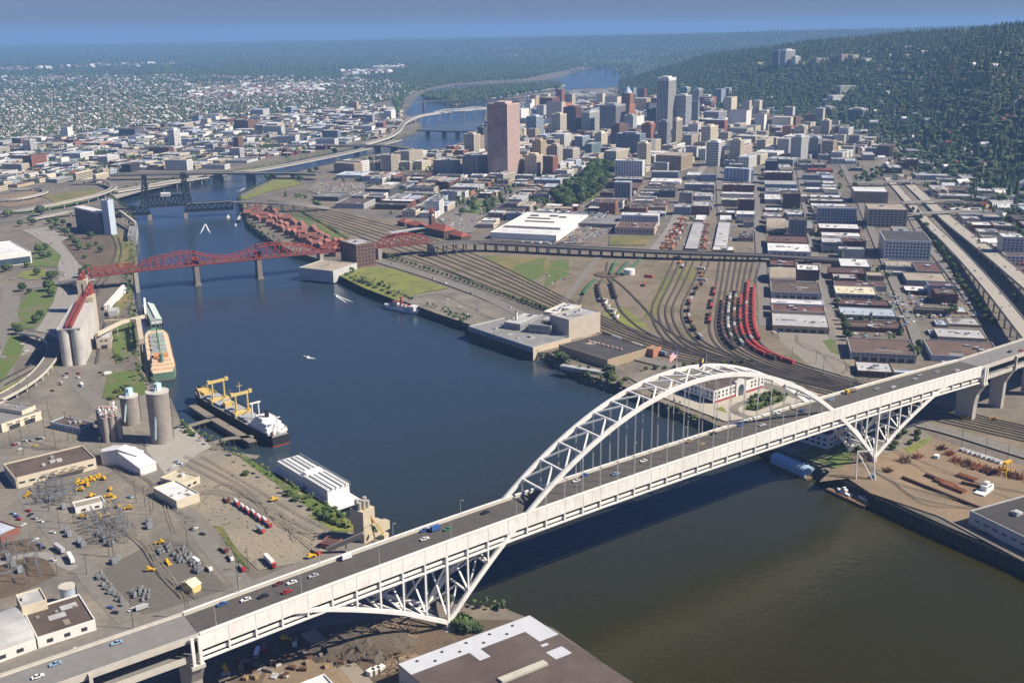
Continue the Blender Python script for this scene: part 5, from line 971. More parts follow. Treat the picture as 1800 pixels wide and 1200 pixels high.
# ================================================================== OTHER BRIDGES, RAMPS AND VIADUCTS
def viaduct(px, wid, name, desc, cat='viaduct', m=None, posts=24, th=1.6, par=1.0, place='', mroad=None, skip=(), pm=None, n=5):
    """px: (x, y, z) photo points on the deck"""
    C3 = [gp(x, y, z) for x, y, z in px]; P = catmull(C3, n); m = m or M_concL; o = thing(name, (*P[len(P)//2][:2], GZ)); tag(o, desc, cat, place=place)
    b = MB(); b.strip(P, wid, h=th); d = b.build('deck', m, o); b = MB(); b.strip([p+(0, 0, .05) for p in P], wid-1.6); b.build('road_surface', mroad or G_road, d)
    xy = [p[:2] for p in P]; 
    for s in (-1, 1):
        Q = shift(xy, s*(wid/2-.25)); b = MB(); b.strip([(q[0], q[1], p[2]+par) for q, p in zip(Q, P)], .5, h=par+.1); b.build('parapet', m, o)
    if posts:
        L = 0; nxt = posts*.5
        for a, c in zip(P, P[1:]):
            dd = np.hypot(*(c-a)[:2])
            while nxt <= L+dd:
                t = (nxt-L)/dd; p = a+(c-a)*t; nxt += posts
                if p[2] > GZ+4:
                    e = (c-a)[:2]/dd; nn = np.array([-e[1], e[0]]); b = MB(); zt = p[2]-th
                    for s in ((-1, 1) if wid > 9 else (0,)): q = p[:2]+nn*s*wid*.3; b.beam((*q, -1), (*q, zt-.9), 1.4, 1.4, up=(1, 0, 0))
                    b.beam((*(p[:2]-nn*wid*.42), zt-.6), (*(p[:2]+nn*wid*.42), zt-.6), 1.4, 1.3); b.build('bent', pm or M_conc, o)
            L += dd
    for i in range(len(P)-1):
        a, c = P[i], P[i+1]
        if a[2] < 60: e = (c-a)[:2]; k = np.array([-e[1], e[0]])/(np.hypot(*e)+1e-9)*(wid/2+3); mark([a[:2]+k, c[:2]+k, c[:2]-k, a[:2]-k])
    return P
def truss(o, A, B, wid, prof, m, bw=.9, top=True, below=False, mid_brace=True):
    """through (or deck, below=True) truss between A and B; prof = chord height at each node"""
    A = np.asarray(A, float); B = np.asarray(B, float); d = B-A; n = len(prof)-1; e = d[:2]/np.hypot(*d[:2]); nn = np.array([-e[1], e[0], 0]); sg = -1 if below else 1
    N = [A+d*i/n for i in range(n+1)]
    for s in (-.5, .5):
        lo = [p+nn*s*wid for p in N]; hi = [p+nn*s*wid+np.array([0, 0, sg*h]) for p, h in zip(N, prof)]
        b = MB()
        for i in range(n): b.beam(lo[i], lo[i+1], bw*1.2, bw*1.4)
        b.build('chord', m, o); b = MB()
        for i in range(n):
            if prof[i]+prof[i+1] > .6: b.beam(hi[i], hi[i+1], bw*1.2, bw*1.3)
        b.build('chord', m, o)
        for i in range(n+1):
            if prof[i] > 1: b = MB(); b.beam(lo[i], hi[i], bw*.8, bw*.8, up=(1, 0, 0)); b.build('vertical', m, o)
        for i in range(n):
            f = (i < n/2); a, c = (hi[i], lo[i+1]) if f ^ (prof[i] < prof[i+1]) else (lo[i], hi[i+1])
            if np.linalg.norm(a-c) > 2: b = MB(); b.beam(a, c, bw*.8, bw*.8); b.build('diagonal', m, o)
    if top:
        for i in range(n+1):
            if prof[i] > 6: b = MB(); p = N[i]+np.array([0, 0, sg*prof[i]]); b.beam(p-nn*wid/2, p+nn*wid/2, bw*.7, bw*.8); b.build('cross_strut', m, o)
def deck(o, A, B, wid, th=1.3, m=M_road, side=None, nm='deck'):
    b = MB(); b.beam(np.asarray(A)-(0, 0, th/2), np.asarray(B)-(0, 0, th/2), wid, th); d = b.build(nm, side or M_conc, o); b = MB(); b.beam(np.asarray(A)+(0, 0, .03), np.asarray(B)+(0, 0, .03), wid-2, .04); b.build('road_surface', m, d); return d
# ---- red bridge
M_br = mat('red_bridge_paint', (.30, .055, .045), rough=.7, var=.22, scale=.3)
q1, q2 = gp(347, 500, 0), gp(456, 488, 0); zd1, zd2 = height(347, 500, 465, 0), height(456, 488, 451, 0); dirb = (q2-q1)[:2]/np.hypot(*(q2-q1)[:2]); sp = np.hypot(*(q2-q1)[:2])
RB = thing('truss_bridge', (*((q1+q2)/2)[:2], 0)); tag(RB, 'red steel truss bridge with a double leaf lifting span', 'bridge', place='across the river')
zB = (zd1+zd2)/2
def along(x, z):                                        # point of the bridge axis under photo column x
    t = solve(lambda t: pj((q1[0]+dirb[0]*t, q1[1]+dirb[1]*t, z))[0], x, -500, 700); return np.array([q1[0]+dirb[0]*t, q1[1]+dirb[1]*t, z])
nodes = [along(155, zB-1), along(237, zB), np.array([*q1[:2], zB]), np.array([*q2[:2], zB]), along(562, zB-.5), along(608, zB-1), along(664, zB-1.5), along(757, zB-2)]
for a, c, pr in ((nodes[0], nodes[1], [8]*7), (nodes[1], nodes[2], [1, 9, 12, 13.5, 15, 16.5, 17.5, 17.5, 16]), (nodes[2], nodes[3], [16, 12, 9, 7, 6, 7, 9, 12, 16]), (nodes[3], nodes[4], [16, 17.5, 17.5, 16.5, 15, 13.5, 11.5, 8, 1]), (nodes[4], nodes[5], [1, 8, 11, 10, 1]), (nodes[6], nodes[7], [1, 10, 13, 14.5, 14.5, 13.5, 11, 8, 1])): truss(RB, a, c, 17, pr, M_br, 1.0)
for a, c in zip(nodes, nodes[1:]): deck(RB, a, c, 17, 1.5, side=M_br)
for q in (q1, q2):
    b = MB(); b.loft([[(q[0]+dirb[0]*i*s-dirb[1]*j*wq, q[1]+dirb[1]*i*s+dirb[0]*j*wq, z) for i, j in ((-1, -1), (1, -1), (1, 1), (-1, 1))] for z, s, wq in ((-3, 4.2, 11), (2, 4.2, 11), (2.2, 3.2, 9), (zB-2, 3, 8.5))]); b.build('pier', mat('dark_stone', (.24, .20, .17), rough=.95, var=.25), RB)
    b = MB(); b.box((q[0], q[1], zB+.5), (9, 5, 9), math.atan2(dirb[1], dirb[0])); b.build('machinery_house', M_br, RB)
for nd in (nodes[1], nodes[4], nodes[5], nodes[6], nodes[7]): b = MB(); b.box((nd[0], nd[1], -1), (5, 18, nd[2]-.8), math.atan2(dirb[1], dirb[0])); b.build('pier', M_conc, RB)
e = nodes[0]; viaduct([(95, 499, GZ+1.5), (125, 496, 14), (155, 492, zB-1)], 17, 'bridge_ramp', 'grey road ramp onto the left end of the red truss bridge', 'ramp', posts=20)
M_rampd = mat('ramp_concrete', (.20, .185, .17), rough=.95, var=.2)
viaduct([(757, 430, zB-2), (800, 425, zB-2.5), (850, 426, 22), (930, 430, 21), (1030, 436, 20), (1150, 442, 19), (1260, 446, 18), (1345, 449, 17), (1430, 454, 14), (1490, 458, 11)], 17, 'rail_yard_viaduct', 'long dark road viaduct on posts crossing the rail yard', posts=16, m=M_rampd, pm=mat('dark_post', (.10, .09, .085)), mroad=M_road, th=2.2)
# ---- black lift bridge
M_blk = mat('black_bridge_paint', (.012, .018, .024), rough=.6, var=.25)
s1, s2 = gp(264, 386, 0), gp(327, 382, 0); ds_ = (s2-s1)[:2]/np.hypot(*(s2-s1)[:2]); zS = (height(264, 386, 363, 0)+height(327, 382, 358, 0))/2
SB = thing('lift_bridge', (*((s1+s2)/2)[:2], 0)); tag(SB, 'black steel lift bridge with two lattice towers', 'bridge', place='across the river')
def alongS(x, z): t = solve(lambda t: pj((s1[0]+ds_[0]*t, s1[1]+ds_[1]*t, z))[0], x, -500, 700); return np.array([s1[0]+ds_[0]*t, s1[1]+ds_[1]*t, z])
S0, S1_, S2_, S3 = alongS(197, zS), np.array([*s1[:2], zS]), np.array([*s2[:2], zS]), alongS(408, zS)
truss(SB, S0, S1_, 18, [13]*8, M_blk, 1.8, below=True); truss(SB, S2_, S3, 18, [13]*10, M_blk, 1.8, below=True); truss(SB, S1_, S2_, 18, [16]*10, M_blk, 1.8)
for a, c in ((S0, S1_), (S1_, S2_), (S2_, S3)): deck(SB, a, c, 18, 1.6, side=M_blk, m=M_roadL if a is not S1_ else M_road); deck(SB, a-(0, 0, 14), c-(0, 0, 14), 10, 1.2, side=M_blk, nm='lower_deck') if a is not S1_ else None
hT = height(264, 386, 312, 0)-zS; nS = np.array([-ds_[1], ds_[0]])
for base, sg in ((S1_, -1), (S2_, 1)):
    for i in (0, 1):
        for j in (-1, 1):
            p = base[:2]+ds_*sg*i*13+nS*j*9; t = base[:2]+ds_*sg*(i*5)+nS*j*9; b = MB(); b.beam((*p, zS), (*t, zS+hT), 2.4, 2.4, up=(1, 0, 0)); b.build('tower_leg', M_blk, SB)
    for k in range(6):
        for j in (-1, 1):
            z0_, z1_ = zS+hT*k/6, zS+hT*(k+1)/6; o0, o1 = 13-8*k/6, 13-8*(k+1)/6; b = MB(); b.beam((*(base[:2]+nS*j*9), z0_), (*(base[:2]+ds_*sg*o1+nS*j*9), z1_), 1.4); b.beam((*(base[:2]+nS*j*9), z1_), (*(base[:2]+ds_*sg*o1+nS*j*9), z1_), 1.4); b.build('lattice', M_blk, SB)
        b = MB(); b.beam((*(base[:2]-nS*9), zS+hT*(k+1)/6), (*(base[:2]+nS*9), zS+hT*(k+1)/6), .9); b.build('cross_strut', M_blk, SB)
    b = MB(); b.box((*(base[:2]+ds_*sg*2.5), zS+hT), (9, 20, 5), math.atan2(ds_[1], ds_[0])); b.build('sheave_house', M_blk, SB)
    b = MB(); b.box((base[0], base[1], zS+hT*.62), (5, 14, 9), math.atan2(ds_[1], ds_[0])); b.build('counterweight', M_blk, SB); b = MB(); b.box((base[0], base[1], -2), (7, 22, zS-13), math.atan2(ds_[1], ds_[0])); b.build('pier', mat('pink_stone', (.36, .28, .24)), SB)
c = (S1_+S2_)/2; b = MB(); b.box((c[0], c[1], zS+16.5), (17, 10, 6.5), math.atan2(ds_[1], ds_[0])); b.build('machinery_house', mat('hatch_white'), SB)
q = MB(); e_ = ds_; windows(q, c[:2]-e_*8.5-nS*5, e_, -nS, 17, 6, zS+16.5, ('grid', 3.4, 6, .5, .4)); windows(q, c[:2]-e_*8.5-nS*5, e_, -nS, 17, 6, zS+16.5, ('grid', 3.4, 6, .5, .4)); q.build('windows', M_glass, SB, kind='stuff')
viaduct([(408, 355, zS), (450, 356, zS), (500, 358, zS-1), (540, 361, zS-5), (580, 366, 12)], 14, 'bridge_ramp', 'pale road ramp onto the right end of the black lift bridge', 'ramp', posts=22); viaduct([(197, 367, zS), (165, 366, zS-2), (120, 372, 17), (60, 384, 12)], 14, 'bridge_ramp', 'pale road ramp curving off the left end of the black lift bridge', 'ramp', posts=26)
# ---- farther bridges
def far_bridge(px, z, wid, piers, desc, m=None, pw_=9, th=3.0, name='road_bridge', arch=False):
    P = [gp(x, y, z) for x, y in px]; o = thing(name, (*P[len(P)//2][:2], 0)); tag(o, desc, 'bridge', place=''); Q = catmull(P, 4); b = MB(); b.strip(Q, wid, h=th); d = b.build('deck', m or M_conc, o); b = MB(); b.strip([p+(0, 0, .1) for p in Q], wid-2); b.build('road_surface', G_road, d)
    for s in (-1, 1): S3_ = shift([p[:2] for p in Q], s*(wid/2-.4)); b = MB(); b.strip([(a[0], a[1], p[2]+1.2) for a, p in zip(S3_, Q)], .8, h=1.2); b.build('railing', m or M_conc, o)
    for x, y in piers:
        c = gp(x, y, 0); dd = min(Q, key=lambda p: np.hypot(*(p[:2]-c[:2]))); b = MB(); i = [k for k, p in enumerate(Q) if p is dd][0]; e = (Q[min(i+1, len(Q)-1)]-Q[max(i-1, 0)])[:2]; b.box((dd[0], dd[1], -2), (pw_, wid*.9, z-th+2), math.atan2(e[1], e[0])); b.build('pier', m or M_conc, o)
    return o, Q
o, Q = far_bridge([(195, 307), (300, 305), (383, 304), (440, 304), (510, 304), (560, 306)], height(383, 320, 304, 0), 24, [(330, 318), (383, 320), (437, 321), (480, 318)], 'dark flat road bridge with two massive piers just beyond the black lift bridge', mat('dark_bridge', (.13, .125, .12)), 15)
far_bridge([(560, 256), (610, 256), (680, 256), (730, 262), (790, 270)], 17, 24, [(575, 268), (620, 268), (660, 267), (705, 266)], 'low grey road bridge curving to the right bank, third beyond the red bridge', mat('dark_bridge'), 12)
o, Q = far_bridge([(735, 229), (770, 230), (815, 231), (850, 232)], 15, 20, [(757, 237), (783, 238), (810, 239), (838, 240)], 'low dark truss bridge crossing the river before the double deck bridge', mat('dark_bridge'), 9)
viaduct([(640, 253, 12), (680, 241, 16), (700, 229, 22), (711, 215, 27), (735, 204, 30), (770, 198, 31), (810, 194, 31), (855, 190, 31), (930, 189, 28), (1010, 189, 20), (1080, 187, 14)], 15, 'double_deck_bridge', 'pale double deck bridge with a long curved approach', 'bridge', posts=70, th=5)
o = thing('bridge_truss', gp(810, 194, 31)); tag(o, 'pale steel truss over the middle of the double deck bridge', 'truss', place=''); truss(o, gp(765, 198, 32), gp(855, 190, 32), 15, [2, 6, 9, 7, 6, 6, 7, 9, 6, 2], mat('pale_truss', (.45, .45, .43)), 1.2)
o, Q = far_bridge([(700, 181), (745, 178), (800, 176), (850, 175), (960, 173), (1060, 172)], 30, 16, [(745, 190), (782, 189), (844, 188)], 'farthest thin dark bridge before the wooded island', mat('dark_bridge'), 7, 4)
# ---- freeway ramps, east side
viaduct([(38, 583, 14), (60, 586, 17), (82, 591, 18), (95, 604, 18), (90, 626, 17), (66, 656, 16), (30, 682, 15), (-20, 708, 14)], 13, 'loop_ramp', 'curved loop ramp on posts over the freeway', 'ramp', posts=16, mroad=G_asph)
P = viaduct([(-20, 374, 12), (40, 369, 14), (80, 362, 17), (115, 355, 19), (147, 348, 20), (175, 341, 20), (195, 333, 20), (201, 327, 20), (196, 321, 20), (175, 316, 19), (130, 318, 17)], 13, 'curved_ramp', 'pale ramp on tall posts curving beside the black lift bridge', 'ramp', posts=30)
viaduct([(200, 337, 13), (260, 327, 13), (330, 316, 13), (400, 305, 12), (470, 296, 11), (560, 279, 11), (640, 262, 11), (700, 246, 11)], 24, 'riverside_freeway', 'riverside freeway running along the far left bank', 'freeway', posts=36)
viaduct([(-30, 352, 13), (30, 349, 14), (60, 344, 14), (80, 337, 14), (70, 331, 13), (20, 333, 12)], 10, 'curved_ramp', 'small looping ramp near the left edge', 'ramp', posts=30)
# ---- freeway viaducts, west side
M_405 = mat('freeway_slab', (.36, .33, .28), rough=.95, var=.12, scale=.12)
VA = viaduct([(1560, 312, 8.9), (1590, 345, 9.5), (1632, 392, 13), (1672, 430, 17), (1710, 470, 21), (1750, 516, 24), (1800, 578, 27), (1850, 640, 30)], 17, 'freeway_viaduct', 'left hand concrete freeway viaduct with traffic beside the warehouse district', 'freeway', posts=34, m=M_405, mroad=M_405, th=2.2)
VB = viaduct([(1580, 306, 8.9), (1622, 345, 9.5), (1672, 390, 13), (1720, 428, 17), (1762, 462, 20), (1810, 502, 23), (1880, 560, 27)], 22, 'freeway_viaduct', 'right hand concrete freeway viaduct with traffic beside the warehouse district', 'freeway', posts=34, m=M_405, mroad=M_405, th=2.2)
for a, c, d in (((1495, 322), (1650, 318), 'upper'), ((1585, 356), (1690, 352), 'middle'), ((1600, 376), (1740, 370), 'lower')): viaduct([(*a, 15), ((a[0]+c[0])/2, (a[1]+c[1])/2-1, 16), (*c, 15)], 12, 'overpass', f'{d} of the three street overpasses crossing the sunken freeway', 'overpass', posts=30)
# ================================================================== TREES
M_leaf = mat('leaves', (.074, .115, .029), rough=.9, var=.35, scale=.35, obv=.35); M_leafd = mat('dark_leaves', (.058, .093, .034), rough=.9, var=.35, scale=.3, obv=.35); M_leafl = mat('light_leaves', (.10, .135, .03), rough=.9, var=.3, scale=.35, obv=.3); M_bark = mat('bark', (.09, .07, .05), rough=.95)
def ico(): 
    bm = bmesh.new(); bmesh.ops.create_icosphere(bm, subdivisions=1, radius=1); v = np.array([p.co[:] for p in bm.verts]); f = [tuple(q.index for q in p.verts) for p in bm.faces]; bm.free(); return v, f
IV, IF = ico()
def crown(b, rg, h, r, z0, lobes=9, leaves=260, conif=False):
    if conif:
        for k in range(6):
            t = k/6; z = z0+h*t; rr = r*(1-t*.88); n = 9; ring = [(rr*math.cos(a)*(1+.25*rg.normal()*.5), rr*math.sin(a)*(1+.25*rg.normal()*.5), z-.12*h*rg.random()) for a in np.linspace(0, 6.283, n+1)[:-1]]; b.add(ring+[(0, 0, z+h*.30)], [(i, (i+1) % n, n) for i in range(n)])
        return
    for k in range(lobes):
        a = rg.random()*6.283; q = r*.55*math.sqrt(rg.random()); c = np.array([q*math.cos(a), q*math.sin(a), z0+h*(.25+.5*rg.random())]); s = r*(.38+.22*rg.random()); V = IV*(1+rg.normal(0, .16, (len(IV), 1)))*s*np.array([1, 1, .8])+c; b.add(V, IF)
    for k in range(leaves):
        a = rg.random()*6.283; u = rg.random()*1.7-.7; q = math.sqrt(max(0, 1-u*u)); d = np.array([q*math.cos(a), q*math.sin(a), u]); p = d*np.array([r, r, h*.5])*(.75+.32*rg.random())+np.array([0, 0, z0+h*.5]); t1 = rg.normal(0, 1, 3); t1 /= np.linalg.norm(t1); t2 = np.cross(t1, d); t2 /= np.linalg.norm(t2)+1e-6; s = r*.13*(.7+.6*rg.random()); b.add([p-t1*s-t2*s, p+t1*s-t2*s, p+t1*s+t2*s, p-t1*s+t2*s], [(0, 1, 2, 3)])
def tree_proto(nm, seed, h, r, m, conif=False, lobes=9, leaves=260, trunk=.28):
    rg = np.random.default_rng(seed); o = bpy.data.objects.new(nm, None); ORG[o.name] = np.zeros(3); b = MB(); b.tube((0, 0, -.5), (0, 0, h*.55), r*.075, 6, r*.03)
    if not conif:
        for k in range(4): a = k*1.57+rg.random(); b.tube((0, 0, h*trunk), (r*.5*math.cos(a), r*.5*math.sin(a), h*.6), r*.04, 5, r*.015)
    t = b.build('trunk', M_bark, o); b = MB(); crown(b, rg, h*(1-trunk*.8) if not conif else h, r, h*trunk*.8 if not conif else .5, lobes, leaves, conif); c = b.build('crown', m, o); return o
TP = [tree_proto('leafy_tree', 21, 11, 5.2, M_leaf), tree_proto('leafy_tree', 22, 12, 5.6, M_leafd), tree_proto('leafy_tree', 23, 9.5, 4.6, M_leafl), tree_proto('leafy_tree', 24, 11, 5.0, M_leaf, lobes=7, leaves=330), tree_proto('leafy_tree', 25, 13, 3.6, M_leafd, lobes=8), tree_proto('conifer_tree', 26, 17, 3.8, M_leafd, True)]
BP = [tree_proto('bush', 31, 3.2, 2.6, M_leaf, lobes=6, leaves=160, trunk=.1), tree_proto('bush', 32, 2.6, 2.4, M_leafl, lobes=6, leaves=160, trunk=.1), tree_proto('bush', 33, 4.0, 3.0, M_leafd, lobes=6, leaves=160, trunk=.1)]
RT = random.Random(3)
def plant(px, which, s, desc, cat, group, place, xy=None):
    p = gp(*px) if xy is None else np.array([xy[0], xy[1], GZ]); pr = which[RT.randrange(len(which))]; o = copy_tree(pr, loc=p, rz=RT.random()*6.28, sc=s*RT.uniform(.85, 1.2)); tag(o, desc, cat, group, place); return o
def inside(poly, n, dmin, seed=1):
    rg = random.Random(seed); P = [p[:2] for p in pts(poly)]; xs = [p[0] for p in P]; ys = [p[1] for p in P]; out = []; tr = 0
    while len(out) < n and tr < n*60:
        tr += 1; q = (rg.uniform(min(xs), max(xs)), rg.uniform(min(ys), max(ys)))
        if inpoly(q, P) and all((q[0]-a[0])**2+(q[1]-a[1])**2 > dmin*dmin for a in out): out.append(q)
    return out
for q in inside([(995, 372), (972, 352), (1042, 294), (1088, 288), (1068, 320), (1046, 352)], 95, 10): plant(None, TP[:4], 1.75, 'tall full green tree', 'tree', 'trees of the long city park', 'in the long city park', q)
for q in inside([(808, 378), (830, 356), (882, 350), (890, 372), (852, 380)], 16, 14, 2): plant(None, TP[3:5], 1.15, 'upright green tree', 'tree', 'trees of the station square', 'on the small square beside the railway station', q)
for i in range(38):
    t = i/37; plant((668+(958-668)*t, 449+(546-449)*t-2*math.sin(t*3)), TP[2:4], .46, 'small clipped street tree', 'tree', 'row of street trees along the tracks', 'in the row between road and rail tracks')
for i in range(26): t = i/25; plant((528+(610-528)*t, 373+(420-373)*t), BP, 1.0, 'small shrub', 'bush', 'hedge along the tracks', 'in the hedge beside the red roofed apartments')
for i in range(34): t = i/33; plant((1606+(1742-1606)*t+RT.uniform(-4, 4), 372+(575-372)*t+RT.uniform(-4, 6)), TP[:5], .8, 'green tree', 'tree', 'trees below the freeway viaduct', 'in the strip beside the freeway viaduct')
EAT = [(40, 512, 1.2), (52, 516, .7), (87, 512, 1.3), (92, 522, 1.1), (64, 568, .8), (72, 560, .8), (28, 580, 1.1), (34, 588, .8), (66, 484, 1.0), (88, 490, .9), (98, 488, .7), (148, 488, 1.4), (155, 482, 1.2), (70, 446, 1.1), (80, 440, 1.1), (76, 455, .9), (88, 452, .9), (48, 470, .9), (18, 475, .9), (10, 478, .9), (60, 395, .8), (110, 408, .9), (118, 414, 1), (126, 422, 1), (134, 432, 1), (140, 440, 1.1), (100, 400, .9), (88, 394, 1.0), (72, 380, 1.4), (12, 382, 1.2), (20, 380, 1), (160, 420, .9), (158, 438, .9), (170, 432, .7), (100, 392, .9), (112, 396, .9), (178, 444, .8), (92, 405, .9), (54, 392, .9), (36, 398, .9), (150, 455, .9), (122, 402, .8)]
for x, y, s in EAT: plant((x, y), TP[:4], s, 'dark green round tree', 'tree', 'trees on the grass by the left freeway', 'on the grass beside the left freeway')
for x, y, s in [(208, 690, 1.6), (214, 698, 1.5), (220, 685, 1.7), (226, 694, 1.6), (196, 702, 1.3), (205, 628, 1.2), (212, 634, 1.1), (203, 600, 1.2), (330, 760, 1.3), (338, 765, 1.0), (432, 835, 1.1), (575, 912, 1.2), (585, 917, 1.2), (593, 921, 1.2), (602, 925, 1.2), (560, 905, 1.1), (548, 896, 1), (508, 872, 1.2), (520, 880, 1), (805, 1097, 2.0), (812, 1103, 2.2), (820, 1108, 2.0), (832, 1104, 1.4), (840, 1110, 1.2), (1072, 662, 1.9), (1078, 668, 1.7), (1070, 655, 2.1), (985, 630, 1.9), (992, 634, 1.6), (978, 632, 1.5), (1090, 675, 1.4), (1100, 668, 1.3), (618, 490, 1.5), (626, 494, 1.4), (634, 497, 1.5), (642, 499, 1.5), (650, 503, 1.5), (660, 507, 1.4), (672, 512, 1.3), (684, 517, 1.3), (694, 521, 1.2), (610, 484, 1.6), (604, 480, 1.6), (790, 555, 1.0), (800, 558, 1.0), (812, 565, 1.0)]: plant((x, y), BP, s, 'low green bush', 'bush', 'bushes along the river banks', 'on the river bank')
for q in inside([(1310, 722), (1320, 702), (1352, 690), (1384, 696), (1378, 704), (1332, 723)], 22, 5, 4): plant(None, TP[2:4], .42, 'small young tree', 'tree', 'young trees on the office plaza', 'on the round plaza behind the white arch', q)
for q in inside([(1480, 775), (1560, 752), (1630, 765), (1600, 790), (1510, 800)], 16, 9, 5): plant(None, TP[2:4], .5, 'small young tree', 'tree', 'young trees below the bridge', 'under the right bridge side', q)
for i in range(12): plant((1135+i*17, 652-i*1.3), TP[2:4], .42, 'small young tree', 'tree', 'young trees beside the brown warehouse', 'in the row behind the white arch crown')
for q in inside([(1495, 335), (1570, 308), (1580, 300), (1530, 298), (1505, 315)], 24, 12, 6): plant(None, TP[:4], .95, 'dense green tree', 'tree', 'trees at the freeway junction', 'at the sunken freeway junction', q)
for x, y in [(1482, 572), (1486, 580), (1488, 594), (1492, 600), (1478, 565), (1600, 624), (1606, 630), (1612, 622), (1616, 612), (1470, 500), (1474, 496)]: plant((x, y), TP[:5], .85, 'green tree', 'tree', 'trees among the warehouses', 'between the low warehouses')
for x, y in [(470, 316), (515, 314), (522, 312), (528, 318), (545, 305), (556, 302), (600, 296), (612, 293), (622, 291), (640, 288), (652, 284), (668, 281), (690, 278), (705, 277), (715, 276), (735, 274), (775, 272), (560, 365), (555, 362)]: plant((x, y), TP[:4], 1.15, 'green waterfront tree', 'tree', 'trees along the city waterfront', 'along the city waterfront')
# ================================================================== CITY BLOCKS (filler individuals, then stuff)
WN = ['brown brick', 'red brick', 'tan', 'cream', 'white', 'grey', 'beige', 'pale grey', 'maroon', 'pale blue', 'blue grey', 'orange brick', 'dark grey']
def blocks(poly, ang, z0=GZ, pitch=(79, 79), blk=63):
    P = [p[:2] for p in pts(poly)]; u = ev(ang); v = ev(ang-90); a = [p@u for p in P]; b = [p@v for p in P]; out = []
    i = math.floor(min(a)/pitch[0])*pitch[0]
    while i < max(a):
        j = math.floor(min(b)/pitch[1])*pitch[1]+24
        while j < max(b):
            c = u*(i+blk/2)+v*(j+blk/2)
            if inpoly(c, P): out.append((u*i+v*j, c))
            j += pitch[1]
        i += pitch[0]
    return out, u, v
RF = random.Random(17); STUFF = MB(); SM = [wmat(n) for n in WN]; SR = [rmat(n) for n in ('light grey', 'white', 'brown', 'grey', 'dark', 'tan', 'pale blue')]
def fill(poly, ang, hrange, limit, kind, desc, group, wts, win=True, tall=0.0, treep=.07, blk=64, pitch=(79, 79), lots=.05):
    B_, u, v = blocks(poly, ang, pitch=pitch, blk=blk); B_.sort(key=lambda q: np.hypot(*(q[1]-CAM[:2]))); cnt = 0; trees = []
    for A, c in B_:
        if RF.random() < lots:
            for _ in range(RF.randrange(2, 6)): trees.append(A+u*RF.uniform(0, blk)+v*RF.uniform(0, blk))
            continue
        k = RF.choice((1, 2, 2, 3, 4, 4)); cells = {1: [(0, 0, 1, 1)], 2: [(0, 0, .48, 1), (.5, 0, .5, 1)], 3: [(0, 0, .5, .48), (0, .5, .48, .5), (.52, 0, .48, 1)], 4: [(0, 0, .48, .48), (.5, 0, .5, .48), (0, .5, .5, .48), (.52, .5, .46, .48)]}[k]
        if RF.random() < .5: cells = [(y, x, d, w) for x, y, w, d in cells]
        for x, y, w, d in cells:
            if RF.random() < treep: trees.append(A+u*(x+w/2)*blk+v*(y+d/2)*blk); continue
            sh = RF.uniform(.82, .99); aa = A+u*x*blk+v*y*blk; W2, D2 = w*blk*sh, d*blk*RF.uniform(.8, .99); cor = [aa, aa+u*W2, aa+u*W2+v*D2, aa+v*D2]
            if taken(cor): continue
            h = RF.uniform(*hrange)*(RF.uniform(1.8, 3.2) if RF.random() < tall else 1); wl = RF.choices(WN, wts)[0]; rf = RF.choice(('light grey', 'light grey', 'white', 'brown', 'grey', 'grey', 'dark', 'tan', 'pale blue'))
            if cnt < limit:
                bld(aa+v*D2, u*1.0, -v, W2, D2, h, wl, rf, (G5 if win and h > 7 else (DK if win and RF.random() < .5 else None)), name=kind, desc=f'{wl} {desc}, {rf} roof', group=group); cnt += 1
            else:
                mark(cor); STUFF.m = WN.index(wl); STUFF.prism(cor, GZ-.5, GZ+h, top=False); STUFF.m = len(WN)+RF.randrange(len(SR)); STUFF.sheet(cor, GZ+h)
    return trees
w1 = [5, 3, 4, 3, 5, 4, 4, 4, 3, 2, 2, 1, 1]; w2 = [2, 2, 5, 9, 9, 2, 7, 6, 1, 2, 1, 1, 0]; w3 = [1, 1, 3, 6, 9, 2, 4, 5, 1, 1, 1, 1, 1]
TRX = []
TRX += fill([(505, 340), (560, 322), (600, 302), (820, 308), (1100, 312), (1480, 285), (1560, 268), (1700, 262), (1860, 280), (2000, 330), (2000, 640), (1850, 640), (1780, 600), (1500, 560), (1350, 445), (1000, 430), (880, 400), (800, 380), (700, 380), (600, 372), (540, 362)], NWA, (6, 14), 290, 'low_rise_building', 'low building', 'low buildings of the city blocks', w1, tall=.06)
TRX += fill([(600, 302), (720, 280), (800, 267), (850, 242), (880, 200), (960, 190), (1110, 180), (1300, 180), (1480, 195), (1560, 215), (1640, 235), (1560, 268), (1480, 285), (1100, 310), (820, 306)], 24, (9, 26), 290, 'mid_rise_building', 'mid-rise block', 'mid rise buildings around the city towers', w2, tall=.16, treep=.16)
TRX += fill([(-120, 350), (0, 335), (60, 326), (190, 312), (210, 300), (350, 300), (440, 294), (560, 272), (690, 240), (720, 215), (690, 190), (640, 186), (500, 200), (300, 218), (100, 240), (-150, 265)], NWA, (5, 12), 295, 'east_side_building', 'low building', 'low buildings of the east side', w3, win=True, tall=.07, treep=.14)
TRX += fill([(890, 178), (1000, 163), (1110, 158), (1150, 170), (1120, 188), (900, 190)], 60, (6, 12), 0, 'x', 'x', 'x', w3, win=False)
if STUFF.v: STUFF.build('far_buildings', SM+SR, kind='stuff')
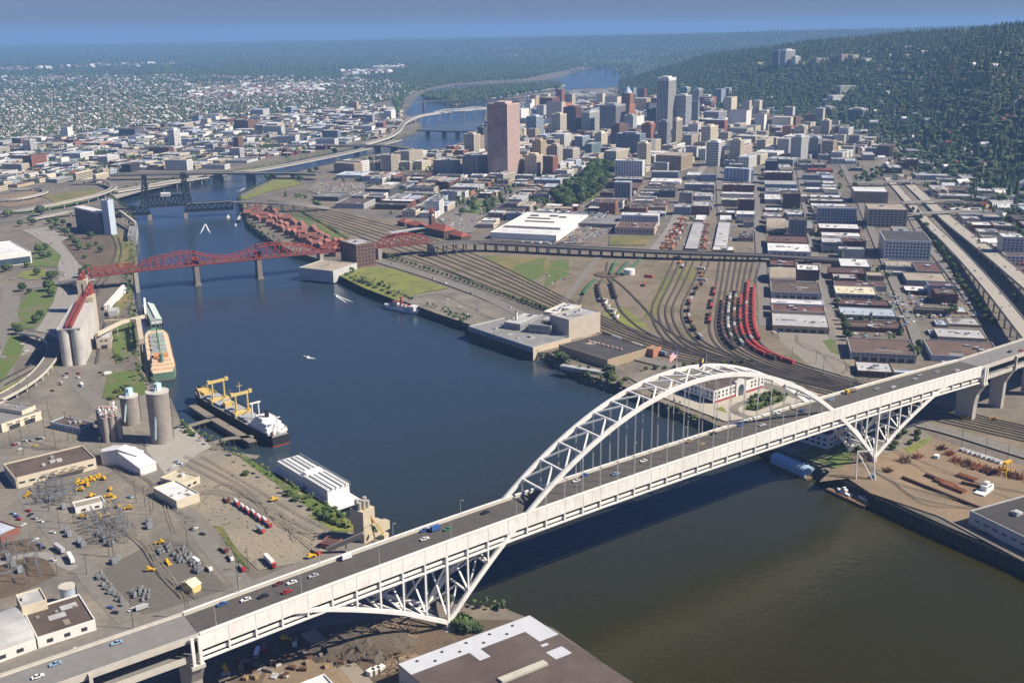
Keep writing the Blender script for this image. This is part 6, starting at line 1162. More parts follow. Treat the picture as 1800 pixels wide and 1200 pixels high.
# ================================================================== FORESTS AND SUBURBS (geometry-node instances)
def proto_col(name, items):
    c = bpy.data.collections.new(name)
    for k, (b, m) in enumerate(items):
        me_o = b.build(name, m, org=(0, 0, 0)); COL.objects.unlink(me_o); c.objects.link(me_o); me_o.name = f'{name}_{k:02d}'
    return c
def far_tree(seed, h, r, conif, m):
    b = MB(); rg = np.random.default_rng(seed); crown(b, rg, h, r, 0, 5, 0, conif); return (b, m)
C_con = proto_col('hill_tree', [far_tree(41, 24, 6.0, True, M_leafd), far_tree(42, 17, 10, False, M_leafd), far_tree(43, 15, 9, False, M_leaf), far_tree(44, 18, 11, False, M_leafd), far_tree(45, 16, 10, False, mat('olive_leaves', (.075, .095, .03), rough=.9, var=.35, scale=.3, obv=.3)), far_tree(46, 26, 6.0, True, M_leafd)])
C_dec = proto_col('suburb_tree', [far_tree(51, 12, 6.5, False, M_leafd), far_tree(52, 11, 6, False, M_leafd), far_tree(53, 13, 7, False, M_leaf), far_tree(54, 15, 5, True, M_leafd)])
def house(w, d, h, m, r):
    b = MB(); b.m = 0; b.box((0, 0, -1), (w, d, h+1), bottom=False); b.m = 1; hr = d*.35; b.add([(-w/2-.4, -d/2-.4, h-.1), (w/2+.4, -d/2-.4, h-.1), (w/2+.4, 0, h+hr), (-w/2-.4, 0, h+hr), (-w/2-.4, d/2+.4, h-.1), (w/2+.4, d/2+.4, h-.1)], [(0, 1, 2, 3), (3, 2, 5, 4)]); return (b, [wmat(m), rmat(r)])
C_hou = proto_col('suburb_house', [house(12, 9, 5.5, 'white', 'grey'), house(11, 9, 6, 'cream', 'grey'), house(13, 10, 6, 'beige', 'brown'), house(12, 10, 6, 'beige', 'tan'), house(22, 14, 6, 'white', 'white'), house(10, 9, 6, 'tan', 'red')])
def gn(name):
    g = bpy.data.node_groups.new(name, 'GeometryNodeTree'); g.interface.new_socket('Geometry', in_out='INPUT', socket_type='NodeSocketGeometry'); g.interface.new_socket('Geometry', in_out='OUTPUT', socket_type='NodeSocketGeometry'); return g
def scatter(name, P, sc, col, label, cat, ang=None):
    me = bpy.data.meshes.new(name); P = np.asarray(P, float); me.vertices.add(len(P)); me.vertices.foreach_set('co', P.ravel()); n = len(P)
    for an, ty, arr in (('sc', 'FLOAT', np.asarray(sc, float)), ('rz', 'FLOAT', rng.random(n)*6.283 if ang is None else math.radians(ang)+rng.integers(0, 4, n)*math.pi/2), ('ix', 'INT', rng.integers(0, len(col.objects), n))): at = me.attributes.new(an, ty, 'POINT'); at.data.foreach_set('value', arr.astype(np.float32 if ty == 'FLOAT' else np.int32))
    o = bpy.data.objects.new(name, me); COL.objects.link(o); o['kind'] = 'stuff'; o['label'] = label; o['category'] = cat
    g = gn(name); N = g.nodes; L = g.links; gi = N.new('NodeGroupInput'); go = N.new('NodeGroupOutput'); ci = N.new('GeometryNodeCollectionInfo'); ci.inputs['Collection'].default_value = col; ci.inputs['Separate Children'].default_value = True; ci.inputs['Reset Children'].default_value = True
    ip = N.new('GeometryNodeInstanceOnPoints'); ip.inputs['Pick Instance'].default_value = True
    def att(nm, t): a = N.new('GeometryNodeInputNamedAttribute'); a.data_type = t; a.inputs['Name'].default_value = nm; return a.outputs['Attribute']
    cx = N.new('ShaderNodeCombineXYZ'); L.new(att('rz', 'FLOAT'), cx.inputs[2]); er_ = N.new('FunctionNodeEulerToRotation'); L.new(cx.outputs[0], er_.inputs[0])
    L.new(gi.outputs[0], ip.inputs['Points']); L.new(ci.outputs[0], ip.inputs['Instance']); L.new(att('ix', 'INT'), ip.inputs['Instance Index']); L.new(er_.outputs[0], ip.inputs['Rotation']); L.new(att('sc', 'FLOAT'), ip.inputs['Scale']); L.new(ip.outputs[0], go.inputs[0])
    md = o.modifiers.new('scatter', 'NODES'); md.node_group = g; return o
def imgsample(n, poly, seed, hillz=False):
    rg = np.random.default_rng(seed); xs = [p[0] for p in poly]; ys = [p[1] for p in poly]; out = []
    while len(out) < n:
        X = rg.uniform(min(xs), max(xs), n); Y = rg.uniform(min(ys), max(ys), n)
        for x, y in zip(X, Y):
            if len(out) < n and inpoly((x, y), poly): out.append((x, y))
    d = np.array([ray(x, y) for x, y in out]); P = CAM+d*((GZ-CAM[2])/d[:, 2])[:, None]; return P
def notocc(P):
    I = ((P[:, 0]-OC0[0])/OCS).astype(int); J = ((P[:, 1]-OC0[1])/OCS).astype(int); ok = (I < 0) | (J < 0) | (I >= OCN) | (J >= OCN); i2 = I.clip(0, OCN-1); j2 = J.clip(0, OCN-1); return P[ok | ~OCC[i2, j2]]
# wooded hills: random over azimuth and distance
def hillpts(n, a0, a1, H, seed, e0=-.05, e1=1.15):
    rg = np.random.default_rng(seed); a = rg.uniform(a0, a1, n); t = np.sqrt(rg.uniform(0, 1, n))*(e1-e0)+e0; f = np.interp(a, H[:, 0], H[:, 1]); c = np.interp(a, H[:, 0], H[:, 2]); D = f+(c-f)*t
    hx = _f[0]/math.cos(PIT)*FPX+_r[0]*(a-900); hy = _f[1]/math.cos(PIT)*FPX+_r[1]*(a-900); k = np.hypot(hx, hy); x = CAM[0]+hx/k*D; y = CAM[1]+hy/k*D; z = GZ-1.5+np.maximum(hill(x, y), .5); return np.stack([x, y, z], -1), D
P1, D1 = hillpts(52000, 1090, 2050, HA, 61); rv = wav(P1[:, 0]*1.0, P1[:, 1]*1.0, 130)
scatter('hillside_forest', P1, .55+.95*rng.random(len(P1))**1.5+.14*rv, C_con, 'dense dark forest covering the right hand hills', 'forest')
P2, D2 = hillpts(42000, -300, 2000, HB, 62, -.35, 1.05); scatter('far_ridge_forest', P2, D2/11000*(1.3+.9*rng.random(len(P2))), C_dec, 'hazy forest on the far ridge', 'forest')
SUB = [(-60, 268), (100, 240), (300, 216), (500, 198), (650, 184), (712, 172), (738, 160), (800, 147), (920, 140), (1000, 122), (1030, 116), (1000, 96), (700, 92), (300, 98), (-60, 104)]
P3 = notocc(imgsample(46000, SUB, 71)); D3 = np.hypot(P3[:, 0]-CAM[0], P3[:, 1]-CAM[1]); scatter('suburb_trees', P3, np.clip(D3/5200, .75, 6)*(.7+.6*rng.random(len(P3))), C_dec, 'dark green tree cover of the eastern suburbs', 'trees')
P4 = imgsample(8000, [(-60, 268), (100, 240), (300, 216), (500, 198), (650, 184), (712, 172), (738, 160), (740, 152), (640, 140), (300, 134), (-60, 138)], 72); v4 = wav(P4[:, 0], P4[:, 1], 330); D4 = np.hypot(P4[:, 0]-CAM[0], P4[:, 1]-CAM[1]); k4 = (v4 > -.45) | (rng.random(len(P4)) < .15); P4 = notocc(P4[k4]); D4 = np.hypot(P4[:, 0]-CAM[0], P4[:, 1]-CAM[1])
U4 = ev(NWA); V4 = ev(NWA-90); a4 = P4[:, :2]@U4; b4 = np.round(P4[:, :2]@V4/46)*46+rng.choice((-11., 11.), len(P4)); P4[:, 0] = a4*U4[0]+b4*V4[0]; P4[:, 1] = a4*U4[1]+b4*V4[1]; P4[:, 2] += 1.5+D4*.0012; scatter('suburb_houses', P4, np.clip(D4/7000, .6, 1.2)*(.5+.5*rng.random(len(P4))), C_hou, 'countless small pale houses of the eastern suburbs', 'houses', NWA)
P5 = imgsample(1100, [(330, 178), (560, 168), (580, 152), (460, 148), (340, 160)], 73); P5[:, 2] += 4; scatter('suburb_houses', P5, .9+1.0*rng.random(len(P5)), C_hou, 'bright band of warehouses in the eastern plain', 'houses')
P5 = imgsample(420, [(0, 124), (150, 118), (310, 113), (310, 117), (150, 122), (0, 128)], 74); P5 = P5[::3]; P5[:, 2] += 10; scatter('suburb_houses', P5, 1.6+1.6*rng.random(len(P5)), C_hou, 'distant pale row of roofs near the horizon', 'houses')
P5 = np.vstack([imgsample(260, [(660, 123), (712, 118), (712, 122), (660, 126)], 75), imgsample(300, [(880, 100), (960, 95), (965, 100), (880, 104)], 76), imgsample(200, [(600, 130), (660, 126), (690, 130), (600, 136)], 77)]); P5 = P5[::2]; P5[:, 2] += 10; scatter('suburb_houses', P5, 1.5+1.3*rng.random(len(P5)), C_hou, 'small distant patches of pale roofs', 'houses')
# trees between the city blocks
PT = np.array([[*p, GZ-.2] for p in TRX]); PC = [imgsample(1500, [(1480, 200), (1640, 228), (1720, 268), (1860, 290), (1900, 420), (1780, 430), (1660, 360), (1560, 270), (1500, 230)], 81), imgsample(900, [(1120, 178), (1300, 188), (1480, 200), (1500, 270), (1300, 240), (1140, 200)], 82), imgsample(1700, [(0, 335), (0, 240), (300, 218), (560, 200), (690, 190), (700, 235), (560, 268), (200, 300)], 83), imgsample(500, [(560, 320), (860, 300), (1100, 320), (1000, 372), (700, 360)], 84), imgsample(70, [(1340, 300), (1500, 270), (1600, 600), (1480, 620), (1360, 440)], 85), imgsample(700, [(900, 175), (1110, 155), (1150, 172), (1120, 190), (900, 192)], 86)]
PT = np.vstack([PT, *PC]); PT[:, 2] = GZ-.3; PT = notocc(PT); scatter('street_trees', PT, .55+.5*rng.random(len(PT)), C_dec, 'scattered green street trees between the city blocks', 'trees')
PI = imgsample(1500, [(742, 171), (800, 183), (840, 176), (933, 161), (985, 153), (985, 146), (860, 153), (755, 165)], 87); PI[:, 2] = 4.5; scatter('island_trees', PI, 1.2+.8*rng.random(len(PI)), C_dec, 'thick trees covering the river island', 'trees')
PH, DH = hillpts(260, 1500, 2000, HA, 88, .02, .8); PH[:, 2] += 9; scatter('hillside_houses', PH, .8+.5*rng.random(len(PH)), C_hou, 'pale houses scattered among the hillside trees', 'houses')
PH, DH = hillpts(260, 1380, 2000, HA, 89, -.25, .12); PH[:, 2] += 1.5; scatter('hillside_houses', PH, .8+.5*rng.random(len(PH)), C_hou, 'pale houses at the foot of the wooded hill', 'houses')

PS = notocc(imgsample(2600, [(700, 203), (712, 172), (735, 156), (800, 146), (900, 138), (990, 125), (1040, 113), (1110, 113), (1120, 150), (1085, 122), (1040, 117), (1000, 118), (720, 140), (690, 178)], 90)); scatter('river_wood', PS, 1.0+.9*rng.random(len(PS)), C_dec, 'woodland along the far river bends', 'trees')
# broken rock and scrub on the river banks
def rock(seed): b = MB(); rg = np.random.default_rng(seed); b.add(IV*(1+rg.normal(0, .25, (len(IV), 1)))*np.array([1, .8, .7]), IF); return (b, mat('bank_stone', (.24, .20, .16), rough=.95, var=.3, obv=.35))
C_rock = proto_col('bank_stone', [rock(i) for i in range(4)]); C_scr = proto_col('bank_scrub', [far_tree(101, 2.6, 2.2, False, M_leaf), far_tree(102, 2.0, 2.0, False, M_leafl), far_tree(103, 3.2, 2.4, False, M_leafd)])
def bankpts(chain, top, n, seed, keep, t0=0.0, t1=1.0):
    rg = np.random.default_rng(seed); A = np.array(chain); B = np.array(top); L = np.hypot(*np.diff(A, axis=0).T); ok = np.array([keep(i) for i in range(len(L))]); Lk = L*ok; c = np.cumsum(Lk)/Lk.sum(); out = []
    for u in rg.random(n):
        i = int(np.searchsorted(c, u)); i = min(i, len(L)-1); s = rg.random(); t = t0+(t1-t0)*rg.random(); a = A[i]+(A[i+1]-A[i])*s; b = B[i]+(B[i+1]-B[i])*s; p = a+(b-a)*t; out.append((p[0], p[1], -1.2+(GZ+1.5)*t))
    return np.array(out)
eT, wT = shift(eastP, 5), shift(westP, -5)
PR = np.vstack([bankpts(westP, wT, 2600, 1, lambda i: 6 <= i <= 15 or 18 <= i <= 24 or 28 <= i <= 33), bankpts(eastP, eT, 1700, 2, lambda i: 3 <= i <= 34)]); scatter('bank_stones', PR, .5+1.0*rng.random(len(PR))**2, C_rock, 'broken stones along the river banks', 'stones')
PR = np.vstack([bankpts(westP, wT, 420, 3, lambda i: 9 <= i <= 15 or 18 <= i <= 24 or 28 <= i <= 33, .5, 1.5), bankpts(eastP, eT, 620, 4, lambda i: 3 <= i <= 34, .6, 1.8)]); scatter('bank_scrub', PR, .6+.8*rng.random(len(PR)), C_scr, 'low green scrub along the river banks', 'shrubs')
PW = np.vstack([imgsample(260, [(430, 800), (490, 842), (560, 882), (620, 918), (612, 937), (560, 905), (520, 878), (470, 842), (425, 808)], 91), imgsample(90, [(375, 925), (390, 925), (437, 1000), (425, 995)], 92), imgsample(500, [(900, 470), (1000, 455), (1000, 490), (930, 500), (860, 455)], 93), imgsample(600, [(1060, 545), (1180, 480), (1340, 470), (1300, 600), (1180, 590)], 94), imgsample(200, [(190, 655), (240, 652), (262, 690), (180, 700)], 95), imgsample(260, [(300, 850), (420, 820), (600, 935), (450, 1000)], 96), imgsample(220, [(1450, 600), (1500, 640), (1600, 690), (1430, 660)], 97)]); scatter('weed_tufts', PW, .18+.22*rng.random(len(PW)), C_scr, 'weed tufts in the yards and rail lands', 'weeds')
# ================================================================== SHIPS AND BOATS
class Fr:                                               # local frame: s from stern to bow, t to port, z up
    def __init__(s, A, B): s.A = np.array(A[:2]); d = np.array(B[:2])-s.A; s.L = np.hypot(*d); s.e = d/s.L; s.n = np.array([-s.e[1], s.e[0]]); s.a = math.atan2(d[1], d[0])
    def p(s, u, t, z): q = s.A+s.e*u+s.n*t; return (q[0], q[1], z)
    def box(s, b, u0, u1, t0, t1, z0, z1): b.loft([[s.p(u0, t0, z0), s.p(u0, t1, z0), s.p(u0, t1, z1), s.p(u0, t0, z1)], [s.p(u1, t0, z0), s.p(u1, t1, z0), s.p(u1, t1, z1), s.p(u1, t0, z1)]])
def hull(o, F, beam, zd, m, deckm, band=None, sheer=2.5, full=.75, bowf=.2):
    def hb(t): return beam/2*min(1, (full+(1-full)*min(1, t/.12)))*(1 if t < 1-bowf else math.sqrt(max(0, 1-((t-1+bowf)/bowf)**2)))+.05
    T = np.linspace(0, 1, 22); zs = lambda t: zd+sheer*max(0, (t-.72)/.28)**2
    for z0, z1, mm, nm in ((-1, .8, band, 'boot_stripe'), (.8, None, m, 'hull')):
        if mm is None: mm = m
        b = MB(); b.loft([[F.p(F.L*t, -hb(t)*(.93 if z0 < 0 else .97), z0), F.p(F.L*t, hb(t)*(.93 if z0 < 0 else .97), z0), F.p(F.L*t, hb(t), z1 if z1 else zs(t)), F.p(F.L*t, -hb(t), z1 if z1 else zs(t))] for t in T]); b.build(nm, mm, o)
    b = MB(); b.loft([[F.p(F.L*t, -hb(t)+.4, zs(t)+.03), F.p(F.L*t, hb(t)-.4, zs(t)+.03), F.p(F.L*t, hb(t)-.4, zs(t)+.12), F.p(F.L*t, -hb(t)+.4, zs(t)+.12)] for t in T if hb(t) > .6]); b.build('deck', deckm, o)
    b = MB()
    for sg in (-1, 1):
        for t0, t1 in zip(T, T[1:]): b.beam(F.p(F.L*t0, sg*(hb(t0)-.1), zs(t0)+.5), F.p(F.L*t1, sg*(hb(t1)-.1), zs(t1)+.5), .2, 1.0)
    b.build('bulwark', m, o)
def part(o, nm, m, fn): b = MB(); fn(b); return b.build(nm, m, o)
M_buff = mat('buff_paint', (.68, .50, .34), rough=.7, var=.2, scale=.3); M_greens = mat('ship_green', (.14, .24, .17), rough=.6, var=.2); M_hatch = mat('hatch_grey', (.34, .36, .38), rough=.7); M_shw = mat('ship_white', (.75, .74, .71), rough=.5, var=.08); M_blackh = mat('black_hull', (.025, .025, .03), rough=.5); M_boot = mat('boot_red', (.32, .06, .035), rough=.7); M_sy = mat('ship_yellow', (.62, .46, .16), rough=.6, var=.1)
# buff bulk carrier with green stern
F = Fr(gp(289, 670, 0), gp(275, 594, 0)); o = thing('cargo_ship', F.p(F.L/2, 0, 0)); tag(o, 'buff decked cargo ship with green hull and green derricks moored beside the silos', 'ship', place=''); bm_ = 26
hull(o, F, bm_, 9, M_greens, M_buff, mat('boot_dark', (.10, .05, .03)))
for i in range(5): part(o, 'hatch_cover', M_hatch if i % 2 else mat('hatch_green', (.33, .38, .33)), lambda b: F.box(b, F.L*(.36+.11*i), F.L*(.445+.11*i), -7.5, 7.5, 9.1, 11))
for k, (u0, u1, t, z0, z1) in enumerate(((.04, .29, 11, 9, 12), (.07, .26, 10, 12, 15), (.10, .24, 9, 15, 18), (.13, .2, 7, 18, 20.5))): part(o, 'superstructure', M_buff if k < 3 else mat('orange_paint', (.55, .26, .11)), lambda b: F.box(b, F.L*u0, F.L*u1, -t, t, z0, z1))
part(o, 'funnel', M_greens, lambda b: b.cyl(F.p(F.L*.1, 0, 15), 2, 9, 12)); 
for i in range(14): part(o, 'deck_locker', R2.choice((M_buff, mat('orange_paint'), M_shw)), lambda b: b.box(F.p(F.L*R2.uniform(.03, .3), R2.uniform(-8, 8), R2.choice((9, 12, 15))), (R2.uniform(1, 3), R2.uniform(1, 3), R2.uniform(1, 2.4)), F.a))
for i in range(4):
    u = F.L*(.35+.14*i); part(o, 'derrick_mast', M_greens, lambda b: b.tube(F.p(u, 0, 9), F.p(u, 0, 28), .6, 8, .4))
    for sg in (-1, 1): part(o, 'derrick_boom', M_greens, lambda b: b.tube(F.p(u, 0, 11), F.p(u+F.L*.1, sg*6, 26), .3, 6, .2))
# black hulled ship with yellow gantries
F = Fr(gp(495, 782, 0), gp(350, 700, 0)); o = thing('cargo_ship', F.p(F.L/2, 0, 0)); tag(o, 'black hulled cargo ship with yellow gantry posts and white deck house', 'ship', place='at the timber jetty'); bm_ = 21
hull(o, F, bm_, 8.5, M_blackh, mat('deck_grey', (.24, .24, .23)), M_boot)
part(o, 'forecastle', M_sy, lambda b: F.box(b, F.L*.86, F.L*.97, -4, 4, 8.6, 11.5)); part(o, 'forecastle_rail', M_sy, lambda b: [b.beam(F.p(F.L*.86, s*8, 10.2), F.p(F.L*.98, s*2.5, 11.8), .5, 1.4) for s in (-1, 1)])
for u0, u1 in ((.30, .40), (.46, .56), (.62, .70), (.74, .83)): part(o, 'hatch_cover', M_hatch, lambda b: F.box(b, F.L*u0, F.L*u1, -7, 7, 8.6, 10.6))
for k, u in enumerate((.43, .72)):
    part(o, 'gantry_base', M_sy, lambda b: F.box(b, F.L*(u-.02), F.L*(u+.02), -8.5, 8.5, 8.6, 12))
    for s in (-5.5, 5.5): part(o, 'gantry_post', M_sy, lambda b: b.tube(F.p(F.L*u, s, 11), F.p(F.L*u, s, 28), 1.0, 8, .8))
    part(o, 'gantry_beam', M_sy, lambda b: b.beam(F.p(F.L*u, -8, 28), F.p(F.L*u, 8, 28), 1.6, 2.4)); 
    for s in (-8.5, 8.5): part(o, 'gantry_winch', M_sy, lambda b: b.box(F.p(F.L*u, s, 27), (2.6, 2.6, 3), F.a))
    for s in (-1, 1): part(o, 'derrick_boom', M_sy, lambda b: b.tube(F.p(F.L*(u+s*.01), s*5, 12), F.p(F.L*(u+s*.1), s*4, 22), .35, 6))
part(o, 'derrick_mast', M_sy, lambda b: (b.tube(F.p(F.L*.43, 1, 28), F.p(F.L*.43, 1, 38), .35, 6), b.beam(F.p(F.L*.43, -1.5, 35), F.p(F.L*.43, 3.5, 35), .4))); part(o, 'deck_house', M_sy, lambda b: F.box(b, F.L*.58, F.L*.615, -3, 4.5, 8.6, 13.5))
for s in (-3, 3): part(o, 'white_post', M_shw, lambda b: b.tube(F.p(F.L*.27, s, 9), F.p(F.L*.27, s, 26), .7, 8))
part(o, 'white_beam', M_shw, lambda b: b.beam(F.p(F.L*.27, -5, 26), F.p(F.L*.27, 5, 26), 1.2, 1.2))
for u0, u1, t, z0, z1 in ((.03, .25, 9, 8.6, 11.4), (.05, .23, 8, 11.4, 14), (.07, .21, 7, 14, 16.6), (.12, .2, 6, 16.6, 19)): part(o, 'superstructure', M_shw, lambda b: F.box(b, F.L*u0, F.L*u1, -t, t, z0, z1))
part(o, 'funnel', M_blackh, lambda b: b.cyl(F.p(F.L*.14, 0, 17), 1.9, 8, 12)); part(o, 'mast', M_shw, lambda b: (b.tube(F.p(F.L*.03, 0, 9), F.p(F.L*.03, 0, 24), .4, 6), b.beam(F.p(F.L*.03, -3, 23), F.p(F.L*.03, 3, 23), .8, .6)))
for i in range(36): part(o, 'deck_fitting', R2.choice((M_shw, M_shw, M_hatch, mat('boat_orange', (.5, .14, .05)))), lambda b: b.box(F.p(F.L*R2.uniform(.02, .24), R2.uniform(-8.5, 8.5), R2.choice((8.7, 11.4, 14))), (R2.uniform(.8, 2.6), R2.uniform(.8, 2.2), R2.uniform(.8, 2.2)), F.a))
# white barracks barge
F = Fr(gp(607, 893, 0), gp(508, 832, 0)); o = thing('accommodation_barge', F.p(F.L/2, 0, 0)); tag(o, 'long white windowless accommodation barge moored at the gravel yard', 'barge', place='')
part(o, 'hull', M_blackh, lambda b: F.box(b, -4, F.L+3, -9.5, 9.5, -1, 4)); part(o, 'main_deck', M_shw, lambda b: F.box(b, -7, F.L+5, -11, 11, 4, 5)); part(o, 'deck_house', M_shw, lambda b: F.box(b, 8, F.L*.52, -9, 9, 5, 14)); part(o, 'deck_house', M_shw, lambda b: F.box(b, F.L*.525, F.L, -9, 9, 5, 13)); part(o, 'roof_duct', M_shw, lambda b: F.box(b, F.L*.5, F.L*.57, -7, 7, 13, 15.5))
for i in range(4): part(o, 'roof_duct', M_hatch if i % 2 else M_shw, lambda b: F.box(b, F.L*.08, F.L*.48, -7+4*i, -6+4*i, 14, 14.8)); part(o, 'roof_duct', M_hatch if i % 2 else M_shw, lambda b: F.box(b, F.L*.6, F.L*.98, -7+4*i, -5.7+4*i, 13, 13.9))
for s in (-1, 1): part(o, 'roof_rail', M_hatch, lambda b: ([b.beam(F.p(F.L*(.08+.043*i), s*9, 13), F.p(F.L*(.08+.043*i), s*9, 15.6), .25, .25, up=(1, 0, 0)) for i in range(21)], b.beam(F.p(F.L*.08, s*9, 15.5), F.p(F.L*.97, s*9, 15.5), .25)), )
# riverboat with red funnel
F = Fr(gp(736, 552, 0), gp(677, 540, 0)); o = thing('riverboat', F.p(F.L/2, 0, 0)); tag(o, 'white riverboat with tall red funnel moored on the west bank', 'boat', place='')
hull(o, F, 14, 3.2, mat('boat_blue_white', (.50, .56, .66), rough=.5), mat('deck_dark', (.12, .10, .10)), mat('boat_red_band', (.22, .05, .05)), 1.2, .6, .4); part(o, 'deck_house', M_shw, lambda b: F.box(b, F.L*.06, F.L*.22, -5, 5, 3.3, 9)); part(o, 'deck_house', mat('boat_blue_white'), lambda b: F.box(b, F.L*.2, F.L*.78, -4.5, 4.5, 3.3, 6.2)); part(o, 'upper_deck', mat('deck_dark'), lambda b: F.box(b, F.L*.2, F.L*.8, -5.2, 5.2, 6.2, 6.6)); part(o, 'pilot_house', M_shw, lambda b: F.box(b, F.L*.6, F.L*.74, -2.5, 2.5, 6.6, 10)); part(o, 'pilot_house_roof', mat('boat_red_band'), lambda b: F.box(b, F.L*.59, F.L*.75, -3, 3, 10, 10.5))
part(o, 'funnel', mat('funnel_red', (.55, .03, .03), rough=.5), lambda b: b.cyl(F.p(F.L*.5, 0, 6.5), 1.2, 11, 12)); [part(o, 'deck_fitting', R2.choice((M_shw, M_shw, mat('funnel_red'))), lambda b: b.box(F.p(F.L*R2.uniform(.25, .58), R2.uniform(-4, 4), 6.6), (1.4, 1.4, 1.6), F.a)) for i in range(9)]
part(o, 'rail', M_shw, lambda b: [b.beam(F.p(F.L*(.06+.06*i), s*6.2, 4.2), F.p(F.L*(.12+.06*i), s*6.2, 4.2), .2, .25) for i in range(11) for s in (-1, 1)])
for i, (a, c) in enumerate((((700, 533), (727, 527)), ((712, 536), (746, 529)), ((732, 547), (757, 533)))):
    b = MB(); b.beam(gp(*a, 4), gp(*c, GZ), 2.2, .4); o = b.build('gangway', mat('gangway_blue', (.32, .40, .50))); q = MB(); q.beam(gp(*a, 5.2), gp(*c, GZ+1.2), .15); q.build('rail', M_shw, o); tag(o, ('left', 'middle', 'right')[i]+' blue grey gangway between the riverboat and the bank', 'gangway', place='')
# covered barge with pale green roof
F = Fr(gp(276, 574, 0), gp(262, 546, 0)); o = thing('covered_barge', F.p(F.L/2, 0, 0)); tag(o, 'covered barge with pale green and white roof beside the loading boom', 'barge', place=''); part(o, 'hull', M_blackh, lambda b: F.box(b, -2, F.L+3, -7, 7, -1, 3.5)); part(o, 'wall', M_shw, lambda b: F.box(b, 0, F.L, -6, 6, 3.5, 8)); part(o, 'roof', mat('pale_green_roof', (.42, .52, .46)), lambda b: b.loft([[F.p(u, -6.5, 8), F.p(u, 0, 10.4), F.p(u, 6.5, 8), F.p(u, 0, 7.9)] for u in (-.5, F.L+.5)])); part(o, 'ridge_vent', M_shw, lambda b: F.box(b, 3, F.L-3, -.9, .9, 10, 11.4))
# blue roofed boathouse, work barge and tugs
F = Fr(gp(1422, 838, 0), gp(1362, 812, 0)); o = thing('boathouse', F.p(F.L/2, 0, 0)); tag(o, 'floating boathouse with pale blue barrel roof below the white bridge', 'boathouse', place=''); M_bl = mat('boathouse_blue', (.32, .50, .66), rough=.5); part(o, 'float', mat('brown_float', (.20, .13, .08)), lambda b: F.box(b, -3, F.L+1, -6, 6, -.5, 1)); part(o, 'wall', M_bl, lambda b: F.box(b, 0, F.L, -4.8, 4.8, 1, 5)); part(o, 'roof', mat('boathouse_roof', (.36, .50, .62), rough=.5), lambda b: b.loft([[F.p(u, -5.1*math.cos(t), 5+3*math.sin(t)) for t in np.linspace(0, math.pi, 9)] for u in (-.3, F.L+.3)]))
for i in range(7): part(o, 'roof_vent', M_bl, lambda b: F.box(b, F.L*(.1+.12*i), F.L*(.1+.12*i)+.6, -3.2, -.8, 7.2, 8.1))
part(o, 'end_panel', M_shw, lambda b: F.box(b, -.5, -.32, -2, 2, 1.4, 5.4))
F = Fr(gp(1530, 890, 0), gp(1462, 859, 0)); o = thing('work_barge', F.p(F.L/2, 0, 0)); tag(o, 'flat brown work barge moored at the sheet pile wall', 'barge', place=''); part(o, 'hull', mat('rust_hull', (.18, .09, .055)), lambda b: F.box(b, 0, F.L, -6.5, 6.5, -1, 1.8)); part(o, 'deck', mat('brown_float'), lambda b: F.box(b, .4, F.L-.4, -6, 6, 1.82, 1.9)); [part(o, 'bollard', mat('boat_orange'), lambda b: b.cyl(F.p(F.L*i/5+1, s*6, 1.9), .3, .8, 6)) for i in range(5) for s in (-1, 1)]
def tug(A, B, desc, z0=0.0, cm=M_shw):
    F = Fr(A, B); o = thing('tug_boat', F.p(F.L/2, 0, z0)); tag(o, desc, 'boat', place=''); w = F.L*.3; hz = F.L*.08+z0
    b = MB(); T = np.linspace(0, 1, 10); b.loft([[F.p(F.L*t, -w/2*(1-max(0, (t-.6)/.4)**2)-.02, z0-.4), F.p(F.L*t, w/2*(1-max(0, (t-.6)/.4)**2)+.02, z0-.4), F.p(F.L*t, w/2*(1-max(0, (t-.6)/.4)**2)+.05, hz+t*.8), F.p(F.L*t, -w/2*(1-max(0, (t-.6)/.4)**2)-.05, hz+t*.8)] for t in T]); b.build('hull', cm, o)
    part(o, 'cabin', M_shw, lambda b: F.box(b, F.L*.3, F.L*.65, -w*.33, w*.33, hz, hz+F.L*.16)); part(o, 'cabin_window', M_glass, lambda b: F.box(b, F.L*.4, F.L*.655, -w*.335, w*.335, hz+F.L*.09, hz+F.L*.13)); part(o, 'wheelhouse', M_shw, lambda b: F.box(b, F.L*.42, F.L*.58, -w*.22, w*.22, hz+F.L*.16, hz+F.L*.25)); part(o, 'mast', M_shw, lambda b: b.tube(F.p(F.L*.4, 0, hz+F.L*.2), F.p(F.L*.4, 0, hz+F.L*.38), F.L*.008, 5)); return o
tug(gp(1496, 872, 2), gp(1471, 860, 2), 'white tug on the left half of the work barge', 2.0); tug(gp(1532, 882, 2), gp(1508, 872, 2), 'white tug on the right half of the work barge', 2.0); tug(gp(400, 384, 0), gp(400, 384, 0)+np.array([8, 14, 0]), 'white boat moored right of the black lift bridge'); tug(gp(414, 397, 0), gp(414, 397, 0)+np.array([4, 9, 0]), 'small white boat at the dock below the red roofed apartments'); tug(gp(1720, 872, GZ), gp(1745, 855, GZ), 'grey and white boat hauled out on the sandy yard', GZ)
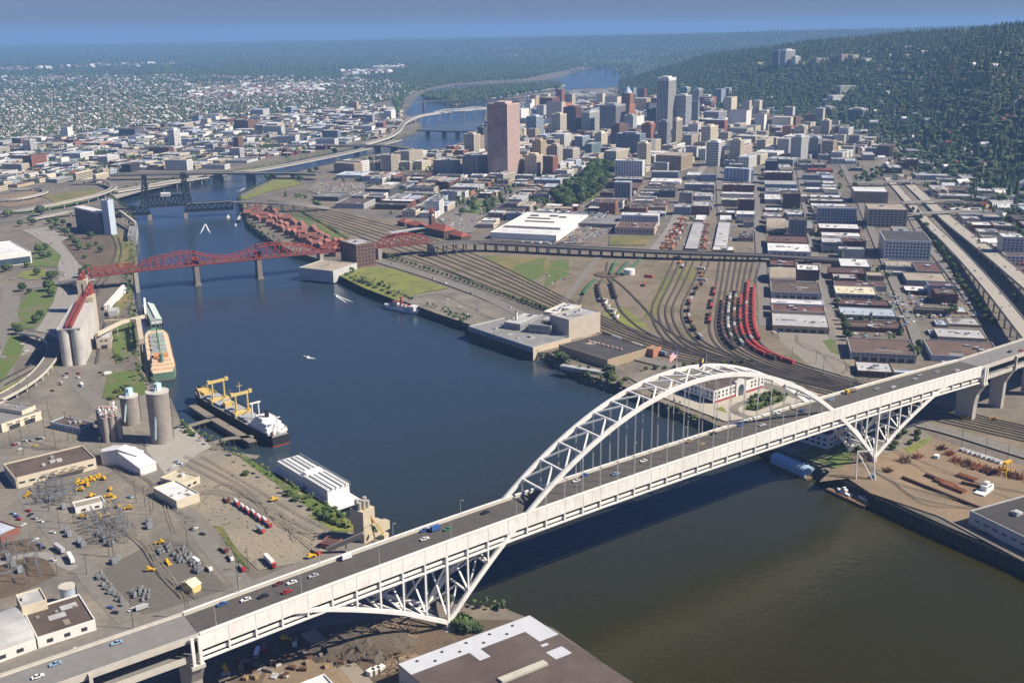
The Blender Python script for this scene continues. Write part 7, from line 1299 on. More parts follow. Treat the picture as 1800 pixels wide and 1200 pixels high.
# speed boats with foam wakes
M_foam = mat('wake_foam', (.66, .70, .72), rough=.9, var=.3, scale=.8)
def speed(px, tail, desc, l=7):
    c = gp(*px, 0); tl = gp(*tail, 0); F = Fr(c-(c-tl)/np.linalg.norm(c-tl)*l, c); o = thing('speed_boat', c); tag(o, desc, 'boat', place='')
    part(o, 'hull', M_shw, lambda b: b.loft([[F.p(l*t, -1.2*(1-t**3), -.2), F.p(l*t, 1.2*(1-t**3), -.2), F.p(l*t, 1.3*(1-t**3)+.03, 1+.4*t), F.p(l*t, -1.3*(1-t**3)-.03, 1+.4*t)] for t in np.linspace(0, 1, 7)])); part(o, 'windscreen', M_glass, lambda b: F.box(b, l*.4, l*.5, -.9, .9, 1, 1.8))
    D = np.hypot(*(c-tl)[:2]); b = MB()
    for s in (-1, 1): b.add([F.p(l*.6, s*1.3, .05), F.p(l*.2, s*2.0, .05), F.p(-D, s*D*.10, .05), F.p(-D*.6, s*D*.045, .05), F.p(0, s*.3, .05)], [(0, 1, 2, 3, 4)])
    w_ = b.build('boat_wake', M_foam); w_['kind'] = 'structure'
speed((588, 518), (612, 530), 'white speed boat trailing a wake below the red bridge', 9); speed((430, 331), (420, 336), 'white speed boat beyond the black lift bridge', 10); speed((533, 627), (546, 629), 'tiny white speed boat in mid river', 7); speed((361, 394), (361, 410), 'speed boat heading away between the black and red bridges', 9)
# timber jetties
def jetty(path, wid, desc, m=mat('old_timber', (.21, .18, .145), rough=.95, var=.3, scale=.5), z=6.0):
    P = [gp(x, y, z) for x, y in path]; o = thing('timber_jetty', (*P[0][:2], 0)); tag(o, desc, 'jetty', place=''); b = MB(); b.strip(P, wid, h=.6); b.build('planking', m, o); M_tp = mat('timber_pile', (.085, .065, .05), rough=.95, var=.3)
    for a, c in zip(P, P[1:]):
        d = np.hypot(*(c-a)[:2]); e = (c-a)[:2]/d; n = np.array([-e[1], e[0]]); k = max(2, int(d/5))
        for i in range(k+1):
            p = a+(c-a)*i/k; b = MB()
            for s in (-.42, 0, .42): q = p[:2]+n*s*wid; b.tube((*q, -2), (*q, z-.3), .28, 5)
            b.beam((*(p[:2]-n*wid*.42), 0), (*(p[:2]+n*wid*.42), z-1), .25); b.build('pile_bent', M_tp, o)
    return o
jetty([(318, 752), (368, 737)], 6, 'upper grey jetty from the tall cement silo to the ship'); jetty([(336, 710), (372, 733), (445, 776)], 7, 'long timber jetty running alongside the black hulled ship'); jetty([(350, 785), (400, 770), (446, 766)], 6, 'lower grey jetty from the yard to the black hulled ship'); jetty([(412, 798), (452, 803)], 7, 'short broken timber jetty near the black hulled ship'); jetty([(492, 868), (536, 856)], 4, 'brown timber walkway to the white barge'); jetty([(238, 600), (240, 640), (250, 668)], 9, 'quay deck beside the buff cargo ship'); jetty([(225, 690), (262, 680)], 12, 'dark rotting timber wharf behind the buff ship'); jetty([(418, 388), (425, 372)], 5, 'small dock beside the red roofed apartments', M_concL, 2.0)
# ================================================================== VEHICLES
M_tyre = mat('tyre', (.02, .02, .02), rough=.9); M_carg = mat('car_glass', (.02, .025, .03), rough=.1)
CARC = {'white': (.75, .75, .73), 'red': (.42, .03, .03), 'blue': (.05, .12, .34), 'silver': (.45, .46, .47), 'black': (.02, .02, .022), 'tan': (.42, .33, .2), 'light blue': (.28, .42, .55), 'green': (.06, .2, .1), 'yellow': (.65, .45, .04), 'maroon': (.16, .03, .03)}
def wheels(o, L, w, r, xs):
    for x in xs:
        for s in (-1, 1): b = MB(); b.tube((x, s*(w/2-.22), r), (x, s*(w/2+.02), r), r, 10); b.build('wheel', M_tyre, o)
PV = {}
def car_proto(c):
    if c in PV: return PV[c]
    o = bpy.data.objects.new('car', None); ORG[o.name] = np.zeros(3); pm_ = mat('car_paint '+c, CARC[c], rough=.3, var=.03); b = MB(); w = .88
    pr = [(-2.35, .35), (-2.35, .85), (-1.7, .95), (1.0, .95), (2.2, .82), (2.35, .6), (2.35, .35)]
    b.loft([[(x, -w, z) for x, z in pr], [(x, w, z) for x, z in pr]]); b.build('body', pm_, o); b = MB(); q = [(-1.6, .95), (-1.1, 1.42), (.25, 1.42), (.95, .95)]; b.loft([[(x, -w*.92 if z < 1.2 else -w*.75, z) for x, z in q], [(x, w*.92 if z < 1.2 else w*.75, z) for x, z in q]]); b.build('window_glass', M_carg, o)
    b = MB(); b.add([(-1.05, -w*.73, 1.44), (.2, -w*.73, 1.44), (.2, w*.73, 1.44), (-1.05, w*.73, 1.44)], [(0, 1, 2, 3)]); b.build('roof', pm_, o); wheels(o, 4.7, 1.78, .33, (-1.45, 1.4)); PV[c] = o; return o
def lowcar(c):                                          # parked far away: body, glass and roof only
    k = 'low '+c
    if k not in PV:
        f = car_proto(c); o = bpy.data.objects.new('car', None); ORG[o.name] = np.zeros(3)
        for ch in CH[f.name][:3]: q = ch.copy(); COL.objects.link(q); q.parent = o; CH.setdefault(o.name, []).append(q)
        PV[k] = o
    return PV[k]
KEYS = list(CARC); RV = random.Random(23)
def car(loc, rz, c=None, desc='car', place=None, group='parked cars', low=False, sc=1.0):
    c = c or RV.choices(KEYS, (9, 3, 3, 4, 2, 2, 2, 1, 1, 2))[0]; o = copy_tree(lowcar(c) if low else car_proto(c), loc=loc, rz=rz, sc=sc); tag(o, f'{c} {desc}', 'car', group, place); return o
def truck_proto(kind):
    k = 'truck '+kind
    if k in PV: return PV[k]
    o = bpy.data.objects.new({'semi': 'semi_truck', 'box': 'box_truck', 'mixer': 'concrete_mixer', 'van': 'van', 'bus': 'bus', 'flat': 'flatbed_truck', 'loader': 'yellow_loader', 'trailer': 'trailer'}[kind.split()[0]], None); ORG[o.name] = np.zeros(3); kk = kind.split()[0]; cc = mat('car_paint '+' '.join(kind.split()[1:]), CARC.get(' '.join(kind.split()[1:]), (.7, .7, .68)), rough=.35)
    def P(nm, m, *boxes): b = MB(); [b.box((x, y, z), (a, w, h)) for x, y, z, a, w, h in boxes]; b.build(nm, m, o)
    if kk == 'semi': P('cab', cc, (6.2, 0, .6, 2.4, 2.4, 2.4)); P('window_glass', M_carg, (7.3, 0, 1.9, .3, 2.1, .8)); P('trailer', M_shw, (-1.6, 0, 1.2, 12.5, 2.5, 2.7)); P('chassis', M_dark, (0, 0, .5, 14, .9, .5)); wheels(o, 0, 2.4, .5, (6, 3.4, -6, -7))
    elif kk == 'trailer': P('body', cc, (0, 0, 1.2, 12, 2.5, 2.7)); P('chassis', M_dark, (0, 0, .5, 11, .9, .6)); wheels(o, 0, 2.4, .5, (-4, -5.1))
    elif kk in ('box', 'van', 'bus'): L = {'box': 7.5, 'van': 5.4, 'bus': 11.5}[kk]; P('body', cc, (-.8 if kk == 'box' else 0, 0, .6, L-1.8 if kk == 'box' else L, 2.3, 2.4)); P('cab', cc, (L/2-.8, 0, .5, 1.7, 2.1, 1.8)); P('window_glass', M_carg, (L/2-.2, 0, 1.4, .8, 2.15, .7)); wheels(o, 0, 2.2, .42, (-L*.3, L*.33))
    elif kk == 'mixer': P('cab', mat('mixer_red', (.45, .05, .04)), (3.2, 0, .6, 1.9, 2.3, 2.1)); P('chassis', M_dark, (0, 0, .5, 8, 1, .5)); b = MB(); b.tube((-3.2, 0, 2.9), (2.0, 0, 2.2), .9, 10, 1.15); b.tube((-3.2, 0, 2.9), (-4, 0, 3.2), .9, 10, .4); b.build('drum', cc, o); wheels(o, 0, 2.3, .5, (-3, -1.8, 3))
    elif kk == 'flat': P('cab', cc, (3.4, 0, .6, 1.9, 2.3, 2.0)); P('bed', mat('rust_hull'), (-.8, 0, 1.0, 6.5, 2.4, .3)); P('cargo', mat('old_timber'), (-1, 0, 1.3, 5, 1.8, .8)); wheels(o, 0, 2.3, .5, (-3, 3))
    elif kk == 'loader': P('body', M_yel, (0, 0, .9, 4.2, 2, 1.3)); P('cab', M_yel, (-.3, 0, 2.2, 1.5, 1.5, 1.4)); P('bucket', M_yel, (3.6, 0, .3, .9, 2.6, 1)); b = MB(); b.beam((1.5, .7, 1.8), (3.5, .7, .9), .3); b.beam((1.5, -.7, 1.8), (3.5, -.7, .9), .3); b.build('arm', M_yel, o); wheels(o, 0, 2.2, .7, (-1.3, 1.5))
    PV[k] = o; return o
def truck(kind, loc, rz, desc, place=None, cat='truck', group=None, sc=1.0): o = copy_tree(truck_proto(kind), loc=loc, rz=rz, sc=sc); tag(o, desc, cat, group, place); return o
def dsurf(x, y):                                        # point on the bridge's upper deck under a photo pixel
    z = 62.0
    for _ in range(4): p = gp(x, y, z); z = (dz(p[0]) if X0 <= p[0] <= X1 else dz(X0)-abs(p[0]-X0)*.012 if p[0] < X0 else dz(X1)-abs(p[0]-X1)*.004)-1.17
    return p
for x, y, c in [(67, 1190, 'white'), (97, 1168, 'light blue'), (205, 1131, 'light blue'), (390, 1063, 'blue'), (432, 1055, 'white'), (505, 1041, 'red'), (490, 1027, 'maroon'), (513, 1025, 'white'), (551, 1013, 'silver'), (747, 948, 'white'), (746, 933, 'blue'), (787, 931, 'green'), (853, 902, 'black'), (1013, 846, 'white'), (1027, 836, 'blue'), (1082, 834, 'light blue'), (1131, 811, 'white'), (1233, 782, 'tan'), (1207, 775, 'tan'), (1252, 762, 'black'), (1302, 748, 'blue'), (1340, 748, 'white'), (1362, 724, 'white'), (1410, 722, 'blue'), (1461, 703, 'light blue'), (1541, 684, 'silver'), (1570, 681, 'white'), (1608, 667, 'silver'), (1616, 660, 'silver'), (1647, 654, 'silver'), (1682, 652, 'white'), (1775, 619, 'black'), (1795, 617, 'red'), (463, 1049, 'black')]:
    p = dsurf(x, y); p[1] = min(max(p[1], 3.6), W_-3.6); car(p, 0 if p[1] < W_/2 else math.pi, c, 'car driving', 'on the white bridge deck', 'cars on the white bridge', sc=1.12)
p = dsurf(765, 932); truck('van blue', p, math.pi, 'blue van driving on the white bridge deck', '', 'van'); p = dsurf(609, 982); truck('van white', p, math.pi, 'white and blue van driving on the left part of the white bridge', '', 'van'); p = dsurf(1495, 690); truck('flat yellow', p, math.pi, 'yellow flatbed truck driving at the right end of the arch', '', 'truck', sc=1.3)
# cars on other roads
def road_cars(P, n, place, seed, offs, z=None, lo=.05, hi=.95):
    rg = random.Random(seed)
    for i in range(n):
        k = int(len(P)*(lo+(hi-lo)*(i+rg.random())/n)); k = min(k, len(P)-2); a, b_ = np.array(P[k][:2]), np.array(P[k+1][:2]); e = (b_-a)/np.hypot(*(b_-a)); o_ = rg.choice(offs); q = a+(b_-a)*rg.random()+np.array([-e[1], e[0]])*o_; zz = P[k][2]+.08 if z is None else z; car((q[0], q[1], zz), math.atan2(e[1], e[0])+(math.pi if o_ > 0 else 0), None, 'car driving', place, 'cars on the roads', low=True, sc=1.1)
road_cars(VA, 17, 'on the left freeway viaduct', 1, (-5, -1.5, 2, 5)); road_cars(VB, 19, 'on the right freeway viaduct', 2, (-7, -3, 3, 7))
FW = catmull([p[:2] for p in pts([(-40, 640), (20, 620), (62, 605), (95, 580), (118, 540), (130, 500), (128, 465), (112, 435), (85, 415), (60, 402)])], 6); road_cars(FW, 16, 'on the freeway at the left edge', 3, (-12, -8, 8, 12), z=GZ+.9)
bw_ = [nodes[0]+(nodes[-1]-nodes[0])*i/20 for i in range(21)]; road_cars(bw_, 10, 'on the red truss bridge', 4, (-4, 4)); road_cars([np.array([*p[:2], GZ]) for p in catmull([q[:2] for q in pts([(640, 452), (770, 492), (905, 548), (1060, 612)])], 5)], 8, 'on the road beside the rail yard', 5, (-3.5, 3.5), z=GZ+.9)
def lot(poly, n, place, seed, ang=36, dmin=3.6, z=GZ+.9):
    for q in inside(poly, n, dmin, seed): car((q[0], q[1], z), math.radians(ang+90*RV.choice((0, 2))+RV.uniform(-4, 4)), None, 'car parked', place, 'parked cars', low=True)
lot([(988, 400), (1083, 392), (1078, 402), (1030, 428), (975, 425)], 60, 'in the lot right of the mail building', 11); lot([(565, 322), (638, 326), (636, 343), (560, 340)], 18, 'in the old town lot', 12); lot([(1345, 460), (1360, 460), (1370, 580), (1356, 580)], 10, 'along the street beside the rail yard', 13, NWA); lot([(1560, 525), (1700, 530), (1712, 560), (1580, 560)], 16, 'in the yard between the low warehouses', 14, NWA); lot([(1375, 672), (1330, 690), (1400, 700), (1430, 692)], 6, 'on the office plaza', 15); lot([(1400, 790), (1480, 752), (1580, 750), (1540, 785)], 12, 'under the right bridge side', 16); lot([(960, 480), (1010, 472), (1000, 500), (965, 520)], 12, 'beside the engine turntable', 17); lot([(760, 520), (850, 540), (880, 560), (800, 555)], 8, 'on the riverside lot near the riverboat', 18)
for x, y, c in [(112, 660, 'silver'), (118, 657, 'maroon'), (115, 664, 'white'), (105, 672, 'white'), (106, 676, 'tan'), (138, 657, 'red'), (136, 664, 'white'), (92, 687, 'maroon'), (176, 655, 'maroon'), (24, 782, 'red'), (30, 780, 'white'), (44, 775, 'white'), (54, 774, 'silver'), (35, 790, 'white'), (66, 772, 'black'), (73, 770, 'white'), (62, 784, 'yellow'), (338, 931, 'black'), (343, 930, 'white'), (356, 939, 'black'), (63, 949, 'white'), (70, 958, 'blue'), (75, 963, 'black'), (93, 985, 'white'), (50, 898, 'red'), (54, 905, 'black'), (60, 911, 'silver'), (71, 917, 'white'), (92, 936, 'white'), (23, 903, 'light blue'), (29, 908, 'blue'), (33, 913, 'red'), (41, 923, 'white'), (194, 1068, 'blue'), (202, 1077, 'black'), (231, 1072, 'white'), (228, 874, 'light blue'), (310, 812, 'light blue'), (316, 815, 'white'), (305, 820, 'white'), (322, 818, 'silver'), (300, 825, 'silver')]: car(gp(x, y, GZ+.6), math.radians(R.choice((120, 125, 300, 30))), c, 'car parked', 'in the left bank yards', 'cars parked in the left bank yards')
DR = math.atan2(*(gp(430, 1030)-gp(360, 950))[[1, 0]])
for i, (x, y, k, d) in enumerate([(416, 886, 'mixer white', 'white concrete mixer, first in the yard row'), (427, 894, 'mixer white', 'white concrete mixer, second in the yard row'), (436, 900, 'mixer white', 'white concrete mixer, third in the yard row'), (446, 905, 'mixer white', 'white concrete mixer, fourth in the yard row'), (456, 913, 'mixer white', 'white concrete mixer, fifth in the yard row'), (466, 918, 'mixer white', 'white concrete mixer, last in the yard row'), (458, 934, 'mixer light blue', 'blue drum concrete mixer standing alone in the gravel yard'), (398, 880, 'flat maroon', 'rusty flatbed truck at the head of the mixer row'), (472, 923, 'flat red', 'red flatbed truck at the end of the mixer row'), (105, 968, 'trailer silver', 'grey box trailer, farther of the parked pair'), (125, 985, 'trailer white', 'white box trailer, nearer of the parked pair'), (475, 990, 'semi red', 'red semi truck with long pale trailer at the yard gate'), (425, 1000, 'flat red', 'red flatbed parked along the yard street'), (405, 982, 'flat white', 'pale flatbed parked along the yard street'), (393, 968, 'flat maroon', 'dark flatbed parked along the yard street'), (190, 658, 'box white', 'white box truck near the timber wharf'), (144, 678, 'box white', 'white box truck with pink bed near the silos'), (345, 988, 'box white', 'white and blue truck in the storage yard'), (365, 1000, 'flat white', 'white flatbed in the storage yard corner'), (545, 980, 'loader', 'yellow loader beside the batching plant'), (555, 972, 'flat red', 'red truck beside the batching plant'), (480, 880, 'loader', 'yellow boom machine near the barge walkway'), (250, 1070, 'box silver', 'silver truck under the approach viaduct')]): truck(k, gp(x, y, GZ+.6), DR+(.0 if 'row' in d else R.choice((0, 1.6, .2))), d, '', 'truck' if 'loader' not in k else 'loader')
YM = [(137, 848), (145, 851), (152, 846), (160, 843), (168, 842), (175, 838), (182, 843), (155, 852), (50, 871), (195, 862), (193, 873), (200, 878), (143, 862), (160, 873), (208, 892), (228, 894), (145, 910), (175, 910), (188, 907), (262, 1003), (294, 990), (283, 955), (1765, 826), (1776, 832), (1690, 735), (1700, 738), (1706, 732), (1748, 738)]
for x, y in YM: truck('loader', gp(x, y, GZ+.6), R.random()*6.28, 'yellow earth moving machine', 'in the left substation yard' if x < 800 else 'in the right hand yard', 'loader', 'yellow machines', .92)
# ================================================================== RAILWAY STOCK
def wagon_proto(k, col, h=3.1, tank=False):
    o = bpy.data.objects.new('boxcar' if not tank else 'tank_wagon', None); ORG[o.name] = np.zeros(3); m = mat('wagon '+k, col, rough=.75, var=.22, scale=.4, obv=.2); b = MB(); b.box((0, 0, 1.1), (14.6, 2.9, h)); b.build('body', m, o); b = MB(); b.loft([[(x, -1.5, h+1.12), (x, 0, h+1.4), (x, 1.5, h+1.12)] for x in (-7.35, 7.35)]); b.build('roof', mat('wagon roof '+k, tuple(c*.85 for c in col), rough=.8, obv=.2), o)
    for s in (-1, 1): b = MB(); b.box((0, s*1.5, 1.3), (2.6, .12, h-.5)); b.build('door', mat('wagon door '+k, tuple(c*.7 for c in col), rough=.8), o)
    for x in (-5.2, 5.2): b = MB(); b.box((x, 0, .25), (2.4, 2.2, .8)); b.build('bogie', M_dark, o)
    return o
WG = {'red': wagon_proto('red', (.42, .05, .045)), 'dark': wagon_proto('dark', (.07, .05, .045)), 'white': wagon_proto('white', (.62, .60, .55)), 'grey': wagon_proto('grey', (.34, .34, .32)), 'brown': wagon_proto('brown', (.20, .08, .055)), 'orange': wagon_proto('orange', (.55, .20, .09), 2.6), 'green': wagon_proto('green', (.07, .17, .09), 2.6), 'blue': wagon_proto('blue', (.22, .30, .40))}
def string(path, y0, y1, cols, place, x_lim=None):
    P = np.array([p[:2] for p in path]); s = np.concatenate([[0], np.cumsum(np.hypot(*np.diff(P, axis=0).T))]); px = pj(np.column_stack([P, np.full(len(P), GZ)])); ss = np.interp(np.linspace(0, s[-1], 400), s, s); Y = np.interp(ss, s, px[:, 1]); a = ss[(Y >= y0) & (Y <= y1)]
    if len(a) == 0: return
    t = a.min()+8; i = 0
    while t < a.max():
        q = np.array([np.interp(t, s, P[:, 0]), np.interp(t, s, P[:, 1])]); q2 = np.array([np.interp(t+2, s, P[:, 0]), np.interp(t+2, s, P[:, 1])]); e = q2-q; c = cols[i % len(cols)]
        if c: o = copy_tree(WG[c], loc=(q[0], q[1], GZ+.8), rz=math.atan2(e[1], e[0])); tag(o, f'{c} railway boxcar', 'boxcar', 'railway boxcars in the yard', place)
        t += 16.2; i += 1
string(TRK['y6'], 497, 645, ['red']*5+['red', 'red', 'grey', 'red'], 'in the long curved train beside the street'); string(TRK['y5'], 524, 636, ['red', 'red', 'red', 'dark'], 'in the second train from the street'); string(TRK['y7'], 505, 600, ['red'], 'on the track nearest the street'); string(TRK['y3'], 520, 600, ['grey', 'white', 'dark', 'grey'], 'in the pale train in mid yard'); string(TRK['y4'], 512, 610, ['brown', 'dark', 'grey', 'brown'], 'in the mixed train in mid yard'); string(TRK['y2'], 528, 620, ['dark', 'brown', 'dark'], 'in the dark train in mid yard'); string(TRK['y0'], 505, 575, ['brown', 'dark', 'red', None], 'on the left yard track'); string(TRK['w5'], 505, 600, ['brown', None, 'dark', None, 'grey'], 'on the left yard edge track'); string(TRK['r0'], 495, 522, ['green'], 'at the engine turntable'); string(TRK['r1'], 500, 535, ['dark'], 'below the engine turntable'); string(TRK['r2'], 500, 530, ['dark'], 'right of the engine turntable'); string(TRK['m6'], 590, 628, ['dark', 'blue', 'dark', 'grey'], 'on the main line behind the brown warehouse')
for k in ('r4', 'r5', 'r6'): string(TRK[k], 455, 490, ['green'], 'on the roundhouse tracks')
for a, c, n, cols in (((1197, 386), (1164, 436), 15, ('orange', 'orange', 'white', 'brown', 'orange')), ((1203, 388), (1170, 437), 13, ('orange', 'white', 'orange', 'brown')), ((1204, 396), (1190, 420), 7, ('white', 'orange')), ((1185, 430), (1182, 437), 3, ('orange',)), ((1242, 396), (1236, 438), 10, ('orange', 'brown', 'orange')), ((1190, 455), (1200, 470), 3, ('white', 'orange')), ((1232, 474), (1234, 500), 5, ('white', 'brown', 'orange')), ((1140, 488), (1132, 502), 2, ('red',)), ((1060, 530), (1085, 560), 6, ('white',))):
    for i in range(n):
        t = i/max(1, n-1); p = gp(a[0]+(c[0]-a[0])*t, a[1]+(c[1]-a[1])*t, GZ+.8); cc = cols[i % len(cols)]; o = copy_tree(WG[cc], loc=p, rz=math.radians(NWA)+R.uniform(-.15, .15)+(1.2 if i % 3 == 0 else 0), sc=.85); tag(o, f'{cc} freight container', 'container', 'containers of the freight yard', 'in the freight yard')
# ================================================================== SUBSTATION, POLES, YARD STOCK
M_galv = mat('galvanised_steel', (.20, .22, .24), rough=.5, var=.15)
def gantry_proto():
    o = bpy.data.objects.new('substation_frame', None); ORG[o.name] = np.zeros(3)
    for s in (-5, 5):
        b = MB(); [b.beam((s+dx, dy, 0), (s+dx*.4, dy*.4, 9.5), .16, .16, up=(1, 0, 0)) for dx in (-.6, .6) for dy in (-.6, .6)]; [b.beam((s-.5+.05*k, -.5, 1.5*k), (s+.5-.05*k, .5, 1.5*k+1.5), .1) for k in range(6)]; b.build('leg', M_galv, o)
    b = MB(); [b.beam((-5, dy, 9.2+dzz), (5, dy, 9.2+dzz), .16) for dy in (-.4, .4) for dzz in (0, .7)]; [b.beam((-5+k, -.4, 9.2), (-4+k, .4, 9.9), .1) for k in range(10)]; b.build('beam', M_galv, o)
    for x in (-3, 0, 3): b = MB(); b.cyl((x, 0, 6.8), .22, 2.4, 6); b.build('insulator', mat('insulator', (.30, .20, .17), rough=.3), o)
    return o
GP_ = gantry_proto()
def gant(poly, n, dmin, seed, place):
    for q in inside(poly, n, dmin, seed): o = copy_tree(GP_, loc=(q[0], q[1], GZ+.5), rz=DR+R.choice((0, math.pi/2)), sc=.8); tag(o, 'grey lattice substation frame', 'substation frame', 'substation frames', place)
gant([(62, 870), (85, 848), (128, 852), (132, 880), (95, 893), (65, 885)], 26, 5, 31, 'left of the white site office'); gant([(148, 915), (200, 895), (240, 940), (205, 965), (165, 945)], 30, 6, 32, 'below the white site office'); gant([(0, 960), (55, 950), (85, 1000), (35, 1030), (0, 1040)], 16, 9, 33, 'in the brown left yard')
def box_proto(nm, d, col, fins=True):
    o = bpy.data.objects.new(nm, None); ORG[o.name] = np.zeros(3); b = MB(); b.box((0, 0, .3), d); b.build('tank', mat(nm+'_paint', col, rough=.5, obv=.2), o)
    if fins:
        for k in range(5): b = MB(); b.box((-d[0]*.35+k*d[0]*.18, d[1]*.62, .6), (.15, d[1]*.3, d[2]*.7)); b.build('cooling_fin', mat(nm+'_paint'), o)
        for x in (-.25, .05, .3): b = MB(); b.cyl((x*d[0], 0, d[2]+.3), .14, 1.1, 6, .07); b.build('bushing', mat('insulator'), o)
    return o
TF = box_proto('transformer', (3.2, 2.2, 2.8), (.25, .275, .29)); TS = box_proto('small_transformer', (1.6, 1.2, 1.5), (.23, .255, .265))
for x, y in [(118, 935), (122, 942), (140, 955), (146, 960), (90, 880), (112, 893), (262, 920), (262, 928), (175, 940), (185, 950), (195, 958), (15, 982), (22, 995), (35, 1005), (200, 990), (206, 985)]: o = copy_tree(TF, loc=gp(x, y, GZ+.5), rz=DR+R.uniform(-.1, .1), sc=1.2); tag(o, 'grey power transformer with cooling fins', 'transformer', 'power transformers', 'in the left substation yard')
i = 0
for poly, n, s in (([(166, 1012), (178, 1008), (225, 1068), (214, 1070)], 22, 41), ([(300, 975), (320, 963), (338, 980), (318, 992)], 22, 42), ([(232, 1042), (255, 1032), (270, 1050), (240, 1062)], 16, 43), ([(330, 988), (345, 985), (358, 1003), (345, 1010)], 18, 44), ([(275, 965), (300, 958), (305, 968), (280, 976)], 12, 45)):
    for q in inside(poly, n, 2.0, s): o = copy_tree(TS, loc=(q[0], q[1], GZ+.5), rz=DR+R.uniform(-.3, .3), sc=R.uniform(.9, 1.4)); tag(o, 'small grey transformer', 'transformer', 'stored transformers', 'stored in rows near the yellow shed')
PO_ = None
def pole(px, h, place):
    global PO_
    c = gp(*px)
    if PO_ is None:
        PO_ = bpy.data.objects.new('utility_pole', None); ORG[PO_.name] = np.zeros(3); b = MB(); b.tube((0, 0, -1), (0, 0, 10), .2, 6, .13); b.build('shaft', mat('pole_wood', (.11, .085, .065), rough=.95), PO_)
        for z in (9.6, 9.0): b = MB(); b.beam((-.9, 0, z), (.9, 0, z), .12, .12); b.build('crossarm', mat('pole_wood'), PO_)
    o = copy_tree(PO_, loc=(c[0], c[1], GZ+.3), rz=DR+1.57); o.scale = (1.3, 1.3, h/10); tag(o, 'brown wooden utility pole', 'utility pole', 'utility poles', place)
for x, y, h in [(235, 1106, 24), (328, 1088, 20), (333, 1088, 20), (420, 1042, 24), (437, 1004, 16), (102, 1012, 16), (153, 1010, 12), (200, 980, 20), (256, 893, 17), (270, 898, 20), (330, 960, 18), (192, 978, 20), (130, 920, 20), (20, 788, 22), (42, 800, 22), (80, 770, 22), (98, 788, 28), (88, 745, 20), (120, 775, 26), (130, 778, 24), (32, 860, 20), (105, 930, 16), (86, 900, 20), (265, 905, 20), (240, 885, 18), (180, 810, 20), (52, 700, 22), (35, 690, 20), (18, 650, 0)]:
    if h: pole((x, y), h, 'in the left bank yards')
for x, y, h in [(1478, 628, 16), (1446, 668, 22), (1434, 640, 14), (1392, 630, 12), (1690, 785, 14), (1732, 800, 14), (1770, 815, 14), (1620, 730, 14), (1320, 480, 10)]: pole((x, y), h, 'beside the rail yard')
# steel stock on the sandy yard
M_rust = mat('rusty_steel', (.25, .095, .045), rough=.9, var=.35, scale=.6); M_rustd = mat('dark_rust', (.11, .05, .03), rough=.95, var=.35, scale=.6)
def stack(px, n, L, ang, desc, m=M_rust, r=.45):
    c = gp(*px); o = thing('pipe_stack', c); tag(o, desc, 'pipe stack', place=''); e = ev(ang); t = ev(ang+90); k = 0
    for lay_ in range(3):
        for i in range(n-lay_):
            p = c[:2]+t*(i-(n-lay_)/2)*2*r; z = GZ+.4+r+lay_*1.7*r; b = MB(); b.tube((*(p-e*L/2), z), (*(p+e*L/2), z), r, 7); b.build('pipe', m, o)
ya = math.degrees(math.atan2(*(gp(1690, 885)-gp(1615, 855))[[1, 0]]))
stack((1652, 868), 4, 62, ya, 'very long rusty pipe row on the sandy yard', M_rustd); stack((1662, 852), 8, 16, ya, 'rust red pipe stack left of centre on the sandy yard'); stack((1676, 860), 8, 18, ya, 'rust red pipe stack, largest on the sandy yard'); stack((1700, 842), 8, 14, ya+4, 'rust red pipe stack nearer the yellow crane'); stack((1640, 842), 5, 12, ya, 'dark rusty pipe stack at the left of the sandy yard', M_rustd); stack((1708, 855), 4, 14, ya+20, 'small dark pipe stack beside the hauled out boat', M_rustd)
for i, (x, y, r_, h_) in enumerate([(1680, 812, 6, 2), (1700, 818, 8, 2.5), (1720, 824, 9, 3), (1735, 830, 8, 3), (1752, 832, 7, 2.5), (1780, 838, 9, 2.5), (1670, 800, 6, 2), (1590, 812, 7, 2), (1612, 805, 6, 2), (1655, 790, 5, 1.6), (1795, 842, 6, 2), (1560, 830, 4, 1.5)]): mound((x, y), r_*.6, h_, M_rustd if i % 2 else M_rust, 'scrap_heap', ('first', 'second', 'third', 'fourth', 'fifth', 'sixth', 'seventh', 'eighth', 'ninth', 'tenth', 'eleventh', 'twelfth')[i]+' rusty scrap heap listed from the yard middle', seed=20+i) if False else mound((x, y), r_*.6, h_, M_rustd if i % 2 else M_rust, 'scrap_heap', 'heap of rusty scrap steel' if i % 2 == 0 else 'heap of dark rusty scrap', seed=20+i)
for i in range(9): c = gp(1692+i*8.2, 793+i*2.7, GZ+.3); b = MB(); b.box(c, (2.5, 4.6, 2.4), math.radians(ya)); o = b.build('storage_container', M_shw if i % 3 else M_hatch); q = MB(); q.box((c[0], c[1], c[2]+2.4), (2.6, 4.7, .12), math.radians(ya)); q.build('lid', M_hatch, o); tag(o, 'pale storage container', 'container', 'row of pale containers', 'in the row along the sandy yard road')
c = gp(1768, 836); o = thing('yard_crane', c); tag(o, 'yellow lattice yard crane on the sandy yard', 'crane', place=''); [part(o, 'leg', M_yel, lambda b: b.beam((c[0]+dx, c[1]+dy, GZ), (c[0]+dx*.6, c[1]+dy*.6, GZ+11), .6, .6, up=(1, 0, 0))) for dx in (-4, 4) for dy in (-2, 2)]; part(o, 'bridge_beam', M_yel, lambda b: b.beam((c[0]-4, c[1], GZ+11), (c[0]+4, c[1], GZ+11), 2.4, 1.6)); [part(o, 'brace', M_yel, lambda b: b.beam((c[0]-4+2*k, c[1]-1.6, GZ+3+2*k), (c[0]-2+2*k, c[1]-1.6, GZ+6+k), .3)) for k in range(3)]
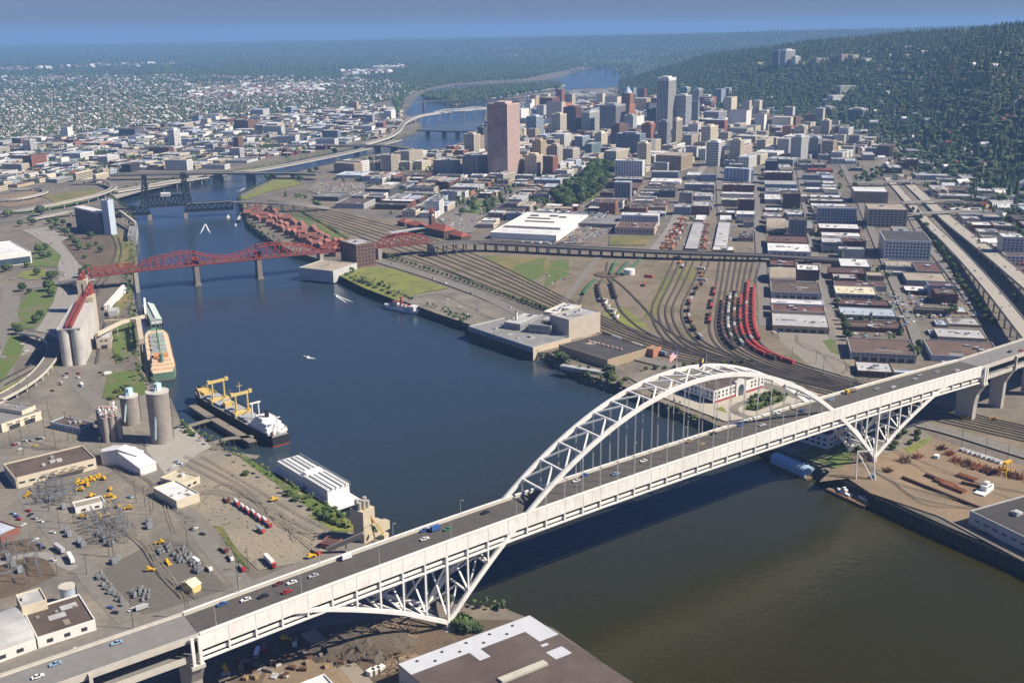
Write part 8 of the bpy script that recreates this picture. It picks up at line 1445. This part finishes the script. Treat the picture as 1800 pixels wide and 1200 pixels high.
c = gp(1538, 845); o = thing('derrick_crane', c); tag(o, 'white stiff leg derrick with blue cab below the right bridge pier', 'crane', place=''); top = np.array([c[0]+1, c[1]+4, GZ+21.0])
[part(o, 'leg', M_shw, lambda b: b.tube((c[0]+dx, c[1]+dy, GZ), top+np.array([tx, ty, 0]), .55, 6, .45)) for dx, dy, tx, ty in ((0, 0, 0, 0), (-1, 1, -8, 8), (-10, 9, -8, 8), (1, 2, 2, 1))]; part(o, 'top_beam', M_shw, lambda b: b.beam(top+(-8, 8, 0), top+(2, 1, 0), .8, .8)); part(o, 'cab', mat('cab_blue', (.12, .34, .50)), lambda b: b.box((c[0]+2, c[1]+3, GZ), (3.2, 3, 3.5), .4))
b = MB(); c = gp(1646, 806); b.box(c, (4, 3, 3), .3); o = b.build('site_cabin', mat('cabin_blue_white', (.5, .62, .68))); q = MB(); q.box((c[0], c[1], GZ+3), (4.4, 3.4, .25), .3); q.build('roof', M_shw, o); tag(o, 'small pale blue site cabin on the sandy yard', 'cabin', place='')

# goods stored below the white bridge
for i in range(34):
    x, y = R.uniform(390, 600), 0; y = 1188-(x-390)*.19+R.uniform(-14, 22); c = gp(x, y, GZ+.5); nm, m, d, ds = R.choice((('lumber_stack', mat('old_timber'), (6, 2.4, 1.6), 'grey lumber stack'), ('slab_stack', mat('block_grey'), (4.5, 3, 1.0), 'pale concrete slab stack'), ('crate', mat('crate_wood', (.32, .22, .12)), (2.6, 2.2, 2), 'brown wooden crate'), ('steel_bin', M_rustd, (4, 2.2, 1.8), 'dark rusty steel bin')))
    b = MB(); b.box(c, d, R.random()*3); o = b.build(nm, m); q = MB(); q.box((c[0], c[1], c[2]+d[2]), (d[0]*.9, .25, .12), 0); q.build('strap', M_dark, o); tag(o, ds, nm.replace('_', ' '), 'goods stored below the white bridge', 'below the left side of the white bridge')
for i, (x, y, k) in enumerate([(465, 1140, 'flat red'), (452, 1150, 'box white'), (430, 1165, 'flat maroon'), (500, 1125, 'loader'), (396, 1178, 'loader'), (520, 1130, 'flat white')]): truck(k, gp(x, y, GZ+.5), R.random()*6, ('red flatbed in the shade', 'white box truck in the shade', 'dark flatbed in the shade', 'yellow loader in the shade', 'yellow loader beside the end pier', 'pale flatbed in the shade')[i], 'below the white bridge', 'truck')

def mini(c): b = MB(); b.m = 0; b.box((0, 0, .3), (4.6, 1.8, .65)); b.box((-.3, 0, .95), (2.2, 1.6, .5)); return (b, mat('car_paint '+c))
C_car = proto_col('far_car', [mini(c) for c in ('white', 'white', 'white', 'silver', 'blue', 'red', 'tan', 'black', 'light blue')])
PK = np.vstack([imgsample(150, [(985, 399), (1085, 391), (1080, 402), (1030, 430), (965, 427)], 111), imgsample(90, [(565, 320), (640, 324), (638, 344), (558, 341)], 112), imgsample(60, [(870, 428), (960, 424), (990, 428), (1000, 432), (880, 434)], 113), imgsample(60, [(1350, 455), (1362, 455), (1372, 590), (1357, 590)], 114), imgsample(120, [(1540, 500), (1700, 520), (1720, 560), (1590, 575)], 115), imgsample(40, [(770, 390), (850, 356), (850, 385), (810, 410)], 116)]); PK = np.vstack([PK, notocc(imgsample(420, [(1060, 330), (1300, 290), (1500, 290), (1620, 600), (1500, 640), (1360, 450), (1150, 440)], 118)), notocc(imgsample(260, [(600, 320), (1000, 310), (1250, 300), (1100, 380), (800, 370)], 119))]); PK[:, 2] = GZ+.9
dk = imgsample(110, [(990, 394), (1080, 388), (1062, 376), (1000, 380)], 117); hdk = float(ORG[PO.name][2])+11.2; PD_ = []
for p in dk: PD_.append((p[0], p[1], GZ+height(985, 398, 390)-.88))
scatter('far_parked_cars', np.vstack([PK, np.array(PD_)]), np.full(len(PK)+len(PD_), 1.0), C_car, 'crowded parked cars and vans of the city lots', 'cars')

# wheel tracks worn into the yards
RW_ = random.Random(9); q = MB(); q2 = MB()
for base, n in (([(330, 880), (400, 860), (480, 900), (540, 960)], 7), ([(345, 810), (430, 860), (520, 920), (600, 950)], 7), ([(150, 900), (230, 940), (300, 1000), (330, 1060)], 6), ([(60, 780), (150, 800), (250, 850), (330, 930)], 6), ([(1480, 800), (1560, 840), (1640, 880), (1760, 900)], 7), ([(1560, 790), (1640, 830), (1720, 850), (1800, 880)], 6), ([(720, 530), (790, 530), (850, 555), (900, 565)], 5), ([(1380, 600), (1430, 620), (1480, 650), (1500, 670)], 4)):
    for i in range(n//2):
        P_ = catmull([p[:2] for p in pts([(x+RW_.uniform(-22, 22), y+RW_.uniform(-12, 12)) for x, y in base])], 8); b = RW_.choice((q, q2)); z = lay()+.02
        for s_ in (-.9, .9): b.strip([(p[0], p[1], z) for p in shift(P_, s_)], RW_.uniform(.3, .7))
q.build('wheel_tracks', mat('track_dark', (.165, .143, .113), rough=1, var=.3), kind='stuff'); q2.build('wheel_tracks', mat('track_pale', (.215, .188, .148), rough=1, var=.3), kind='stuff')
for o in [x for x in COL.objects if x.name.startswith('wheel_tracks')]: o['label'] = 'wheel tracks worn into the gravel and sandy yards'; o['category'] = 'tracks'
# ================================================================== LABELS
for nm in list(PV.values()): pass
LM = [('the white mail building', 915, 400), ('the railway station', 775, 412), ('the bronze glass tower', 885, 310), ('the tallest white tower', 1173, 236), ('the orange brick tower', 1106, 222), ('the long city park', 1025, 335), ('the white hotel block', 1110, 312), ('the red train cars', 1310, 560), ('the freight sheds', 1240, 420), ('the gridded white warehouse', 1590, 452), ('the beige loft building', 1560, 397), ('the freeway viaducts', 1690, 430), ('the freeway junction', 1540, 305), ('the sports field', 1790, 268), ('the far bridge end', 1700, 650), ('the black lift bridge', 290, 365), ('the riverside freeway', 470, 296), ('the curved ramp', 190, 325), ('the dark silo block', 160, 405), ('the pale east tower', 308, 256), ('the left edge', 20, 300), ('the low grey bridge', 700, 262), ('the double deck bridge', 800, 205), ('the tan office block', 1530, 355), ('the pale blue loft', 1470, 392), ('the white window warehouse', 1125, 400), ('the old waterfront', 620, 300), ('the wooded hill foot', 1620, 225), ('the tan arched roof', 1345, 495), ('the cream roof', 1500, 520), ('the hospital hill', 1400, 190), ('the station square', 850, 368), ('the beige tower row', 1300, 215), ('the brown east blocks', 430, 240), ('the maroon brick cube', 790, 336), ('the grey trackside loft', 660, 370)]
LMW = [(n, gp(x, y)[:2]) for n, x, y in LM]
ORD = ['first', 'second', 'third', 'fourth', 'fifth', 'sixth', 'seventh', 'eighth', 'ninth', 'tenth', 'eleventh', 'twelfth', 'thirteenth', 'fourteenth', 'fifteenth', 'sixteenth', 'seventeenth', 'eighteenth', 'nineteenth', 'twentieth']
def ordn(i):
    if i < 20: return ORD[i]
    t = ['', '', 'twenty', 'thirty', 'forty', 'fifty', 'sixty', 'seventy', 'eighty', 'ninety'][((i+1)//10) % 10]; u = (i+1) % 10
    h = 'hundred and ' if i+1 >= 100 else ''
    if not t: return h+ORD[(i+1) % 100-1] if (i+1) % 100 else 'hundredth'
    return h+(t+'-'+ORD[u-1] if u else t[:-1]+'ieth')
groups_ = {}
for o, d, pl, pos in LAB:
    if pl is None:
        n, q = min(LMW, key=lambda a: np.hypot(*(a[1]-pos[:2]))); dl = pj(np.array([*pos[:2], GZ]))-pj(np.array([*q, GZ])); side = ('left of' if dl[0] < -14 else 'right of' if dl[0] > 14 else 'beyond' if dl[1] < 0 else 'before'); pl = f'{side} {n}'
    t = (d+' '+pl).strip(); groups_.setdefault(t, []).append((o, pos))
for t, L in groups_.items():
    L.sort(key=lambda a: float(pj(a[1])[0]))
    for i, (o, pos) in enumerate(L): o['label'] = t if len(L) == 1 else (f'{t}, leftmost' if i == 0 else f'{t}, rightmost' if i == len(L)-1 else f'{t}, {ordn(i)} from left')
for o in bpy.data.objects:
    if o.get('label') and not o.get('category'): o['category'] = 'thing'
inscene = set(o.name for o in COL.objects); drop = []        # drop the unplaced prototypes of copied things
for o in list(COL.objects):
    p = o
    while p.parent is not None: p = p.parent
    if p.name not in inscene: drop.append(o)
bpy.data.batch_remove(drop)
print('objects', len(bpy.data.objects), 'labels', len(LAB))
